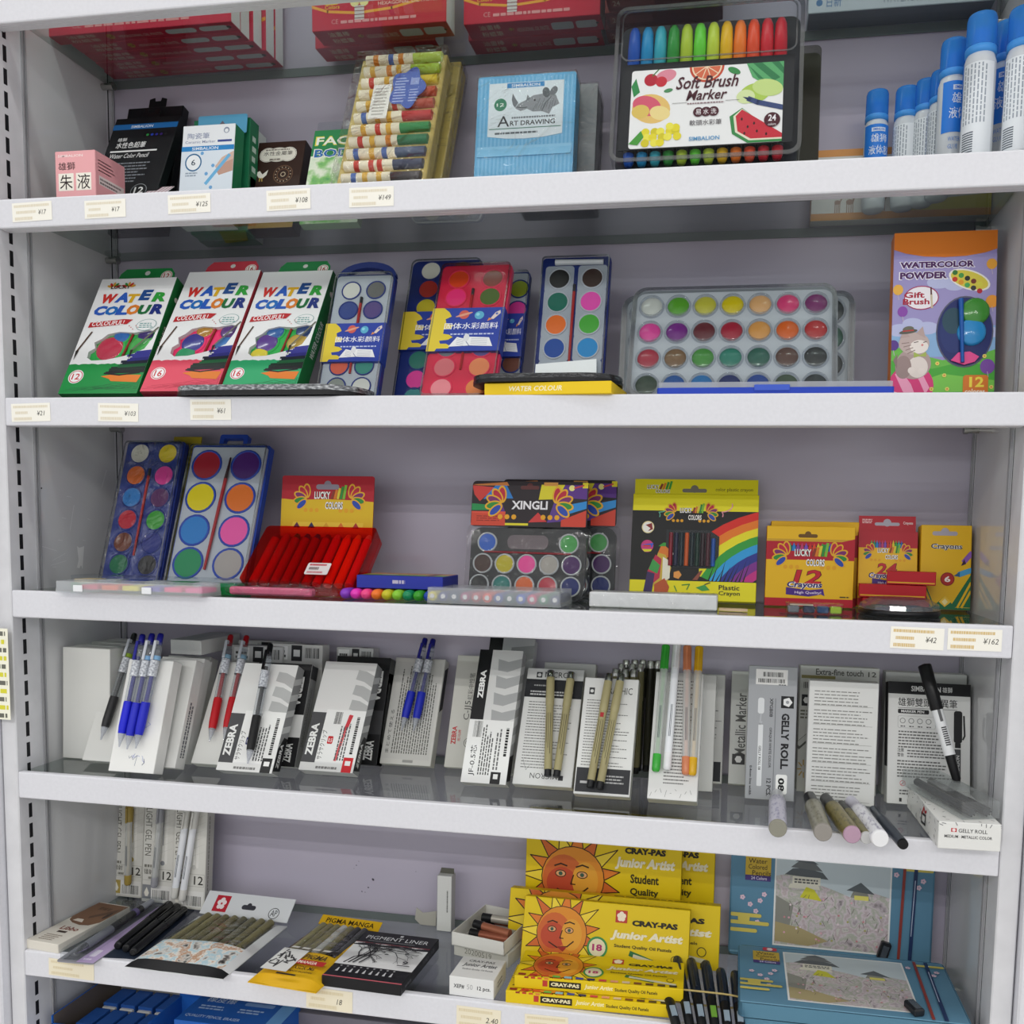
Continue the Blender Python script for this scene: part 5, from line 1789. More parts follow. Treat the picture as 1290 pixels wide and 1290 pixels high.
def curl(x, y, c):
    F.line([(x + .02 * math.cos(i * .7) + .008 * i, y + .014 * math.sin(i * .7) + .01 * i) for i in range(12)], .008, c)
curl(.2, .78, '#6ab89a'); curl(.7, .79, '#e89aa8')
lucky(F, .47, .82, .21)
# parrot
F.poly([(.24, .5), (.3, .51), (.34, .46), (.31, .4), (.26, .38), (.22, .44)], '#d8782a'); F.poly([(.3, .48), (.36, .47), (.34, .42), (.31, .42)], '#f0e8e0'); F.poly([(.33, .47), (.37, .48), (.38, .43), (.34, .44)], '#2a2a28'); F.ell(.31, .47, .008, '#141414', n=8)
F.poly([(.22, .5), (.26, .535), (.34, .53), (.28, .5)], '#3a9a3a'); F.poly([(.22, .44), (.28, .42), (.33, .3), (.3, .14), (.22, .08), (.16, .2)], '#c8a83a'); F.poly([(.26, .4), (.32, .36), (.32, .2), (.26, .16)], '#e8e4d0')
F.poly([(.2, .42), (.25, .38), (.24, .2), (.16, .12), (.14, .26)], '#b82a4a'); F.poly([(.18, .38), (.24, .32), (.22, .24), (.15, .28)], '#3f9a4a'); F.poly([(.14, .26), (.2, .24), (.18, .04), (.11, .04)], '#3a2a5a')
F.poly([(.2, .14), (.28, .2), (.32, .12), (.3, .02), (.2, .02)], '#b8542a'); F.poly([(.5, .19), (.56, .28), (.58, .28), (.54, .19)], '#8a4a3a'); F.ell(.38, .235, .035, '#e0984a', n=5)
F.line([(.36, .13), (.38, .08)], .008, '#3a8a3a'); F.line([(.42, .14), (.48, .15), (.46, .1)], .008, '#3a8a3a'); F.poly([(.53, .12), (.6, .15), (.64, .1), (.58, .09)], '#3f9a4a'); F.line([(.6, .15), (.64, .17)], .008, '#2a2a2a')
F.text('Plastic', .71, .105, .16, .045, '#2a2a1c', .01); F.text('Crayon', .71, .045, .165, .05, '#2a2a1c', .01)
mb.build('carton', t)
wn = MB()
wn.prism([(-.22 * w_, .66 * hb), (.12 * w_, .66 * hb), (.2 * w_, .6 * hb), (.2 * w_, .42 * hb), (.14 * w_, .3 * hb), (-.16 * w_, .3 * hb), (-.12 * w_, .4 * hb), (-.22 * w_, .5 * hb)][::-1], -.0009, -.0005, '#26282c')
wn.build('window', t)
for i, c in enumerate(('#8a2030', '#2a2a48', '#24323c', '#e0602a', '#28343a', '#1f3a30', '#3a242c', '#5a2a34', '#2a5ab0')):
    b = MB(); x = (-.18 + .042 * i) * w_
    b.tube((x, -.0014, .32 * hb), (x, -.0014, (.63 if i < 8 else .58) * hb), w_ * .017, None, ink(c, .3), 10)
    b.build('crayon', t)
fm = MB(); fm.prism([(-.2 * w_, .65 * hb), (.12 * w_, .65 * hb), (.19 * w_, .6 * hb), (.19 * w_, .4 * hb), (.14 * w_, .31 * hb), (-.15 * w_, .31 * hb)][::-1], -.0055, -.005, FILM); fm.build('window_film', t)
tb = MB()
tb.prism([(-w_ * .49, 0), (w_ * .49, 0), (w_ * .49, h_ * .125), (-w_ * .49, h_ * .125)], .001, .0018, '#e0d418')
F = Face(tb, (-w_ * .49, .001, 0), (1, 0, 0), (0, 0, 1), w_ * .98, h_ * .125)
hole_print(F, .49, .25, .2, .25, '#7a7466')
for bb, c in ((.08, '#2a2018'), (.02, '#f0ece0')):
    F.text('LUCKY', .1, .32, .1, .3, c, bb); F.text('COLORS', .17, .06, .12, .26, c, bb)
for i, c in enumerate(('#8a3a2a', '#d87a2a', '#2f8a3a', '#3a9a3a')):
    F.line([(.21 + .025 * i, .35), (.225 + .025 * i, .65 + .06 * i)], .018, c)
F.text('color plastic crayon', .66, .16, .3, .3, '#6a6420', .005)
o = tb.build('hang_tab', t); o.location = (0, 0, hb)

# crayon boxes
TIPS = ['#3a9a4a', '#2f8a6a', '#2a7ac0', '#8a3a8a', '#b83a6a', '#7a4ab0', '#c8302a', '#d84a2a', '#d8c02a', '#3a9a3a', '#2a9a9a', '#2a5ab0']
def crayon_box(uL, uR, tl, y, num, label, tab=True, lean=None, printed=True):
    M, w, h = stand(uL, uR, tl, 'D', y, t=.022, name='crayons ' + num, lean=lean)
    t = thing('crayon_box', label, 'crayon box', M, 'yellow and red crayon boxes')
    mb = carton(w, h, .022, YEL, CRED)
    F = front(mb, w, h)
    if num == '24':
        F.rect(0, .78, 1, 1, CRED)
        sh = 0.0
        top_ = 1.0
    else:
        F.rect(0, .79, 1, .84, '#c89a2a')
        F.rect(0, .58, 1, .81, CRED); F.poly([(.85, .81), (1, .81), (1, .85)], CRED)
        hole_print(F, .47, .88, .22, .045, '#6a4a1a')
    F.rect(0, 0, 1, .1, CRED)
    yb = .71 if num == '12' else .8
    F.rect(.2, yb - .02, .76, yb + .05, '#1a1618')
    for i in range(12):
        x = .2 + .046 * i
        F.rect(x + .003, yb - .02, x + .042, yb + .03, TIPS[i], step=(i == 0))
        F.poly([(x + .003, yb + .03), (x + .042, yb + .03), (x + .022, yb + .085)], TIPS[i], False)
    lucky(F, .5, .625 if num == '12' else .71, .42)
    yn = .275 if num == '12' else .41
    F.text(num, .31 if num == '12' else .3, yn, .33 if num == '12' else .36, .185 if num == '12' else .165, '#5a1018', .04, .15)
    F.text(num, .32 if num == '12' else .31, yn + .01, .31 if num == '12' else .34, .17 if num == '12' else .15, '#c0202e', .02, .15)
    for bb, c in ((.09, '#f0ecf0'), (.03, '#2a2468')):
        F.text('Crayons', .25 if num == '12' else .18, yn - .06, .4, .095, c, bb, .15)
    F.poly([(.24, yn - .13), (.24, yn - .04), (.5, yn - .07), (.66, yn - .05), (.68, yn - .14), (.64, yn - .12), (.5, yn - .15)], '#4a2a80')
    F.text('High Quality!', .34, yn - .125, .3, .04, '#e8d8e8', .01)
    F.lines(.85, .12, .96, .14, 1, '#5a4a20', 2, .8, 0)
    mb.build('carton', t)
    if tab:
        tb = MB()
        tw, th = w * .97, h * .22
        tb.prism([(-tw / 2, 0), (tw / 2, 0), (tw / 2, th), (-tw / 2, th)], .004, .0048, CRED if num == '24' else YEL)
        F = Face(tb, (-tw / 2, .004, 0), (1, 0, 0), (0, 0, 1), tw, th)
        hole_print(F, .5, .5, .44, .2, '#a9a3ae')
        F.lines(.06, .55, .24, .85, 3, '#e8c8c8', 3, .5, .1); F.text('Crayons', .78, .45, .17, .22, '#e8d8d8', .02)
        o = tb.build('hang_tab', t); o.location = (-w * .01, 0, h)
    return t
crayon_box(963, 1074, (964, 662), .14, '12', 'wide yellow and red 12 crayons box', False, .06)
crayon_box(968, 1078, (972, 656), .168, '12', 'second 12 crayons box just showing behind the wide one', False, .03)
crayon_box(1080, 1155, (1082, 669), .15, '24', 'narrower 24 crayons box with red hang tab')
M, w_, h_ = stand(1158, 1222, (1161, 661), 'D', .15, t=.02, name='crayons 6')
mb = carton(w_, h_, .02, '#e2b21e', '#d8a81c')
F = front(mb, w_, h_)
hole_print(F, .47, .9, .5, .05, '#a9a3ae')
for bb, c in ((.1, '#2a2a30'), (.07, '#f2eee8'), (.02, '#3a3440')):
    F.text('Crayons', .2, .7, .62, .08, c, bb)
F.rr(-.05, .0, 1.05, .025, .01, '#1f6a44')
F.poly([(0, .45), (.3, .03), (.0, .03)], '#1f6a44'); F.poly([(1, .42), (.6, .03), (1, .03)], '#1f6a44'); F.poly([(.2, .0), (.5, .16), (.75, 0)], '#1f6a44')
for a, b in (((0, .38), (.24, .04)), ((0, .28), (.17, .03)), ((1, .32), (.75, .03)), ((1, .22), (.83, .03))):
    F.line([a, b], .045, '#e2b21e')
F.poly([(.38, .09), (.5, .16), (.62, .09), (.5, .03)], '#e8c040'); F.poly([(.44, .09), (.5, .13), (.56, .09), (.5, .05)], '#f0e0a0')
F.line([(.86, .57), (1, .67)], .1, '#8a5ab0'); F.poly([(.86, .6), (.8, .52), (.9, .545)], '#3a2040'); F.line([(.78, .42), (1, .47)], .11, '#4a9ac8'); F.poly([(.78, .45), (.66, .4), (.78, .39)], '#2a5a80')
F.ell(.54, .36, .14, '#8a2020'); F.ell(.54, .36, .12, '#b02a24'); F.text('6', .48, .325, .12, .07, '#f2eee8', .03)
single('crayon_box', mb, 'yellow 6 crayons box with green striped foot, rightmost', 'crayon box', M)

# small things along the front right
A, B = x_at(982, .05, z), x_at(1072, .05, z)
w_ = B - A
t = thing('blister_pack', 'small clear blister pack with lime and blue blocks before the 12 crayons', 'blister pack', Matrix.Translation(((A + B) / 2, .05, z + .0005)))
MB().prism(rrect(w_, .03, .008, 4, 0, .015), 0, .001, CASE, axis='z').build('backing', t)
for x, c in ((-.3, '#7a7e86'), (-.08, '#3a4258'), (.12, '#34507a'), (.3, '#a8c83a')):
    MB().box(x * w_ - w_ * .08, x * w_ + w_ * .08, .006, .018, .001, .008, c, .001).build('block', t)
MB().box(-w_ * .35, -w_ * .02, .008, .02, .0085, .0095, '#d8ccb8').build('paper_slip', t)
MB().prism(rrect(w_ * .82, .022, .006, 4, 0, .014), .001, .011, WRAP, axis='z').build('blister', t)
A, B = x_at(1081, .085, z), x_at(1184, .085, z)
r = (B - A) / 2
t = thing('paint_tin', 'round black paint palette with faceted clear lid before the 24 crayons', 'round palette', Matrix.Translation(((A + B) / 2, .085, z + .0005)))
MB().lathe((0, 0, 0), (0, 0, 1), [(0, r * .96), (.002, r), (.006, r), (.0065, r * .95), (.0066, 0)], ink('#17171a', .3), 32).build('base', t)
for i in range(8):
    a = i * math.pi / 4
    MB().lathe((r * .62 * math.cos(a), r * .62 * math.sin(a), .0066), (0, 0, 1), [(0, r * .2), (.002, r * .19), (.0026, 0)], ink(['#3a3a44', '#2a3450', '#4a2a2a', '#2f4a3a', '#5a4a2a', '#3a2a4a', '#2a4a5a', '#4a4a4a'][i], .4), 14).build('paint_pan', t)
MB().lathe((0, 0, .0068), (0, 0, 1), [(0, r), (.005, r * .97), (.011, r * .72), (.0115, 0)], clear('round_lid', '#e6e8ea', .06, .05, .12, '#c8ccd0'), 16, smooth=False).build('clear_lid', t)
zz = .0
for i, (uL, uR, y, base, ang, lab) in enumerate(((1086, 1170, .128, .0, 0, 'thin red crayon carton lying lowest, mostly hidden behind the round palette'),
                                               (1082, 1166, .124, .0152, -5, 'thin red crayon carton lying in the middle behind the round palette'),
                                               (1117, 1178, .122, .0304, -12, 'thin red crayon carton lying askew on top of another red one'))):
    A, B = x_at(uL, y, z + base), x_at(uR, y, z + base)
    w_ = B - A
    mb = MB().box(-w_ / 2, w_ / 2, 0, .02, 0, .0145, '#b41c26', .0005)
    top(mb, w_, .02, .0145).lines(.1, .2, .7, .8, 2, '#d86a6a', 2, .4)
    front(mb, w_, .0145).rect(.02, .1, .98, .2, '#d8a02a')
    single('crayon_box', mb, lab, 'crayon box', Matrix.Translation(((A + B) / 2, y, z + base + .0005)) @ Matrix.Rotation(math.radians(ang), 4, 'Z'), 'thin red crayon boxes')
# ================================================================ fifth shelf: pen boxes and pens
WHT = '#dcdcd8'
def white_box(uL, uR, tl, y, t, label, col=WHT, lean=None, art=None, name='white box', nm='pen_box', cat='pen box', group='white pen boxes', side=None, base=0.0, shelf='E'):
    M, w, h = stand(uL, uR, tl, shelf, y, t=t, name=name, lean=lean, base=base)
    mb = carton(w, h, t, col, side)
    if art:
        art(mb, w, h, t)
    o = single(nm, mb, label, cat, M, group)
    o['_w'], o['_h'] = w, h
    return o, M, w, h

def scribbles(mb, w, h, t):
    F = front(mb, w, h)
    rnd = random.Random(11)
    for k in range(7):
        x, y = rnd.uniform(.3, .85), rnd.uniform(.1, .8)
        pts = [(x + i * .03 * rnd.uniform(.3, 1.2), y + .02 * rnd.uniform(-1, 1) * (1 + i % 2)) for i in range(6)]
        F.line(pts, .008, '#8f98c8')
    F.line([(.4, .14), (.42, .12), (.46, .14), (.5, .11), (.58, .15), (.56, .06)], .008, '#6f7890')
    F.line([(.72, .07), (.76, .09), (.74, .12)], .012, '#4a5070')

for i, (uR, tl, y, lab) in enumerate(((138, (80, 815), .066, 'plain white pen box standing foremost at the far left'), (148, (92, 812), .094, 'plain white pen box second in the far left row'),
                                      (160, (106, 808), .122, 'plain white pen box third in the far left row'), (172, (122, 805), .15, 'plain white pen box rearmost in the far left row'))):
    white_box([79, 89, 103, 119][i], uR, tl, y, .024, lab, lean=.04)
b2 = white_box(103, 158, (141, 829), .042, .016, 'tilted white pen box with the single black pen at its edge')
b3 = white_box(136, 193, (163, 830), .012, .018, 'foremost white pen box, scribbled on, under three blue pens', '#e2e2df', art=scribbles)
for i, (uL, uR, tl, y, lab) in enumerate(((164, 220, (194, 829), .036, 'white pen box directly behind the scribbled one'), (176, 231, (204, 827), .060, 'second white pen box behind the scribbled one'), (184, 239, (214, 825), .083, 'third white pen box behind the scribbled one'))):
    def edge_print(mb, w, h, t, i=i):
        F = right(mb, w, h, t)
        if i == 0:
            F.vlines(.3, .1, .8, .62, 2, '#5a5a62', 4, .6, .1)
    white_box(uL, uR, tl, y, .019, lab, '#d8d8d5', lean=.36 + .01 * i, art=edge_print)
# long carton lying across the tops
zt_ = .152
A, B = at_y(204, 826, .085), at_y(243, 829, .085)
w_ = B.x - A.x
mb = MB().box(-w_ / 2, w_ / 2, 0, .088, 0, .0185, '#d2d3d0', .0006)
top(mb, w_, .088, .0185).rect(.05, .05, .6, .9, '#c2c6c4')
o = single('pen_box', mb, 'white carton lying flat across the tops of the white pen boxes', 'pen box', Matrix.Translation(((A.x + B.x) / 2, .102, A.z)), 'white pen boxes')
b5 = white_box(240, 296, (278, 833), .058, .016, 'white pen box under the two red pens')

def zebra_art(black=True, hide=False):
    def art(mb, w, h, t):
        F = front(mb, w, h)
        def stripes(G, x0, x1, dy=0):
            for k in range(4):
                y = .84 - .14 * k
                G.poly([(x0, y), (x0 + (x1 - x0) * .5, y - .02), (x1, y - .07), (x1, y + .04), (x0 + (x1 - x0) * .5, y + .08), (x0 + .02, y + .09)], '#b4b5b4')
        F.rect(0, .47, 1, 1, '#dededc')
        stripes(F, .66, 1.0)
        F.rect(0, .0, .26, .52, '#4a4a4c')
        F.rect(.26, .08, 1, .55, '#e9e9e7')
        F.rect(0, .0, 1, .07, '#d8d8d6')
        F.vtext('ZEBRA', .04, .13, .14, .29, '#e8e8e6', .04)
        acc = '#2a2f66' if black else '#c02a30'
        F.bars(.44, .42, .58, .53, '#2c2c2c', 14, 5)
        F.vtext('サラサクリップ', .27, .1, .1, .26, '#3a3a3a', .01)
        F.rr(.4, .24, .5, .31, .02, acc)
        F.text('0.5', .415, .255, .07, .035, '#f0eeee', .01)
        if not black:
            F.line([(.62, .1), (.66, .24), (.68, .36), (.72, .5)], .05, '#d85a60')
            F.line([(.69, .38), (.74, .5)], .07, '#c83a44')
        F.vlines(.6, .1, .8, .5, 4, '#5a5a5a', 6, .5, .3)
        F.vlines(.86, .16, .92, .5, 1, '#2a2a2a', 8, .9, .1, (.01, .02))
        F.rect(.78, .0, .96, .13, '#2a2a2a' if black else '#c8262e')
        F.rect(.82, .06, .92, .1, '#e8e8e6')
        F.lines(.3, .02, .7, .05, 1, '#7a7a78', 3, .7, .1)
        R = right(mb, w, h, t)
        R.rect(.02, .004, .98, .996, '#8f9090')
        for k in range(5):
            y = .8 - .15 * k
            R.poly([(0, y), (1, y + .06), (1, y + .12), (0, y + .06)], '#c4c5c4')
        R.poly([(.05, .02), (.98, .05), (.98, .34), (.5, .34), (.05, .22)], '#1c1c1e')
        R.vtext('ZEBRA', .3, .06, .35, .22, '#e4e4e2', .03)
    return art
def zebra_back(mb, w, h, t):
    F = front(mb, w, h)
    F.rect(0, .5, 1, 1, '#1a1a1c')
    F.vtext('ZEBRA', .72, .58, .18, .3, '#e4e4e2', .04, down=True)
    F.poly([(.6, 0), (1, 0), (1, .28), (.8, .28), (.6, .2)], '#1a1a1c')
    F.vtext('ZEBRA', .74, .04, .16, .18, '#e4e4e2', .03)
    R = right(mb, w, h, t)
    R.rect(.02, .004, .98, .996, '#8d8e8d')
    R.vlines(.3, .2, .7, .8, 2, '#5a5a5a', 4, .4, .2)
    R.rect(.05, .86, .95, .99, '#3a3b3c')
b6 = white_box(272, 342, (309, 835), .036, .018, 'pen box with black spot under the single black clip pen', '#dedede', art=zebra_art(True), name='zebra black')
white_box(302, 371, (333, 834), .075, .018, 'black topped pen box right behind the one with the black clip pen', '#d6d6d4', art=zebra_back, lean=.38)
b7 = white_box(376, 444, (411, 833), .058, .018, 'pen box with red spot and no pen clipped on', '#dedede', art=zebra_art(False), name='zebra red')
white_box(405, 474, (436, 826), .108, .018, 'black sided pen box directly behind the red spot one', '#3a3a3c', art=zebra_back, side='#242426', lean=.35)
def label_top(mb, w, h, t):
    F = front(mb, w, h)
    F.rect(.05, .86, .35, .98, '#f0f0ee'); F.lines(.08, .88, .32, .96, 2, '#4a4a4a', 3)
    F.rect(.42, .85, .62, .99, '#1c1c1e'); F.rect(.46, .89, .58, .95, '#e4e4e2')
    F.bars(.68, .88, .95, .97, '#2c2c2c', 12)
    T = Face(mb, (-w / 2, 0, h), (1, 0, 0), (0, 1, 0), w, t)
    T.rect(.1, .1, .9, .9, '#cfcfcc'); T.rect(.6, .1, .8, .9, '#2a2a2c')
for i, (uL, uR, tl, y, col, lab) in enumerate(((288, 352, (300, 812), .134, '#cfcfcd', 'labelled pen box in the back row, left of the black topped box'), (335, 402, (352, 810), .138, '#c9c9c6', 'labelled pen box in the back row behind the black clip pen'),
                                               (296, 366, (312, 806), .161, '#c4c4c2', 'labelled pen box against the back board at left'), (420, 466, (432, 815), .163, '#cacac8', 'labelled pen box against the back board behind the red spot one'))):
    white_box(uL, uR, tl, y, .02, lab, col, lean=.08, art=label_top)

def text_back(mb, w, h, t):
    F = front(mb, w, h)
    F.rect(.07, .05, .95, .96, '#c9c8c3')
    F.vlines(.2, .1, .92, .94, 15, '#55554f', 3, .45, .25)
    F.vtext('まとめて使える', .08, .1, .07, .4, '#4a4a46', .01)
    F.rect(.45, .02, .65, .045, '#9a9a96')
    R = right(mb, w, h, t)
    R.poly([(.2, .5), (.9, .55), (.9, .95), (.2, .9)], '#222224')
b8 = white_box(477, 542, (505, 828), .118, .016, 'grey printed box back carrying two blue pens', '#cfcec8', art=text_back, name='grey text', lean=.42, group='printed pen boxes')
def cjj(mb, w, h, t):
    F = front(mb, w, h)
    F.vtext('C-JJ5', .36, .42, .2, .17, '#4a4a46', .0)
    F.vtext('虹彩中性笔', .4, .6, .15, .24, '#6a6a66', .01)
    F.vtext('ZEBRA', .1, .2, .13, .16, '#c0282c', .03)
    F.vtext('斑马牌', .27, .23, .08, .1, '#c0282c', .01)
    F.ell(.58, .22, .13, '#5a5a56'); F.ell(.58, .22, .115, '#cdccc4'); F.text('0.5', .5, .205, .16, .035, '#5a5a56', .0)
    F.vlines(.72, .33, .84, .8, 1, '#7a7a74', 5, .6, .1, (.02, .05))
b9 = white_box(559, 606, (577, 825), .125, .014, 'greyish pen box with red lettering left of the tall black one', '#cdccc4', art=cjj, name='cjj', group='printed pen boxes')
def jf_art(mb, w, h, t):
    F = front(mb, w, h)
    F.rect(0, .45, 1, 1, '#d6d6d4')
    for k in range(4):
        y = .84 - .13 * k
        F.poly([(.48, y), (.7, y - .01), (1, y + .03), (1, y + .1), (.7, y + .07), (.46, y + .09)], '#a8a9a9')
    F.rect(0, .45, .3, 1, '#161618')
    F.vtext('ZEBRA', .09, .62, .13, .22, '#eeeeec', .04)
    F.rect(0, .0, 1, .46, '#ececea')
    F.bars(.12, .33, .32, .45, '#1c1c1c', 14, 4)
    F.vtext('JF-0.5芯', .12, .05, .16, .22, '#2a2a2c', .02)
    F.vlines(.34, .06, .62, .44, 5, '#4f4f4f', 7, .5, .3)
    F.vlines(.66, .1, .8, .4, 2, '#6a6a6a', 9, .5, .2)
    F.vlines(.86, .2, .93, .43, 1, '#1c1c1c', 2, .9, .1, (.01, .02))
    F.rect(.64, .0, .86, .085, '#1c1c1e'); F.rect(.7, .035, .8, .07, '#ececea')
    R = right(mb, w, h, t)
    R.rect(.02, .004, .98, .996, '#9a9b9b')
    for k in range(5):
        R.poly([(0, .8 - .13 * k), (1, .86 - .13 * k), (1, .92 - .13 * k), (0, .87 - .13 * k)], '#c4c5c4')
    R.poly([(.05, .02), (.95, .05), (.95, .24), (.05, .2)], '#1c1c1e')
b10 = white_box(580, 637, (611, 818), .058, .018, 'tall refill box with black band over white printed half', '#dedede', art=jf_art, name='jf', lean=.48, group='printed pen boxes')
def blacktop(mb, w, h, t):
    F = front(mb, w, h)
    F.rect(0, .3, .3, 1, '#161618'); F.rect(.3, .3, 1, 1, '#b9baba'); F.poly([(.5, .8), (1, .85), (1, .95), (.5, .93)], '#8d8e8e')
white_box(596, 655, (620, 803), .105, .018, 'black banded refill box just behind the tall refill box', '#c4c5c4', art=blacktop, lean=.42, group='printed pen boxes')
def body_print(F, x0, y0, x1, y1, n, seed=1, c='#6a6a68'):
    F.lines(x0, y0, x1, y1, n, c, seed, .28, .55, (.02, .06))
def micron(mb, w, h, t):
    F = front(mb, w, h)
    F.rect(.0, .74, 1, .9, '#26272b'); F.lines(.1, .76, .9, .81, 2, '#c4c4c4', 4, .5, .3); F.lines(.15, .84, .4, .86, 1, '#9a9a9a', 4, .6)
    F.rect(.17, .915, .27, .965, '#3a3a3c'); F.ell(.22, .94, .035, '#dededc', n=6)
    F.text('MICRON', .32, .92, .52, .05, '#3a3a3c', .0)
    F.text('MICRON', .74, .1, .46, .045, '#5a5a5a', .0, rot=180)
    F.rect(.76, .05, .84, .09, '#3a3a3c')
    body_print(F, .1, .14, .88, .72, 24, 6)
    F.line([(.12, .22), (.2, .12), (.25, .16)], .006, '#8a8a8a')
    R = right(mb, w, h, t); R.rect(.02, .004, .98, .996, '#b4b4ae')
b11 = white_box(645, 720, (669, 841), .066, .016, 'white printed pen box with black band and two beige pens spread', '#dcdcda', art=micron, name='micron', lean=.52, group='printed pen boxes')
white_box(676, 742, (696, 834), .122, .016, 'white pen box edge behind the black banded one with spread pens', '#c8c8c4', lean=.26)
def graphic(mb, w, h, t):
    F = front(mb, w, h)
    F.rect(.02, .02, .98, .22, '#303135'); F.lines(.45, .1, .9, .18, 3, '#b4b4b4', 4, .45, .3)
    F.rect(.1, .85, .2, .91, '#3a3a3c'); F.ell(.15, .88, .035, '#dededc', n=6)
    F.text('GRAPHIC', .36, .86, .54, .06, '#3a3a3c', .0)
    body_print(F, .08, .24, .9, .82, 24, 9)
    R = right(mb, w, h, t); R.rect(.02, .004, .98, .996, '#c4c4be')
    F.rect(.1, .09, .25, .11, '#c4c4c4')
b12 = white_box(722, 793, (746, 853), .046, .016, 'white printed pen box with black foot and two beige pens together', '#dcdcda', art=graphic, name='graphic', lean=.5, group='printed pen boxes')
def textonly(mb, w, h, t):
    F = front(mb, w, h)
    for k in range(9):
        F.line([(.05 + .1 * k, .02 + .03 * (k % 3)), (.08 + .1 * k, .05 + .02 * (k % 2))], .008, '#8a8a8a')
    F.lines(.3, .12, .9, .95, 32, '#6a6a68', 7, .35, .35, (.02, .06))
b13 = white_box(815, 878, (827, 846), .04, .02, 'white printed box carrying the green, white, copper and yellow pens', '#dededc', art=textonly, name='gel box', group='printed pen boxes')
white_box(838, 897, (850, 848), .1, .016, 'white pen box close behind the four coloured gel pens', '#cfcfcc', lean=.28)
def foot_art(mb, w, h, t):
    F = front(mb, w, h)
    F.lines(.3, .35, .95, .85, 16, '#7a7a78', 5, .3, .4); F.rect(.0, .02, .96, .2, '#303135')
white_box(856, 909, (868, 848), .142, .018, 'white black footed pen box right of the four gel pens', '#d2d2cf', lean=.13, art=foot_art, group='printed pen boxes')
def metallic(mb, w, h, t):
    F = front(mb, w, h)
    F.vtext('Metallic Marker', .1, .25, .2, .55, '#5a5a58', .01, down=False)
    F.rect(.06, .17, .3, .26, '#2a2a2c'); F.ell(.18, .215, .07, '#e4e4e2', n=6)
white_box(917, 985, (922, 830), .13, .02, 'grey white metallic marker box left behind the silver one', '#cfd0cc', art=metallic, name='metallic', group='printed pen boxes')
def gelly(mb, w, h, t):
    F = front(mb, w, h)
    F.rect(.15, .86, .8, .975, '#eceae8'); F.bars(.3, .92, .72, .955, '#222222', 20, 2)
    F.bars(.2, .875, .76, .905, '#222222', 24, 5); F.lines(.62, .86, .78, .87, 1, '#222222', 3)
    F.rect(.68, .69, .94, .78, '#1a1a1c'); F.ell(.81, .735, .1, '#e8e8e8', n=5); F.ell(.81, .735, .035, '#9a9ca0', n=8)
    F.vtext('GELLY', .7, .45, .16, .2, '#1a1a1c', .04, down=True)
    F.vtext('ROLL', .7, .235, .16, .19, '#1a1a1c', .04, down=True)
    F.rr(.62, .05, .85, .195, .04, '#f0f0ee'); F.vtext('08', .665, .07, .13, .1, '#1a1a1c', .04, down=True)
    F.vtext('XPGB08', .45, .62, .07, .14, '#2a2a2c', .015, down=True)
    F.vtext('OPAQUE WHITE COLOR', .45, .24, .06, .3, '#2a2a2c', .01, down=True)
    F.vtext('12 PCS.', .43, .03, .09, .13, '#2a2a2c', .02, down=True)
    F.vtext('0.4mm line width', .08, .03, .05, .22, '#2a2a2c', .015, down=True)
    F.rect(.56, .06, .575, .76, '#7a7c80')
    F.rr(.21, .64, .34, .76, .05, '#dcdee0'); F.rr(.23, .1, .33, .56, .02, '#dcdee0'); F.line([(.28, .64), (.26, .56), (.3, .58)], .03, '#b8babe')
    F.vtext('GELLY ROLL 08', .25, .22, .05, .18, '#3a3a3c', .015, down=True)
M_ = white_box(938, 1000, (940, 838), .088, .022, 'silver grey box of white gel pens with big 08', '#a4a6aa', art=gelly, name='gelly08', lean=.14, group='printed pen boxes', side='#c0c2c4')
def touch(mb, w, h, t):
    F = front(mb, w, h)
    F.text('Extra-fine touch', .2, .93, .6, .05, '#5a5a52', .02); F.text('12', .86, .93, .1, .04, '#4a4a44', .01)
    F.rect(.02, .9, .45, .925, '#8a8250'); F.bars(.05, .82, .2, .87, '#2c2c2c', 10)
    F.rect(.03, .68, .16, .77, '#1c1c1e'); F.ell(.095, .725, .045, '#e4e4e2', n=6)
    F.lines(.02, .58, .16, .66, 3, '#6a6a5a', 2, .5, .2, (.03, .06))
    F.line([(.0, .36), (.2, .48)], .09, '#5a5a54'); F.line([(.01, .375), (.18, .475)], .06, '#c4c4be')
    for a in range(8):
        F.line([(.08 + .03 * math.cos(a * .8), .18 + .03 * math.sin(a * .8)), (.08 + .08 * math.cos(a * .8), .18 + .07 * math.sin(a * .8))], .016, '#b89a5a')
white_box(1003, 1103, (1007, 838), .132, .03, 'box with drawn pen peeping out between silver box and text panel', '#c9c9c3', art=touch, name='touch', lean=.1, group='printed pen boxes')
def panel(mb, w, h, t):
    F = front(mb, w, h)
    for k in range(6):
        F.lines(.08, .96 - .155 * (k + 1), .95, .96 - .155 * k - .02, 5, '#8a8a86', k, .3, .3, (.03, .1))
        F.rect(.07, .955 - .155 * (k + 1), .93, .957 - .155 * (k + 1), '#6a6a66')
white_box(1014, 1101, (1020, 857), .098, .018, 'white panel of dense text right of the silver box', '#dfdfdd', art=panel, name='text panel', group='printed pen boxes')
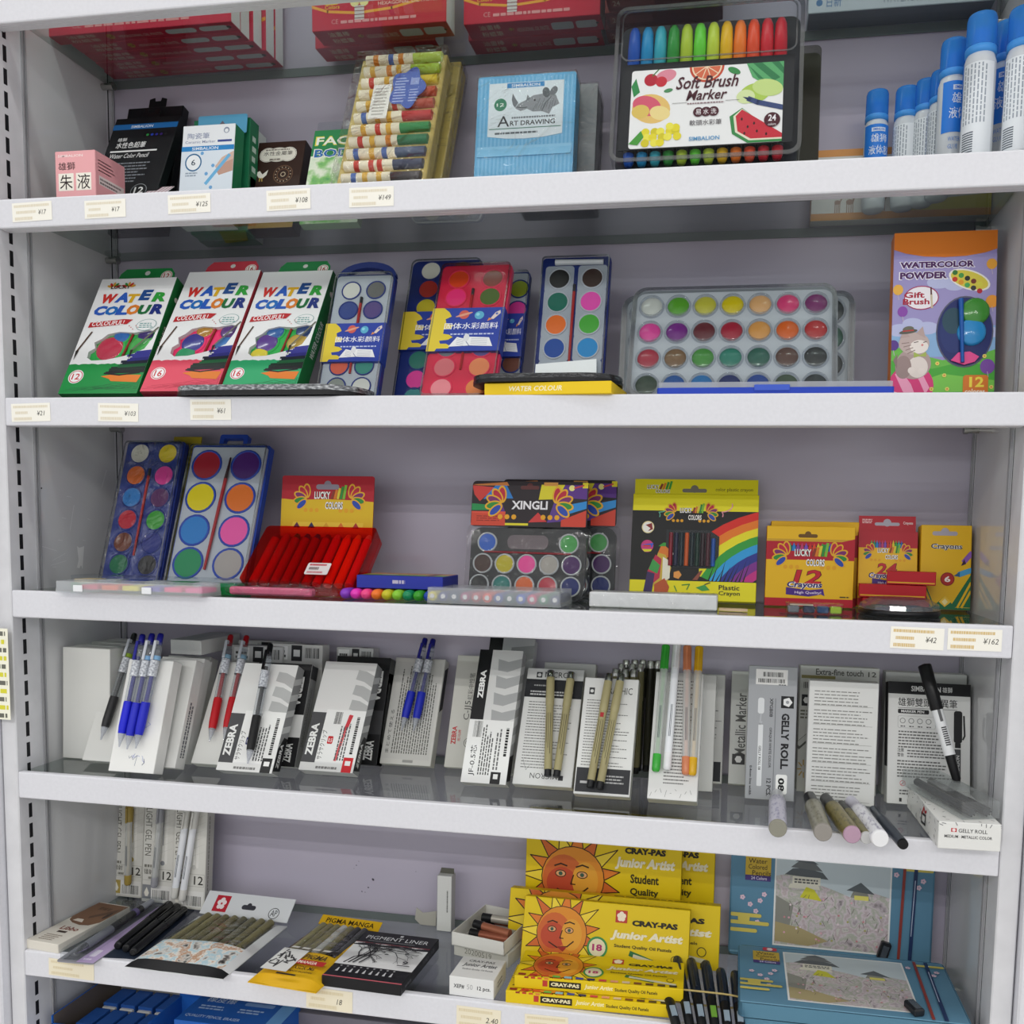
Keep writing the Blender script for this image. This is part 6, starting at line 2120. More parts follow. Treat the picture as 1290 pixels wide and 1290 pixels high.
def marker_art(mb, w, h, t):
    F = front(mb, w, h)
    F.rect(0, .9, 1, 1, '#161618'); F.text('SIMBALION', .28, .925, .36, .045, '#e4e4e2', .02); F.text('雄獅', .66, .925, .12, .045, '#e4e4e2', .01)
    F.text('雄獅雙頭奇異筆', .12, .8, .72, .07, '#1c1c1e', .02)
    F.rect(.12, .785, .84, .788, '#1c1c1e')
    F.rr(.12, .74, .5, .775, .015, '#1c1c1e'); F.text('MARKER PEN', .16, .748, .28, .02, '#ececea', .02)
    F.rr(.12, .62, .58, .72, .02, '#b4b4b2'); F.rr(.125, .623, .575, .717, .018, '#dcdcda')
    for i in range(4):
        F.ell(.18 + .105 * i, .68, .035, '#8a8a88'); F.ell(.18 + .105 * i, .68, .026, '#dcdcda'); F.lines(.155 + .105 * i, .63, .21 + .105 * i, .642, 1, '#5a5a58', i, .8, 0, (.02, .03))
    F.lines(.13, .46, .74, .61, 6, '#6a6a68', 4, .45, .3, (.02, .05))
    F.text('注意', .12, .425, .08, .03, '#2a2a2a', .01); F.text('警告', .12, .385, .08, .03, '#2a2a2a', .01)
    F.lines(.24, .385, .78, .455, 3, '#6a6a68', 5, .45, .2, (.02, .05)); F.lines(.12, .22, .8, .37, 6, '#6a6a68', 6, .45, .3, (.02, .05))
    F.ell(.19, .17, .035, '#c8606a'); F.ell(.19, .17, .028, '#dcdcda'); F.line([(.165, .155), (.215, .185)], .008, '#c8606a')
    F.lines(.15, .08, .6, .13, 2, '#6a6a68', 7, .45, .5); F.rect(.15, .02, .18, .05, '#3a3a3a')
    F.rr(.8, .52, .9, .78, .03, '#1c1c1e'); F.line([(.92, .74), (.93, .58), (.91, .55)], .02, '#1c1c1e'); F.rect(.815, .48, .885, .52, '#1c1c1e'); F.rect(.81, .2, .885, .47, '#4a4a4c'); F.vtext('SIMBALION', .83, .24, .04, .18, '#d8d8d6', .01)
    L_ = Face(mb, (-w / 2, t, 0), (0, -1, 0), (0, 0, 1), t, h); L_.rect(.02, .3, .98, .998, '#161618')
white_box(1117, 1222, (1118, 858), .105, .02, 'white double ended marker box with black header band', '#dcdcda', art=marker_art, name='marker box', lean=.2, group='printed pen boxes')
white_box(1110, 1212, (1122, 846), .148, .024, 'white box standing behind the black headed marker box', '#c8c8c5', lean=.06)

# ---- pens clipped or leaning on the boxes
CLEARP = clear('clear_barrel', '#f0f2f4', .05, .06, .1, '#dfe4ea', edge=.5)
def on_face(M, h, w, fx, fz, off):
    return M @ Vector(((fx - .5) * w, -off, fz * h))
def click_pen(p_tip, p_top, col, dark_col, label, band=None, paper='#d8dade', group='click pens'):
    """retractable gel pen with rubber grip; frame x runs from tip to button"""
    M = along(p_tip, p_top, (0, -1, .2))
    L = (Vector(p_top) - Vector(p_tip)).length
    r = .0052
    t = thing('gel_pen', label, 'pen', M, group)
    MB().lathe((0, 0, 0), (1, 0, 0), [(0, .0008), (.004, .0014), (.012, .0034), (.016, .0042)], clear('pen_tip', '#e8eaee', .1, .05, .35, '#c4c8d0'), 12).build('tip_cone', t)
    MB().lathe((.016, 0, 0), (1, 0, 0), [(0, .0044), (L * .06, r), (L * .26, r), (L * .28, r * .94)], ink(col, .45), 14).build('grip', t)
    MB().tube((L * .4, 0, 0), (L * .8, 0, 0), .0024, None, dark_col, 8).build('refill', t)
    MB().tube((.016 + L * .28, 0, 0), (L * .86, 0, 0), r * .96, None, CLEARP, 14).build('barrel', t)
    MB().tube((L * .62, 0, 0), (L * .76, 0, 0), r, None, speckle('pen_label', ['#e4e6ea', '#b8bcc4', '#6a6e78'], 420, .4, 2) if 'penlab' not in MATS else MATS['penlab'], 14, False).build('barrel_label', t)
    if band:
        MB().tube((L * .765, 0, 0), (L * .80, 0, 0), r * 1.04, None, band, 14).build('colour_band', t)
    c = MB()
    c.box(L * .76, L * .93, -r * .35, r * .35, r * 1.15, r * 1.55, ink(dark_col if not band else '#c8ccd4', .25), .0006)
    c.box(L * .90, L * .93, -r * .35, r * .35, r * .5, r * 1.4, ink(dark_col if not band else '#c8ccd4', .25))
    c.build('clip', t)
    MB().lathe((L * .86, 0, 0), (1, 0, 0), [(0, r * .95), (.003, r * .8), (L * .06, r * .75), (L * .065, r * .55)], CLEARP, 12).build('button_sleeve', t)
    MB().lathe((L * .9, 0, 0), (1, 0, 0), [(0, r * .72), (L * .085, r * .68), (L * .1, r * .5), (L * .1, 0)], ink(dark_col, .35), 12).build('push_button', t)
    return t
MATS['penlab'] = speckle('pen_label', ['#e4e6ea', '#c0c4cc', '#7a7e88'], 420, .4, 2)

def px_on(M, u, v, off=.006):
    """point where the sight line meets the plane of a box front, lifted off it"""
    n = (M.to_3x3() @ Vector((0, -1, 0))).normalized()
    o = M.translation + n * off
    d = ray(u, v)
    k = (o - CAM).dot(n) / d.dot(n)
    return CAM + d * k
def pen_on(box, tip, topp, *a, off=.0075, **k):
    M = box[1]
    return click_pen(px_on(M, *tip, off), px_on(M, *topp, off), *a, **k)
pen_on(b2, (127, 932), (170, 798), '#2c2c2e', '#1c1c1e', 'black grip gel pen with green band at far left', band='#8aa830')
pen_on(b3, (150, 941), (180, 799), '#1c22c8', '#1f1f88', 'left of the three blue grip pens on the scribbled box')
pen_on(b3, (160, 944), (192, 798), '#2228b8', '#1f1f88', 'middle of the three blue grip pens on the scribbled box', band='#8ab8e0')
pen_on(b3, (171, 943), (203, 798), '#2228b8', '#1f1f88', 'right of the three blue grip pens on the scribbled box', band='#8ab8e0')
pen_on(b5, (264, 934), (291, 800), '#b81822', '#a81820', 'left one of the two red grip pens', band='#8ab0c8')
pen_on(b5, (282, 933), (311, 801), '#b81822', '#a81820', 'right one of the two red grip pens', band='#8ab0c8')
pen_on(b6, (312, 962), (341, 811), '#1c1c1e', '#141416', 'black grip gel pen lying on the grey striped box with a black spot')
pen_on(b8, (506, 920), (536, 804), '#1c2ab0', '#1c1c78', 'left one of the pair of blue grip pens on the grey printed box')
pen_on(b8, (521, 921), (546, 805), '#1c2ab0', '#1c1c78', 'right one of the pair of blue grip pens on the grey printed box')

BEIGE = '#a39a72'
def fineliner(p_tip, p_top, label, group='beige fineliners', col=BEIGE, mark=None):
    M = along(p_tip, p_top, (0, -1, .2))
    L = (Vector(p_top) - Vector(p_tip)).length
    r = .0048
    t = thing('fineliner', label, 'pen', M, group)
    MB().lathe((0, 0, 0), (1, 0, 0), [(0, r * .72), (.001, r * .82), (L * .065, r * .86)], '#18181a', 12).build('end_plug', t)
    b = MB().lathe((L * .06, 0, 0), (1, 0, 0), [(0, r * .95), (L * .6, r * .95)], ink(col, .35), 14)
    for q in range(3):
        a = -.5 + .5 * q
        y, z_ = math.sin(a) * r * .97, math.cos(a) * r * .97
        b.tube((L * (.2 + .05 * q), y, z_), (L * .58, y, z_), .0003, None, '#4a4632', 4, False)
    if mark:
        b.box(L * .6, L * .64, -.002, .002, r * .7, r * .98, mark)
    b.build('barrel', t)
    MB().lathe((L * .66, 0, 0), (1, 0, 0), [(0, r * 1.0), (.002, r * 1.08), (L * .26, r * 1.02), (L * .27, r * 1.0)], ink(col, .3), 14).build('cap', t)
    MB().lathe((L * .925, 0, 0), (1, 0, 0), [(0, r * .98), (L * .07, r * .95), (L * .075, r * .8), (L * .075, 0)], chrome, 14).build('cap_end', t)
    return t
def liner_on(box, tip, topp, label, off=.0062, **k):
    return fineliner(px_on(box[1], *tip, off), px_on(box[1], *topp, off), label, **k)
liner_on(b11, (690, 978), (694, 845), 'left beige fineliner of the spread pair')
liner_on(b11, (701, 979), (720, 847), 'right beige fineliner of the spread pair')
liner_on(b12, (743, 992), (768, 849), 'left beige fineliner of the close pair, red mark on it', mark='#a82a30')
liner_on(b12, (755, 994), (783, 849), 'right beige fineliner of the close pair')
# pens standing in a box behind
ys = [.142, .155, .168]
k = 0
spots = [(776, 842), (788, 843), (799, 843), (783, 836), (797, 836), (807, 836), (789, 831), (800, 831), (810, 831), (820, 832), (829, 832)]
names = ['first', 'second', 'third', 'fourth', 'fifth', 'sixth', 'seventh', 'eighth', 'ninth', 'tenth', 'eleventh']
for i, (u, v) in enumerate(spots):
    y = ys[0 if i < 3 else 1 if i < 6 else 2]
    topp = at_y(u, v, y + .008)
    tip = Vector((topp.x - .002, y, ZS['E'] + .005))
    fineliner(tip, topp, 'upright beige fineliner, %s from the front left of the bunch behind the close pair' % names[i], col='#8a8460' if i < 6 else '#3a3a30')

def gel_stick(p_tip, p_top, col, label, clear_b=True):
    M = along(p_tip, p_top, (0, -1, .2))
    L = (Vector(p_top) - Vector(p_tip)).length
    r = .0049
    t = thing('gel_pen', label, 'pen', M, 'capped gel pens')
    g = ink(col, .25)
    MB().lathe((0, 0, 0), (1, 0, 0), [(0, r * .6), (.001, r * .8), (.003, r * .95), (L * .13, r * .95)], g, 14).build('end_plug', t)
    if clear_b:
        MB().tube((L * .12, 0, 0), (L * .8, 0, 0), .0022, None, ink(col, .5), 8).build('refill', t)
        MB().tube((L * .13, 0, 0), (L * .84, 0, 0), r * .92, None, clear('milky_barrel', '#f4f4f2', .06, .08, .45, '#e4e6e4', edge=.4), 14).build('barrel', t)
    else:
        MB().tube((L * .13, 0, 0), (L * .84, 0, 0), r * .92, None, ink('#e4e6ea', .3), 14).build('barrel', t)
    b = MB()
    for q in range(2):
        b.box(L * .25, L * .5, -.001 + q * .0014, -.0004 + q * .0014, r * .9, r * .94, '#5a6068')
    b.build('print', t)
    MB().lathe((L * .8, 0, 0), (1, 0, 0), [(0, r), (L * .19, r * 1.02), (L * .198, r * .85), (L * .2, 0)], g, 14).build('cap', t)
    MB().box(L * .79, L * .98, -.0012, .0012, r * 1.1, r * 1.45, g, .0005).build('clip', t)
    return t
for tip, topp, col, lab, cb in (((826, 972), (839, 813), '#3aa83a', 'green capped gel pen on the white printed box', True), ((840, 970), (853, 812), '#e4e4e6', 'white gel pen between the green and copper ones', False),
                                ((864, 976), (866, 814), '#d0805a', 'copper gel pen between the white and yellow ones', True), ((872, 977), (881, 815), '#d8a81e', 'yellow gel pen, rightmost of the four coloured ones', True)):
    gel_stick(px_on(b13[1], *tip, .007), px_on(b13[1], *topp, .007), col, lab, cb)

# black and white double ended marker leaning across
p, q = at_y(1206, 985, .062), at_y(1164, 836, .098)
M = along(p, q, (0, -1, .2))
L = (q - p).length
t = thing('marker', 'black and white double ended marker slanting across the marker box', 'marker', M)
MB().lathe((0, 0, 0), (1, 0, 0), [(0, .003), (.003, .0045), (L * .22, .0052)], ink('#141416', .35), 14).build('fine_cap', t)
b = MB().tube((L * .22, 0, 0), (L * .62, 0, 0), .006, None, ink('#dfe0e2', .35), 16)
for i in range(9):
    b.box(L * (.3 + .018 * i), L * (.31 + .018 * i), -.003, .002, .0055, .0062, '#2a2a2c')
b.box(L * .5, L * .6, -.002, .001, .0056, .00622, '#5a5a5c')
b.build('barrel', t)
MB().lathe((L * .6, 0, 0), (1, 0, 0), [(0, .0062), (.001, .0068), (L * .38, .0072), (L * .39, .006), (L * .4, .0)], ink('#141416', .35), 16).build('cap', t)

# gelly roll carton lying over the edge with the clear pen case on it
M, w_, d_ = lay((1181, 1036), (1260, 1034), (1142, 986), 'E', .0275, 'gelly lying')
ex = Vector((1, .03, 0)).normalized()
A = at_z(1181, 1070, ZS['E']); B = at_z(1260, 1075, ZS['E'])
zE = ZS['E']
# front lower edge, then the run to the back left
C = at_z(1140, 1018, zE)
ex = (B - A); ex.z = 0; w_ = ex.length; ex.normalize(); ey = Vector((-ex.y, ex.x, 0))
d_ = min((C - A).dot(ey), .155)
hgt = at_y(1181, 1036, A.y).z - zE
M = frame((A + B) / 2 + Vector((0, 0, .0012)), ex, ey, Vector((0, 0, 1)))
NOTES.append('gelly lying w %.3f d %.3f h %.3f y %.3f' % (w_, d_, hgt, A.y))
mb = MB().box(-w_ / 2, w_ / 2, 0, d_, 0, hgt, '#dededb', .0006)
F = front(mb, w_, hgt)
F.rect(.2, .64, .29, .78, '#b83038'); F.ell(.245, .71, .03, '#e8d8d8', n=6)
F.text('GELLY ROLL', .32, .63, .46, .14, '#3a3a3c', .01); F.text('MEDIUM · METALLIC COLOR', .1, .42, .76, .11, '#3a3a3c', .015)
rnd = random.Random(2)
F2 = Face(mb, (-w_ / 2, d_, 0), (0, -1, 0), (0, 0, 1), d_, hgt)
for G, n in ((F2, 46), (top(mb, w_, d_, hgt), 40), (F, 8)):
    for i in range(n):
        x, y = rnd.random(), rnd.random() if G is not F else rnd.uniform(.85, 1)
        a = rnd.random() * 3.1
        l = .0035
        G.line([(x, y), (x + l * math.cos(a) / G.w, y + l * math.sin(a) / G.h)], .0007 / G.w, '#77777a')
F2.line([(.5, .2), (.5, .55), (.62, .6), (.62, .25), (.5, .2)], .02, '#2a2a2c'); F2.line([(.52, .55), (.56, .85), (.6, .7), (.64, .8)], .02, '#b83038')
single('pen_carton', mb, 'white flecked carton lying over the shelf edge at the right end', 'carton', M)
zt2 = zE + hgt + .0016
A = at_z(1213, 1034, zt2); B = at_z(1258, 1031, zt2); C = at_z(1154, 975, zt2 + .016)
ex = (B - A).normalized(); w2 = (B - A).length; ey = Vector((-ex.y, ex.x, 0)); run = (C - A)
sk = math.atan2(-run.dot(ex), run.dot(ey))
ang = sk * .55
ex2 = ex * math.cos(ang) + ey * math.sin(ang); ey2 = Vector((-ex2.y, ex2.x, 0))
d2 = .12
t = thing('refill_case', 'frosted clear case of two black refills lying on the flecked carton', 'pen case', frame(Vector(((A.x + B.x) / 2, (A.y + B.y) / 2, zt2)) , ex2, ey2, Vector((0, 0, 1))))
MB().box(-w2 / 2, w2 / 2, 0, d2, 0, .018, clear('frosted_case', '#f2f4f4', .05, .2, .12, '#dde0e0', edge=.3), .0015, 2).build('case_body', t)
for s in (-1, 1):
    b = MB()
    b.tube((s * w2 * .2, .004, .0065), (s * w2 * .2, d2 * .9, .0065), .0042, None, ink('#2a2b30', .4), 12)
    for i in range(8):
        a = i * math.pi / 4
        b.tube((s * w2 * .2 + .0042 * math.cos(a), .003, .0065 + .0042 * math.sin(a)), (s * w2 * .2 + .0042 * math.cos(a), d2 * .3, .0065 + .0042 * math.sin(a)), .0008, None, '#1a1a1c', 6)
    b.build('refill', t)
MB().box(-w2 * .42, w2 * .42, d2 * .3, d2 * .62, .0178, .0184, clear('frosted_case', ''), .0002).build('label', t)

# pens lying on the glass with their ends over the edge
def lying_pen(back, fr_, r, body, capc, endc, label, cap_f=.3, thin=None):
    z0 = ZS['E'] + r + .0012
    p, q = at_z(*fr_, z0), at_z(*back, z0)
    M = along(p, q)
    L = (q - p).length
    NOTES.append('lying pen L %.3f y %.3f..%.3f' % (L, p.y, q.y))
    t = thing('paint_marker', label, 'marker', M, 'markers lying over the shelf edge')
    r2 = thin or r
    e = MB().lathe((0, 0, 0), (1, 0, 0), [(-.0004, r * .88), (.0, r * .95), (.004, r)], ink(endc, .35), 18)
    e.build('end_plug', t)
    b = MB().lathe((.003, 0, 0), (1, 0, 0), [(0, r), (L * (1 - cap_f) - .003, r2)], body, 18)
    b.build('barrel', t)
    c = MB().lathe((L * (1 - cap_f), 0, 0), (1, 0, 0), [(0, r2 * .9), (L * cap_f * .15, r2 * .92), (L * cap_f * .2, r2 * .8), (L * cap_f, r2 * .72)], ink(capc, .3), 18)
    c.build('cap', t)
    return t
def marked(base, marks, seed):
    return speckle('marker_print_%d' % seed, [base, base, marks], 300, .3, 2, stretch=(.4, 1, 1))
lying_pen((979, 1001), (980, 1044), .0092, marked('#c4c2d0', '#8a88a8', 1), '#d0d0d4', '#8a887c', 'pale lilac marker pointing out, leftmost of the lying ones', .25)
lying_pen((1020, 1004), (1037, 1049), .0092, marked('#8a8776', '#5f5c4c', 2), '#26262a', '#8f8a84', 'grey taupe marker with grey end, second of the lying ones', .3)
lying_pen((1040, 1006), (1074, 1052), .0088, marked('#7a7040', '#4a421c', 3), '#1c1c1e', '#b090a4', 'olive gold marker with mauve end lying over the edge', .3)
lying_pen((1060, 1013), (1092, 1056), .0062, marked('#6f6838', '#3f3a18', 4), '#2a2a22', '#b8b8b8', 'thin olive pen with silver end lying over the edge', .3)
lying_pen((1072, 1009), (1109, 1057), .0086, marked('#dcdce2', '#8a88a0', 5), '#d8d4e4', '#e4e4e6', 'white marker with white end lying over the edge', .3)
lying_pen((1100, 1019), (1138, 1064), .0052, ink('#2c3440', .3), '#343e4c', '#0e0e10', 'slim dark slate pen, rightmost of the lying ones', .35)
# ================================================================ sixth shelf
zF = ZS['F']
# three white gel pen boxes at the left, with loose pens in front of them
def gelpen_art(acc):
    def art(mb, w, h, t):
        F = front(mb, w, h)
        F.rect(.03, .12, .97, .99, '#d6d4cd')
        F.vtext('HIGHLIGHT GEL PEN', .06, .4, .2, .56, '#5a5850', .0, down=True)
        F.rect(.5, .34, .78, .9, '#e2e0da'); F.line([(.64, .36), (.64, .86)], .1, '#c8c6be'); F.line([(.64, .36), (.64, .86)], .07, '#e6e4de'); F.line([(.64, .5), (.64, .8)], .03, acc); F.ell(.64, .345, .07, acc, n=10)
        for i in range(9):
            F.line([(.3, .4 + .06 * i), (.95, .48 + .06 * i)], .006, '#bdbbb4')
        F.lines(.06, .3, .3, .33, 1, '#7a786f', 3, .8, .1, (.05, .1))
        F.text('镭射', .05, .24, .3, .045, '#5f5d55', .01); F.lines(.2, .2, .4, .225, 1, '#7a786f', 4, .8)
        F.line([(.03, .29), (.97, .29), (.97, .19), (.03, .19)], .008, '#9a988f')
        F.text('12', .66, .205, .28, .07, '#3a3832', .01)
        F.rect(.3, .02, .97, .15, '#e0deda'); F.bars(.36, .03, .92, .11, '#4a4a48', 12, 4)
        F.rect(.02, .03, .3, .15, acc); F.poly([(.16, .13), (.24, .08), (.2, .05), (.12, .05), (.08, .08)], '#e6e2d6')
        R = right(mb, w, h, t); R.rect(.02, .004, .98, .996, '#b9b7b0'); R.vlines(.3, .15, .5, .8, 1, '#7a786f', 3, .6, .2)
    return art
gb = []
for uL, uR, y, tlu, acc, lab in ((140, 178, .160, 151, '#b09a50', 'left one of the three white gel pen boxes at the back left'), (178, 217, .152, 188, '#8a8c90', 'middle one of the three white gel pen boxes at the back left'), (216, 257, .143, 225, '#c8c6c0', 'right one of the three white gel pen boxes at the back left')):
    gb.append(white_box(uL, uR, (tlu, 990), y, .017, lab, '#d2d0c9', lean=.09, art=gelpen_art(acc), shelf='F', group='white gel pen boxes', name='gel box F'))
for tip, topp, col, lab, i in (((161, 1115), (163, 1015), '#a89048', 'clear gold gel pen before the left white gel pen box', 0), ((194, 1118), (203, 1015), '#9a9aa0', 'clear silver gel pen before the middle white gel pen box', 1),
                               ((219, 1132), (236, 1020), '#d8d6d0', 'white barrelled gel pen with print, left before the right gel pen box', 2), ((229, 1135), (247, 1020), '#dcdad4', 'plain white gel pen, right before the right gel pen box', 2)):
    gel_stick(px_on(gb[i][1], *tip, .0072), px_on(gb[i][1], *topp, .0072), col, lab, i < 2)

# brown and white pencil carton lying at the left end
def lie(fl, fr, bl, t_, name, base=0.0):
    return lay(fl, fr, bl, 'F', t_, name, base)
M, w_, d_ = lie((33, 1183), (73, 1190), (114, 1134), .012, 'libbo')
mb = MB().box(-w_ / 2, w_ / 2, 0, d_, 0, .0115, '#d9d4c9', .0006)
F = top(mb, w_, d_, .0115)
pts = [(0, .98), (1, .98), (1, .55), (.85, .46), (.6, .44), (.3, .47), (.1, .52), (0, .6)]
F.poly(pts, '#7a5840')
F.poly([(.5, .6), (.95, .8), (.9, .9), (.45, .65)], '#5a4030'); F.poly([(.2, .52), (.55, .5), (.45, .57), (.25, .57)], '#d8ccc0'); F.text('素描笔', .3, .82, .4, .07, '#3a2a20', .01); F.ell(.88, .72, .06, '#3a2c24', ry=.2)
F.text('Libbo', .28, .3, .55, .08, '#7a3a2a', .03); F.rr(.36, .235, .64, .275, .02, '#3a2a24'); F.lines(.22, .06, .75, .2, 4, '#8a7a6c', 3, .4)
single('pencil_carton', mb, 'white and brown pencil carton lying at the left end of the lowest shelf', 'carton', M)

# pen on a lilac card in a blister
M, w_, d_ = lie((70, 1210), (117, 1214), (176, 1137), .002, 'lilac card')
t = thing('pen_pack', 'grey and black pen on a lilac card in a clear blister', 'pen pack', M)
mb = MB().prism(rrect(w_, d_, .004, 3, 0, d_ / 2), 0, .0012, '#8f8f96', axis='z')
F = top(mb, w_, d_, .0012)
F.poly([(.52, .01), (.98, .01), (.98, .95), (.6, .95)], '#b9a4cc'); F.rr(.62, .1, .8, .2, .04, '#e0d8ea'); F.lines(.6, .05, .9, .09, 1, '#e0d8ea', 2, .5)
mb.build('backing_card', t)
b = MB()
x = -w_ * .12
b.lathe((x, .008, .0075), (0, 1, .0), [(0, .001), (.006, .0025), (.012, .0045), (.02, .0048)], ink('#9a9ca2', .2, .8), 14)
b.build('pen_tip', t)
b = MB().tube((x, .028, .0075), (x, d_ * .45, .0075), .0052, None, ink('#7d7f88', .35), 14); b.build('grip', t)
b = MB().tube((x, d_ * .45, .0075), (x, d_ * .82, .0075), .005, None, ink('#1e1f24', .3), 14); b.tube((x, d_ * .72, .0075), (x, d_ * .76, .0075), .0054, None, '#6a5a90', 14); b.build('barrel', t)
b = MB().tube((x, d_ * .82, .0075), (x, d_ * .96, .0075), .0045, .004, ink('#a8aab4', .3), 14); b.build('cap', t)
MB().box(-w_ * .45, w_ * .2, .003, d_ * .98, .0012, .014, CASE, .003, 2).build('blister', t)

# black pens in a dark pack
M, w_, d_ = lie((128, 1205), (172, 1207), (212, 1143), .002, 'black pens')
t = thing('pen_pack', 'dark pack of three black pens between lilac card and white pouch', 'pen pack', M)
MB().prism(rrect(w_ * 1.05, d_, .003, 3, 0, d_ / 2), 0, .001, '#232c3c', axis='z').build('backing_card', t)
for i, x in enumerate((-.3, .02, .34)):
    b = MB()
    y0 = [.018, .012, .004][i]
    xx = x * w_
    b.lathe((xx, y0, .0062), (0, 1, 0), [(0, .003), (.0, .0042), (.004, .0052), (d_ * .55, .0056)], ink('#16171a', .25), 14)
    b.build('barrel', t)
    c = MB().lathe((xx, y0 + d_ * .5, .0062), (0, 1, 0), [(0, .0058), (d_ * .36, .0056), (d_ * .38, .004), (d_ * .38, 0)], ink('#101114', .22), 14)
    c.box(xx - .001, xx + .001, y0 + d_ * .52, y0 + d_ * .8, .0115, .0128, ink('#101114', .22))
    c.build('cap', t)

# white pouch of beige fineliners
def quad_frame(fl, fr, bl, h=0.002):
    return lay(fl, fr, bl, 'F', h, 'pouch')
def pouch(M, w, d, name, label, edge, border, header, hcol, pens, art, penspan, tilt=.5, hh=.02, group=None):
    t = thing(name, label, 'pen pouch', M, group)
    mb = MB()
    # pillow shaped pouch: a low dome over the lying sheet
    nx, ny = 14, 12
    vv, ff = [], []
    for j in range(ny + 1):
        for i in range(nx + 1):
            x, y = i / nx, j / ny
            z_ = .0012 + .0115 * (4 * x * (1 - x)) ** .4 * (max(0, 4 * y * (1 - y))) ** .35 + .0006 * math.sin(9 * x + 4 * y)
            vv.append(((x - .5) * w, y * d, z_))
    for j in range(ny):
        for i in range(nx):
            a = j * (nx + 1) + i
            ff.append([a, a + 1, a + nx + 2, a + nx + 1])
    def region(pred, mat):
        mb.add(vv, [f for k, f in enumerate(ff) if pred((k % nx + .5) / nx, (k // nx + .5) / ny)], mat, True)
    x0, x1, y0, y1 = penspan
    win = lambda x, y: x0 < x < x1 and y0 < y < y1
    low = lambda x, y: x0 < x < x1 and .06 < y <= y0
    region(lambda x, y: not win(x, y) and not low(x, y) and y > .06, border)
    region(low, art)
    region(lambda x, y: y <= .06, edge)
    mb.prism([(-w / 2, 0), (w / 2, 0), (w / 2, d), (-w / 2, d)], 0, .0011, border, axis='z')
    mb.build('pouch_sheet', t)
    n = len(pens)
    for i, c in enumerate(pens):
        x = (x0 + (x1 - x0) * (i + .5) / n - .5) * w
        r = min(.0052, (x1 - x0) * w / n * .52)
        b = MB()
        b.tube((x, d * (y0 + .01), .0066), (x, d * (y0 + (y1 - y0) * .62), .0066), r * .9, None, ink(c, .35), 12)
        b.tube((x, d * (y0 + (y1 - y0) * .62), .0066), (x, d * (y1 - .02), .0066), r, None, ink(c, .3), 12)
        b.build('fineliner', t)
    fm = MB()
    fm.add([(p[0], p[1], p[2] + .0009) for p in vv], [f for k, f in enumerate(ff) if win((k % nx + .5) / nx, (k // nx + .5) / ny)], WRAP, True)
    fm.build('window_film', t)
    return t
ART = speckle('sketch_print', ['#24211f', '#6a6662', '#dcd8d2', '#a9cbd8', '#e8e4dc', '#b98a66', '#d2cec8', '#3a3836'], 60, .35, 7)
M, w_, d_ = quad_frame((157, 1217), (281, 1233), (262, 1155), .002)
t = pouch(M, w_, d_, 'pen_pouch', 'white pouch of beige fineliners with sketch print and red flower mark', '#1c1c1e', '#d4d6d8', None, None, ['#837c58', '#8a845e', '#7a7452', '#857e5a', '#6f6c54', '#77745a', '#837c58', '#7d7754'], ART, (.1, .9, .42, .97))
hd = MB()
hw, hh = w_ * .99, .032
hd.prism([(-hw / 2, 0), (hw / 2, 0), (hw / 2, hh), (-hw / 2, hh)], 0, .0012, '#d9dbde')
F = front(hd, hw, hh)
F.rect(.12, .15, .28, .85, '#b82434')
for i in range(5):
    a = math.pi / 2 + i * 2 * math.pi / 5
    F.ell(.2 + .028 * math.cos(a), .5 + .16 * math.sin(a), .026, '#ecdfe0', n=12)
F.ell(.2, .5, .012, '#b82434', n=8)
hole_print(F, .52, .45, .16, .2, '#3a3a42')
F.ell(.82, .32, .06, '#4a4a4e'); F.ell(.82, .32, .052, '#d9dbde'); F.text('AP', .785, .2, .07, .26, '#4a4a4e', .01)
o = hd.build('header', t)
o.location = (0, d_, .0055); o.rotation_euler = (math.radians(-48), 0, 0)
M, w_, d_ = quad_frame((312, 1236), (398, 1250), (385, 1164), .002)
t = pouch(M, w_, d_, 'pen_pouch', 'yellow pouch of manga fineliners beside the black liner box', '#d8a81a', '#dcae1c', None, None, ['#8a845e', '#857e5a', '#8a845e', '#c8c8c4', '#837c58', '#3a3a3c', '#4a4a4c'], '#dcae1c', (.1, .88, .45, .97))
pr = MB()
F = top(pr, w_ * .8, d_ * .42, .0142)
F.o = Vector((-w_ * .4, d_ * .03, .0136)); F.ey = Vector((0, 1, .02)).normalized()
F.rect(.0, .1, .48, .9, '#dfdfdc')
rnd = random.Random(8)
for i in range(22):
    a, b_ = (rnd.uniform(.02, .46), rnd.uniform(.12, .88)), (rnd.uniform(.02, .46), rnd.uniform(.12, .88))
    F.line([a, ((a[0] * 2 + b_[0]) / 3, (a[1] * 2 + b_[1]) / 3)], .03, '#3a3a3a')
F.text('PIGMA', .5, .62, .42, .16, '#3a2a10', .02, .2); F.poly([(.48, .42), (.98, .42), (.98, .58), (.48, .58)], '#b82a24'); F.text('MANGA', .5, .45, .34, .1, '#f2e8d8', .02)
F.text('XSDK-M6', .52, .24, .38, .12, '#3a2a10', .01); F.text('MADE IN JAPAN', .5, .12, .42, .07, '#3a2a10', .01)
for i in range(4):
    F.poly([(.1 + i * .2, .94), (.24 + i * .2, .94), (.26 + i * .2, 1.0), (.12 + i * .2, 1.0)], '#e6e4dc')
F.poly([(.84, .86), (1, .9), (1, 1), (.9, 1)], '#2a2420')
F.rect(.35, .0, .7, .05, '#2a2420')
pr.build('printed_front', t)
hd = MB()
hw, hh = w_ * .98, .014
hd.prism([(-hw / 2, 0), (hw / 2, 0), (hw / 2, hh), (-hw / 2, hh)], 0, .001, '#d8aa1c')
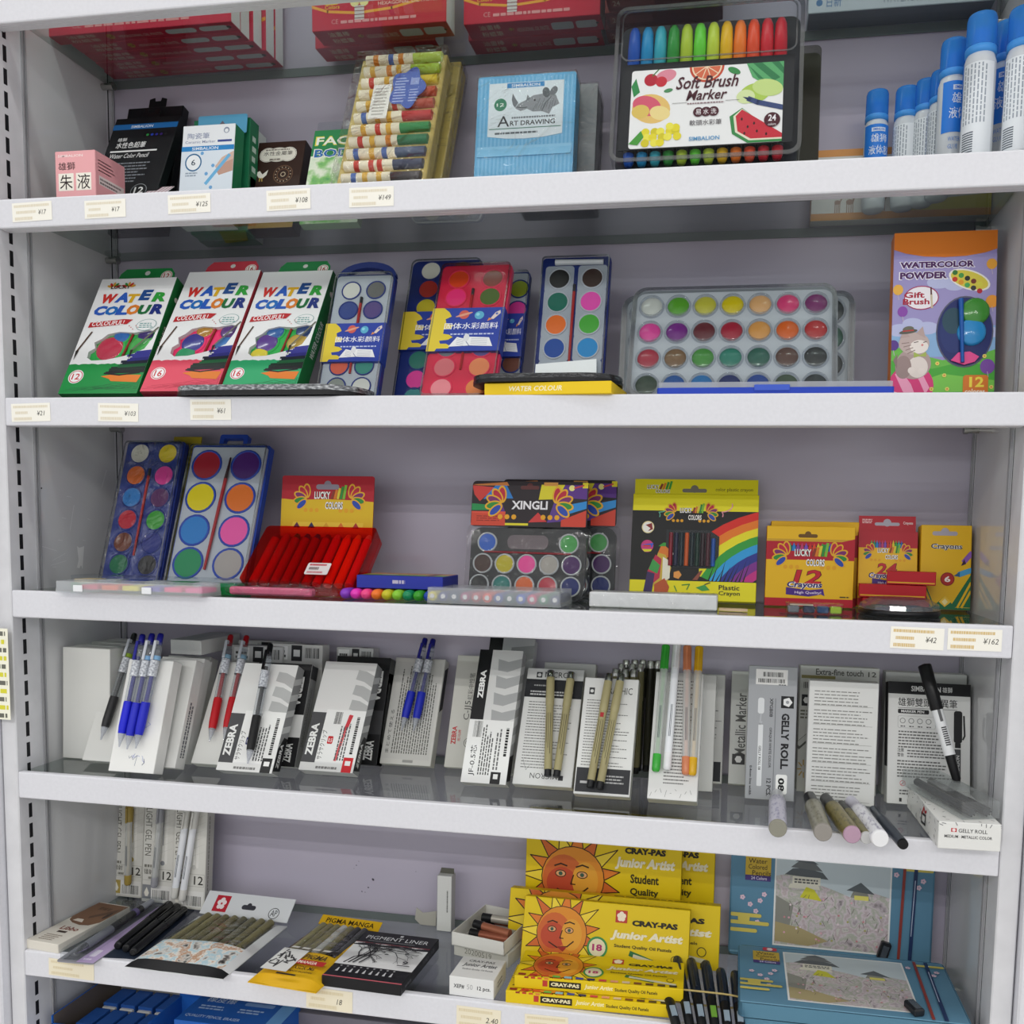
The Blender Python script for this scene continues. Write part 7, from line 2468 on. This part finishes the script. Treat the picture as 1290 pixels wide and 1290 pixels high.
F = front(hd, hw, hh); F.text('PIGMA MANGA', .1, .25, .8, .5, '#3a2a10', .02)
o = hd.build('header', t); o.location = (0, d_, .005); o.rotation_euler = (math.radians(-60), 0, 0)

# black pigment liner box
M, w_, d_ = lie((405, 1229), (505, 1242), (467, 1173), .0125, 'pigment liner')
mb = MB().box(-w_ / 2, w_ / 2, 0, d_, 0, .0125, '#17171a', .0005)
F = top(mb, w_, d_, .0125)
F.rect(.0, .012, 1, .03, '#c8606a')
F.rect(0, .26, 1, .74, '#dedede')
F.poly([(0, .7), (.2, .76), (.35, .71), (.6, .77), (.8, .72), (1, .75), (1, .69), (0, .68)], '#1c1c1f')
F.line([(0, .745), (1, .745)], .008, '#a83a44')
F.text('PIGMENT LINER', .08, .83, .84, .075, '#d4d4d6', .0); F.rect(.5, .93, .54, .965, '#d4d4d6')
F.lines(.14, .79, .8, .81, 1, '#8a8a8c', 3, .6, .2, (.01, .02))
rnd = random.Random(4)
def branch(x, y, a, l, wd, n):
    x2, y2 = x + l * math.cos(a), y + l * math.sin(a) * w_ / d_
    if not (.02 < x2 < .98 and .27 < y2 < .74):
        return
    F.line([(x, y), (x2, y2)], wd, '#2a2a2c')
    if n:
        for k in range(2):
            branch(x2, y2, a + rnd.uniform(-.8, .8), l * .78, wd * .7, n - 1)
for x in (.1, .16, .22, .3):
    branch(x, .3, 1.2, .16, .022, 5)
branch(.3, .6, .1, .2, .02, 4); branch(.5, .62, .1, .2, .015, 4)
for i in range(16):
    F.ell(rnd.uniform(.3, .9), rnd.uniform(.5, .7), .03, '#4a4a4a', ry=.015, n=7)
F.text('9', .82, .34, .07, .07, '#1c1c1e', .02); F.rect(.78, .31, .94, .325, '#3a3a3c')
for i in range(9):
    x = .12 + i * .085
    F.poly([(x, .08), (x + .035, .08), (x + .022, .15), (x + .012, .15)], '#c4c4c6'); F.rect(x + .005, .18, x + .03, .2, '#9a9a9c')
R = Face(mb, (w_ / 2, 0, 0), (0, 1, 0), (0, 0, 1), d_, .0125)
R.text('PIGMENT LINER', .55, .3, .32, .4, '#5a5a5e', .01); R.lines(.1, .3, .25, .65, 1, '#5a5a5e', 3, .6, .1)
single('liner_box', mb, 'flat black pigment liner box with inked tree on white', 'pen box', M)

# tall narrow white box, torn paper
M, w_, h_ = stand(550, 568, (551, 1103), 'F', .155, t=.02, name='narrow box', lean=.02)
t = thing('narrow_box', 'tall narrow empty white box with dark open top flap', 'carton', M)
mb = carton(w_, h_, .016, '#cfcfcc', '#b4b4b1')
front(mb, w_, h_).vlines(.68, .35, .82, .75, 1, '#6a6a68', 3, .6, .1)
mb.build('carton', t)
fl = MB().prism([(-w_ / 2, 0), (w_ / 2, 0), (w_ * .48, .007), (-w_ * .4, .007)], .010, .0108, '#55554c'); fl.build('top_flap', t).location = (0, 0, h_)
M, w_, h_ = stand(521, 549, (521, 1143), 'F', .168, t=.001, name='paper', lean=.12)
mb = MB().prism([(-w_ * .45, h_ * .3), (-w_ * .2, 0), (w_ * .5, .0), (w_ * .5, h_ * .9), (-w_ * .1, h_ * .72), (-w_ * .4, h_)], 0, .0008, '#a8a59c')
single('torn_paper', mb, 'torn scrap of grey card standing left of the narrow white box', 'paper', M)

# box with date print and the open tray of crayons
M, w_, d_ = lie((572, 1186), (640, 1203), (598, 1157), .017, 'dated box')
hb = .017
mb = MB().box(-w_ / 2, w_ / 2, 0, max(.05, d_), 0, hb, '#c4c2ba', .0005)
F = front(mb, w_, hb)
F.text('20200519', .2, .3, .5, .4, '#7a786e', .0)
DB = M.copy()
single('crayon_carton', mb, 'white carton stamped 20200519 under the open tray of crayons', 'carton', M)
A = at_z(569, 1172, zF + hb + .019); B = at_z(635, 1186, zF + hb + .019); C = at_z(598, 1135, zF + hb + .019)
ex = (B - A).normalized(); ey = Vector((-ex.y, ex.x, 0)); w_ = (B - A).length; d_ = min((C - A).dot(ey), .1); hh = .0165
t = thing('crayon_tray', 'open white tray holding copper and silver crayons', 'tray', frame(Vector(((A.x + B.x) / 2, (A.y + B.y) / 2, zF + hb + .001)), ex, ey, Vector((0, 0, 1))))
mb = MB()
mb.box(-w_ / 2, w_ / 2, 0, d_, 0, .001, '#cfcdc6')
for a in ((-w_ / 2, -w_ / 2 + .001, 0, d_), (w_ / 2 - .001, w_ / 2, 0, d_), (-w_ / 2, w_ / 2, 0, .001), (-w_ / 2, w_ / 2, d_ - .001, d_)):
    mb.box(*a, 0, hh, '#d6d4ce')
mb.build('tray_body', t)
TR = t.matrix_world.copy()
for i, (y, z_, c, ang) in enumerate(((.3, .0065, '#9a5a44', 2), (.55, .0065, '#b8b4ae', -4), (.78, .0065, '#8a4a38', 4), (.42, .0135, '#a8684e', -8), (.66, .0135, '#b0aaa0', 6))):
    p = TR @ Vector((-w_ * .34, d_ * y, z_)); q = TR @ Vector((w_ * .4, d_ * y + .1 * math.radians(ang) * .5, z_))
    Mx = along(p, q); L = (q - p).length
    tt = thing('pastel_stick', ['copper wrapped pastel lowest at the front of the open tray', 'silver pastel lying in the middle of the open tray', 'brown copper pastel at the rear of the open tray', 'copper pastel on top near the front of the tray', 'silver grey pastel on top near the rear of the tray'][i], 'pastel', Mx, 'pastels in the open tray')
    MB().tube((L * .25, 0, 0), (L, 0, 0), .005, None, ink(c, .35, .3), 12).build('wrapper', tt)
    MB().tube((0, 0, 0), (L * .25, 0, 0), .0052, None, ink('#1a1a1c', .5), 12).build('black_end', tt)

# small white box
M, w_, d_ = lie((566, 1229), (622, 1236), (584, 1204), .0225, 'white 12pcs')
mb = MB().box(-w_ / 2, w_ / 2, 0, d_, 0, .0222, '#dcdcda', .0005)
F = front(mb, w_, .0222)
F.text('XEP#', .1, .4, .24, .22, '#3a3a3c', .02); F.text('50', .4, .4, .13, .26, '#a4a4a4', .0); F.text('12 pcs.', .63, .36, .3, .26, '#3a3a3c', .02)
F = top(mb, w_, d_, .0222)
F.text('CRAY-PAS', .2, .76, .6, .1, '#5a5a5c', .02); F.text('Junior Artist', .12, .5, .78, .2, '#4a4a4c', .03, .2); F.text('Student Quality Oil Pastels', .16, .36, .7, .08, '#5a5a5c', .02)
R = Face(mb, (w_ / 2, 0, 0), (0, 1, 0), (0, 0, 1), d_, .0222); R.lines(.3, .3, .7, .7, 2, '#8a8a8a', 3, .5)
single('pastel_carton', mb, 'small white carton marked 12 pcs lying at the front edge', 'carton', M)

# yellow oil pastel boxes
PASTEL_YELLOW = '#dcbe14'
def sun(F, cx, cy, r, kind=0):
    k = F.w / F.h
    rnd = random.Random(5)
    n = 15
    for i in range(n):
        a = 2 * math.pi * i / n + .2
        l = 1.75 if i % 2 else 1.55
        p = [(cx + r * math.cos(a - .2), cy + r * math.sin(a - .2) * k), (cx + r * l * math.cos(a), cy + r * l * math.sin(a) * k), (cx + r * math.cos(a + .2), cy + r * math.sin(a + .2) * k)]
        F.poly(p, ['#d8782a', '#e8cc3a', '#c8642a'][i % 3]); F.line(p, r * .035, '#3a2410')
    F.ell(cx, cy, r * 1.03, '#3a2410'); F.ell(cx, cy, r, '#d88a2a')
    F.ell(cx - r * .3, cy - r * .1, r * .68, '#c8642e', ry=r * .8); F.ell(cx - r * .35, cy - r * .3, r * .5, '#b8482c', ry=r * .5); F.ell(cx + r * .4, cy - r * .1, r * .42, '#dc9c34', ry=r * .6)
    for s in (-.4, .3):
        F.ell(cx + r * s, cy + r * .12 * k, r * .18, '#3a2410', ry=r * .12); F.ell(cx + r * s, cy + r * .12 * k, r * .15, '#d8a070', ry=r * .09); F.ell(cx + r * s, cy + r * .12 * k, r * .07, '#3a5a4a', n=8)
        F.line([(cx + r * (s - .2), cy + r * .36 * k), (cx + r * s, cy + r * .44 * k), (cx + r * (s + .2), cy + r * .38 * k)], r * .05, '#3a2410')
    F.line([(cx - r * .5, cy - r * .38 * k), (cx - r * .15, cy - r * .56 * k), (cx + r * .25, cy - r * .5 * k), (cx + r * .5, cy - r * .28 * k)], r * .05, '#3a2410')
    F.poly([(cx - r * .15, cy - r * .55 * k), (cx + r * .25, cy - r * .5 * k), (cx + r * .1, cy - r * .7 * k)], '#9a2a24')
    F.line([(cx + r * .02, cy + r * .1 * k), (cx - r * .06, cy - r * .2 * k), (cx + r * .08, cy - r * .2 * k)], r * .04, '#3a2410')
def pastel_face(F, student=False):
    sun(F, .24, .5, .15)
    F.rect(.56, .73, .63, .91, '#b83a30')
    for i in range(5):
        a = math.pi / 2 + i * 2 * math.pi / 5
        F.ell(.595 + .014 * math.cos(a), .82 + .04 * math.sin(a), .014, '#ecdfc8', n=10)
    for bb, c in ((.0, '#2a2418'),):
        F.text('CRAY-PAS', .66, .7, .27, .085, c, .06)
    F.text('Junior Artist', .535, .47, .43, .15, '#e8e0c4', .05, .2)
    F.text('Student Quality Oil Pastels', .56, .36, .34, .06, '#3a3418', .02)
    F.ell(.46, .34, .062, '#3a8a4a'); F.ell(.46, .34, .05, '#dcd4b0'); F.text('18', .43, .29, .06, .1, '#a8306a', .04)
    F.ell(.92, .27, .022, '#3a3418'); F.ell(.92, .27, .018, PASTEL_YELLOW)
    F.line([(.66, .3), (.82, .18)], .03, '#2a6a3a'); F.line([(.68, .27), (.95, .12)], .02, '#c8c4a8')
    for i, c in enumerate(('#8a2a24', '#b8302a', '#c8502a', '#6ab04a', '#8ac0c8', '#3a4a9a', '#2a2a5a', '#c8404a', '#e09a7a', '#d8c0a0', '#7a4a2a', '#5a3a2a', '#4a3a2a', '#2a2a2a')):
        F.rect(.02 + .069 * i, .03, .02 + .069 * i + .045, .1, c, step=(i == 0))
def big_face(F):
    sun(F, .31, .5, .2)
    F.text('CRAY-PAS', .64, .82, .26, .07, '#2a2418', .06)
    F.text('Junior Artist', .58, .64, .38, .14, '#e8e0c4', .05, .2)
    for i, s in enumerate(('Student', 'Quality', 'Oil Pastels')):
        F.text(s, .68 - (.05 if i == 2 else 0), .5 - .15 * i, .18 + (.1 if i == 2 else 0), .1, '#3a3418', .03)
def pastel_spine_(F):
    F.rect(.17, .3, .2, .8, '#b83a30')
    F.rect(.21, .25, .4, .8, '#2a2418'); F.text('CRAY-PAS', .22, .38, .17, .3, '#e8dcb0', .05)
    F.text('Junior Artist', .42, .3, .17, .45, '#f0e6b0', .03, .2); F.text('Student Quality Oil Pastels', .6, .3, .25, .35, '#3a3418', .02)
for uL, uR, tl, y, big, lab, ln in ((660, 855, (668, 1020), .152, True, 'large yellow oil pastel box standing rearmost, its top behind the shelf lip', .05), (700, 897, (712, 1025), .174, True, 'large yellow oil pastel box at the very back, right part showing', .03)):
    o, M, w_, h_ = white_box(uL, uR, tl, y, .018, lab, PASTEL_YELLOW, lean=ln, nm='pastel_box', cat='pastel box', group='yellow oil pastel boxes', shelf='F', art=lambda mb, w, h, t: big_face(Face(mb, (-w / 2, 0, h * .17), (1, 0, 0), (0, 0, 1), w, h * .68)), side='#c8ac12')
for uL, uR, tl, y, lab, ln in ((655, 866, (673, 1128), .085, 'yellow 18 oil pastel box standing in the middle, fully faced sun', .3), (638, 905, (654, 1118), .117, 'yellow oil pastel box standing behind the middle one, wider to the right', .22)):
    def fa(mb, w, h, t):
        pastel_face(front(mb, w, h))
        T = Face(mb, (-w / 2, 0, h), (1, 0, 0), (0, 1, 0), w, t)
        T.lines(.5, .3, .95, .7, 1, '#6a5a10', 3, .6, .1); T.rect(.0, .05, 1, .1, '#c8ac12')
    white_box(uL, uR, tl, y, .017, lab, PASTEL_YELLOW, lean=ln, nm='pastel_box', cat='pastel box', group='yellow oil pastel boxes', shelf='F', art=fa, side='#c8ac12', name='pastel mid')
for k, (fl, fr, bl, base, lab) in enumerate((((637, 1248), (850, 1268), (662, 1206), 0.0, 'lower of the two yellow oil pastel boxes lying in front'), ((648, 1229), (861, 1247), (664, 1193), .0145, 'upper of the two yellow oil pastel boxes lying in front'))):
    M, w_, d_ = lie(fl, fr, bl, .014, 'lying pastel', base)
    d_ = .06
    mb = MB().box(-w_ / 2, w_ / 2, 0, d_, 0, .014, PASTEL_YELLOW, .0006)
    pastel_face(top(mb, w_, d_, .014))
    F = front(mb, w_, .014)
    pastel_spine_(F)
    for i, c in enumerate(('#8a2a24', '#b8302a', '#c8502a', '#d8783a')):
        F.rect(.06 + .04 * i, .86, .085 + .04 * i, 1.0, c, step=(i == 0))
    single('pastel_box', mb, lab, 'pastel box', M, 'yellow oil pastel boxes')

# bundle of dark pens with a rubber band
zb = zF
specs = [((899, 1300), (880, 1212)), ((911, 1302), (890, 1213)), ((921, 1297), (897, 1217)), ((930, 1288), (905, 1226)), ((938, 1280), (915, 1229)), ((905, 1290), (871, 1228))]
words_ = ['tallest dark navy pen of the rubber banded bundle', 'dark navy pen second from the left in the banded bundle', 'dark pen with green mark in the middle of the banded bundle', 'dark pen right of the middle in the banded bundle', 'rightmost dark pen of the rubber banded bundle', 'leftmost dark pen, its clip sticking out of the banded bundle']
pts_ = []
for i, (a, b_) in enumerate(specs):
    zl = .006 + .009 * (i % 3 == 1) + .0
    p, q = at_z(*a, zF + zl + .0015), at_z(*b_, zF + zl + .0015)
    p = Vector((.806 + .0128 * i - (.0768 if i == 5 else 0), -.026 - .002 * (i % 2), zF + .0062))
    dirv = Vector((-.2 + .03 * i - (.24 if i == 5 else 0), 1, .16))
    q = p + dirv.normalized() * [.128, .126, .122, .112, .108, .11][i]
    pts_.append((p, q))
    M = along(p, q); L = (q - p).length
    t = thing('marker', words_[i], 'pen', M, 'banded dark pens')
    MB().lathe((0, 0, 0), (1, 0, 0), [(0, .004), (.001, .005), (L * .5, .0056)], ink('#141518', .35), 14).build('barrel', t)
    MB().lathe((L * .48, 0, 0), (1, 0, 0), [(0, .006), (L * .4, .0062), (L * .5, .0052), (L * .52, .003), (L * .52, 0)], ink('#1c2636', .3), 14).build('cap', t)
    MB().box(L * .55, L * .92, -.0012, .0012, .0062, .0082, ink('#1c2636', .3), .0005).build('clip', t)
    b = MB().box(L * .2, L * .34, -.003, .003, .0046, .0058, '#8a9aa8' if i != 2 else '#6a9a3a'); b.build('label', t)
c0 = (pts_[0][0] * .45 + pts_[0][1] * .55); c1 = (pts_[4][0] * .45 + pts_[4][1] * .55); c5 = pts_[5][0] * .45 + pts_[5][1] * .55
dv = (pts_[1][1] - pts_[1][0]).normalized(); xv = Vector((1, 0, 0)); nv = xv.cross(dv).normalized()
mid = (c5 + c1) / 2
mb = MB()
ring = []
hw2 = (c1 - c5).length / 2 + .007
for i in range(29):
    a = 2 * math.pi * i / 28
    sx = math.copysign(abs(math.cos(a)) ** .5, math.cos(a)); sy = math.copysign(abs(math.sin(a)) ** .6, math.sin(a))
    ring.append(xv * (hw2 * sx) + nv * (.0085 * sy))
mb.path(ring, .0011, '#b8a468')
mb.path([xv * -hw2 + nv * .002, xv * (-hw2 - .004) + dv * -.008, xv * (-hw2 + .002) + dv * -.014], .001, '#b8a468')
single('rubber_band', mb, 'yellowish rubber band round the bundle of dark pens', 'rubber band', Matrix.Translation(mid))

# blue pencil tins
PIC = speckle('garden_print', ['#6f6a6a', '#a59a9e', '#c4babd', '#a8ac9c', '#cbbfc4', '#b4a4a6', '#c6c4bd', '#8f8c88'], 60, .4, 7)
def tin_face(F):
    F.rect(0, 0, 1, 1, '#5b86a0')
    F.rect(.0, .0, 1, .02, '#7fb0cc'); 
    F.rect(.22, .1, .80, .94, '#e4e4e2'); F.rect(.228, .115, .792, .925, '#c2cdd2')
    F.poly([(.228, .115), (.792, .115), (.792, .62), (.7, .66), (.6, .6), (.5, .66), (.42, .7), (.32, .78), (.228, .74)], PIC)
    # castle on the hill, blossom below
    F.poly([(.29, .64), (.45, .64), (.44, .68), (.30, .68)], '#d8d4c4'); F.poly([(.27, .76), (.49, .74), (.46, .8), (.38, .83), (.31, .82)], '#5a6064'); F.poly([(.30, .83), (.46, .81), (.42, .88), (.34, .89)], '#6a6e70'); F.poly([(.32, .89), (.44, .87), (.38, .93)], '#5a6064')
    F.rect(.31, .68, .45, .75, '#dcd8c8'); F.lines(.32, .69, .44, .74, 2, '#5a5a58', 3, .6, .1, (.01, .02)); F.poly([(.35, .56), (.46, .54), (.42, .64), (.38, .66)], '#c8c43a')
    F.poly([(.6, .6), (.7, .58), (.68, .66), (.62, .68)], '#8a8a80'); F.poly([(.58, .66), (.72, .64), (.65, .74)], '#5a6064'); F.rect(.62, .58, .69, .62, '#d8d06a')
    F.poly([(.23, .2), (.3, .26), (.32, .48), (.23, .56)], '#8a8a82'); F.poly([(.23, .14), (.4, .12), (.5, .18), (.36, .28), (.23, .32)], '#a89a72')
    rnd = random.Random(6)
    for i in range(46):
        x, y = rnd.uniform(.3, .78), rnd.uniform(.14, .58)
        F.line([(x, y), (x + rnd.uniform(-.02, .02), y + rnd.uniform(.02, .05))], .002, '#5a504e')
    for i in range(30):
        F.ell(rnd.uniform(.26, .78), rnd.uniform(.16, .56), .006, ['#d8a8b4', '#c88a90', '#e0d0d4', '#a8a868'][i % 4], n=6)
    F.rect(.07, .68, .2, .9, '#c8a83a'); F.rect(.07, .68, .2, .73, '#4a3a7a')
    for i, s in enumerate(('Water', 'Colored', 'Pencils')):
        F.text(s, .085 + (.02 if i == 2 else 0), .84 - .055 * i, .095, .045, '#4a3a20', .01)
    F.text('24 Colors', .1, .69, .08, .03, '#d8d0e4', .015)
    F.rr(.12, .92, .19, .98, .01, '#c83a4a'); F.ell(.155, .95, .016, '#e8d8d8', n=6)
    for x, y in ((.15, .5), (.1, .46), (.13, .4), (.06, .52), (.17, .56), (.14, .3), (.95, .8), (.93, .74), (.82, .84)):
        for i in range(5):
            a = i * 2 * math.pi / 5
            F.ell(x + .008 * math.cos(a), y + .008 * math.sin(a) * F.w / F.h, .006, '#dcc0d0', n=8)
    for y, x1 in ((.34, .16), (.27, .2), (.2, .14), (.88, 1.0)):
        F.rr(.0 if y < .8 else .86, y, x1, y + .035, .012, '#d0c060')
    F.rr(.04, .3, .1, .36, .01, '#d0c060')
    F.line([(.845, .02), (.86, .96)], .014, '#8a3a34'); F.line([(.9, .02), (.915, .96)], .018, '#23345a'); F.line([(.902, .3), (.912, .8)], .004, '#a8b4c8')
M, w_, h_ = stand(917, 1172, (922, 1060), 'F', .172, t=.014, name='tin', lean=.035)
t = thing('pencil_tin', 'blue pencil tin with garden picture standing upright at the back', 'pencil tin', M, 'blue pencil tins')
mb = MB().prism(rrect(w_, h_, .006, 4, 0, h_ / 2), 0, .014, ink('#507890', .3, .5)); mb.build('tin_body', t)
pf = MB(); tin_face(Face(pf, (-w_ * .495, -.0001, h_ * .02), (1, 0, 0), (0, 0, 1), w_ * .99, h_ * .96, (.003, .003, .997, .997))); pf.build('printed_lid', t)
sh = MB().box(-.006, .006, -.009, -.0006, -.011, .011, ink('#1c1f24', .35), .0015); sh.box(-.0035, .0035, -.0098, -.009, -.008, .008, ink('#8a9098', .25, .8)); o = sh.build('sharpener', t); o.location = (w_ * .27, 0, h_ * .17); o.rotation_euler = (0, math.radians(15), 0)
for k, (base, lab) in enumerate(((0, 'blue pencil tin lying lowest at the front right'), (.0165, 'blue pencil tin with garden picture lying on top of another tin'))):
    M, w_, d_ = lay((930, 1262), (1226, 1293), (940, 1190), 'F', .033, 'tin lying', 0, .033)
    M.translation.z = zF + base + .0006
    t = thing('pencil_tin', lab, 'pencil tin', M, 'blue pencil tins')
    pr = rrect(w_, d_, .007, 4, 0, d_ / 2)
    MB().prism(pr, 0, .0155, ink('#5f8ca6', .25, .6), axis='z').build('tin_body', t)
    if k:
        pf = MB(); tin_face(Face(pf, (-w_ * .495, d_ * .01, .0156), (1, 0, 0), (0, 1, 0), w_ * .99, d_ * .98, (.004, .004, .996, .996))); pf.build('printed_lid', t)
        sh = MB().box(-.006, .006, -.011, .011, .0, .008, ink('#1c1f24', .35), .0015); sh.box(-.0035, .0035, -.008, .008, .008, .0088, ink('#8a9098', .25, .8)); o = sh.build('sharpener', t); o.location = (w_ * .27, d_ * .13, .0158); o.rotation_euler = (0, 0, math.radians(20))

# ================================================================ bottom: blue eraser boxes
zG = ZS['G']
BL = '#1f5cb0'
def at_top(u, v, h): return at_z(u, v, zG + h)
hG = .125
A, B, C = at_top(43, 1277, hG), at_top(150, 1300, hG), at_top(100, 1246, hG)
ex = (B - A); ex.z = 0; ex = Vector((1, 0, 0)); w_ = .128; ey = Vector((0, 1, 0)); d_ = .125
o_ = Vector((max(A.x, .012) + w_ / 2, max(A.y, .018), zG + .0005))
t = thing('eraser_box', 'open blue display box of erasers at the bottom left', 'eraser box', frame(o_, ex, ey, Vector((0, 0, 1))), 'blue eraser boxes')
mb = MB()
mb.box(-w_ / 2, w_ / 2, 0, d_, 0, .002, BL)
mb.box(-w_ / 2, w_ / 2, 0, .0015, 0, hG - .01, BL)
for s in (-1, 1):
    mb.box(min(s * w_ / 2, s * (w_ / 2 - .0015)), max(s * w_ / 2, s * (w_ / 2 - .0015)), 0, d_, 0, hG, BL)
mb.box(-w_ / 2, w_ / 2, d_ - .0015, d_, 0, hG, BL)
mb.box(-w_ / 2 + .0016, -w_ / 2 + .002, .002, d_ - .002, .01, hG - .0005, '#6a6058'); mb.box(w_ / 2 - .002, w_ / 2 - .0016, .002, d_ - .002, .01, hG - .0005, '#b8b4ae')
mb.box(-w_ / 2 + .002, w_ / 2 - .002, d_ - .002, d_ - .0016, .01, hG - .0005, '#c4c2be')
F = front(mb, w_, hG)
F.text('HIGH QUALITY PENCIL ERASER', .04, .84, .7, .04, '#c8d8ec', .02); F.rect(.9, 0, 1, .92, '#6aa0d8')
mb.build('tray', t)
fl = MB().box(-w_ / 2, w_ / 2, 0, .0012, 0, .016, BL)
F = front(fl, w_, .016); F.lines(.25, .3, .4, .7, 1, '#c8d8ec', 3, .8); F.text('·質量優良', .5, .25, .3, .45, '#b8cce8', .01); F.rect(.87, 0, 1, 1, '#6aa0d8')
o = fl.build('header_flap', t); o.location = (0, d_, hG)
for j in range(2):
    for i in range(4):
        x = -w_ * .33 + i * w_ * .2
        e = thing('eraser', '%s blue sleeved eraser from the left, %s row in the open box' % (['first', 'second', 'third', 'fourth'][i], ['front', 'rear'][j]), 'eraser',
                  Matrix.Translation(o_ + Vector((x, .022 + j * .05, .003 + .0))), 'erasers in the open box')
        MB().box(-.0105, .0105, .004, .042, 0, hG - .026, ink('#2a5aa8', .4), .0008).build('sleeve', e)
        MB().box(-.0095, .0095, .0, .045, .001, hG - .03, '#d8d8d6', .001).build('rubber', e)
for k, (u0, u1, y, lab) in enumerate(((219, 345, .03, 'closed blue eraser box right of the open display box'), (226, 368, .1, 'closed blue eraser box behind the other closed one'))):
    h2 = .137 if k == 0 else .13
    A = Vector((x_at(u0, y, zG + h2), y, zG)); B = Vector((x_at(u1, y, zG + h2), y, zG))
    w2 = B.x - A.x
    mb = MB().box(-w2 / 2, w2 / 2, 0, .065, 0, h2, BL, .0006)
    for G in (top(mb, w2, .065, h2), front(mb, w2, h2)):
        G.rect(.86, 0, 1, 1, '#6aa0d8'); G.text('橡皮擦', .1, .7, .3, .18, '#c8d8ec', .02); G.lines(.1, .45, .35, .62, 2, '#a8c0e0', 3, .5); G.lines(.5, .45, .8, .62, 2, '#a8c0e0', 5, .5); G.rr(.5, .7, .8, .82, .02, '#7a9cd0'); G.text('QUALITY PENCIL ERASER', .05, .15, .55, .1, '#b8cce8', .01)
    single('eraser_box', mb, lab, 'eraser box', Matrix.Translation((A + B) / 2 + Vector((0, 0, .0005))), 'blue eraser boxes')
A = Vector((x_at(372, .09, zG + .12), .09, zG)); B = Vector((x_at(560, .09, zG + .12), .09, zG))
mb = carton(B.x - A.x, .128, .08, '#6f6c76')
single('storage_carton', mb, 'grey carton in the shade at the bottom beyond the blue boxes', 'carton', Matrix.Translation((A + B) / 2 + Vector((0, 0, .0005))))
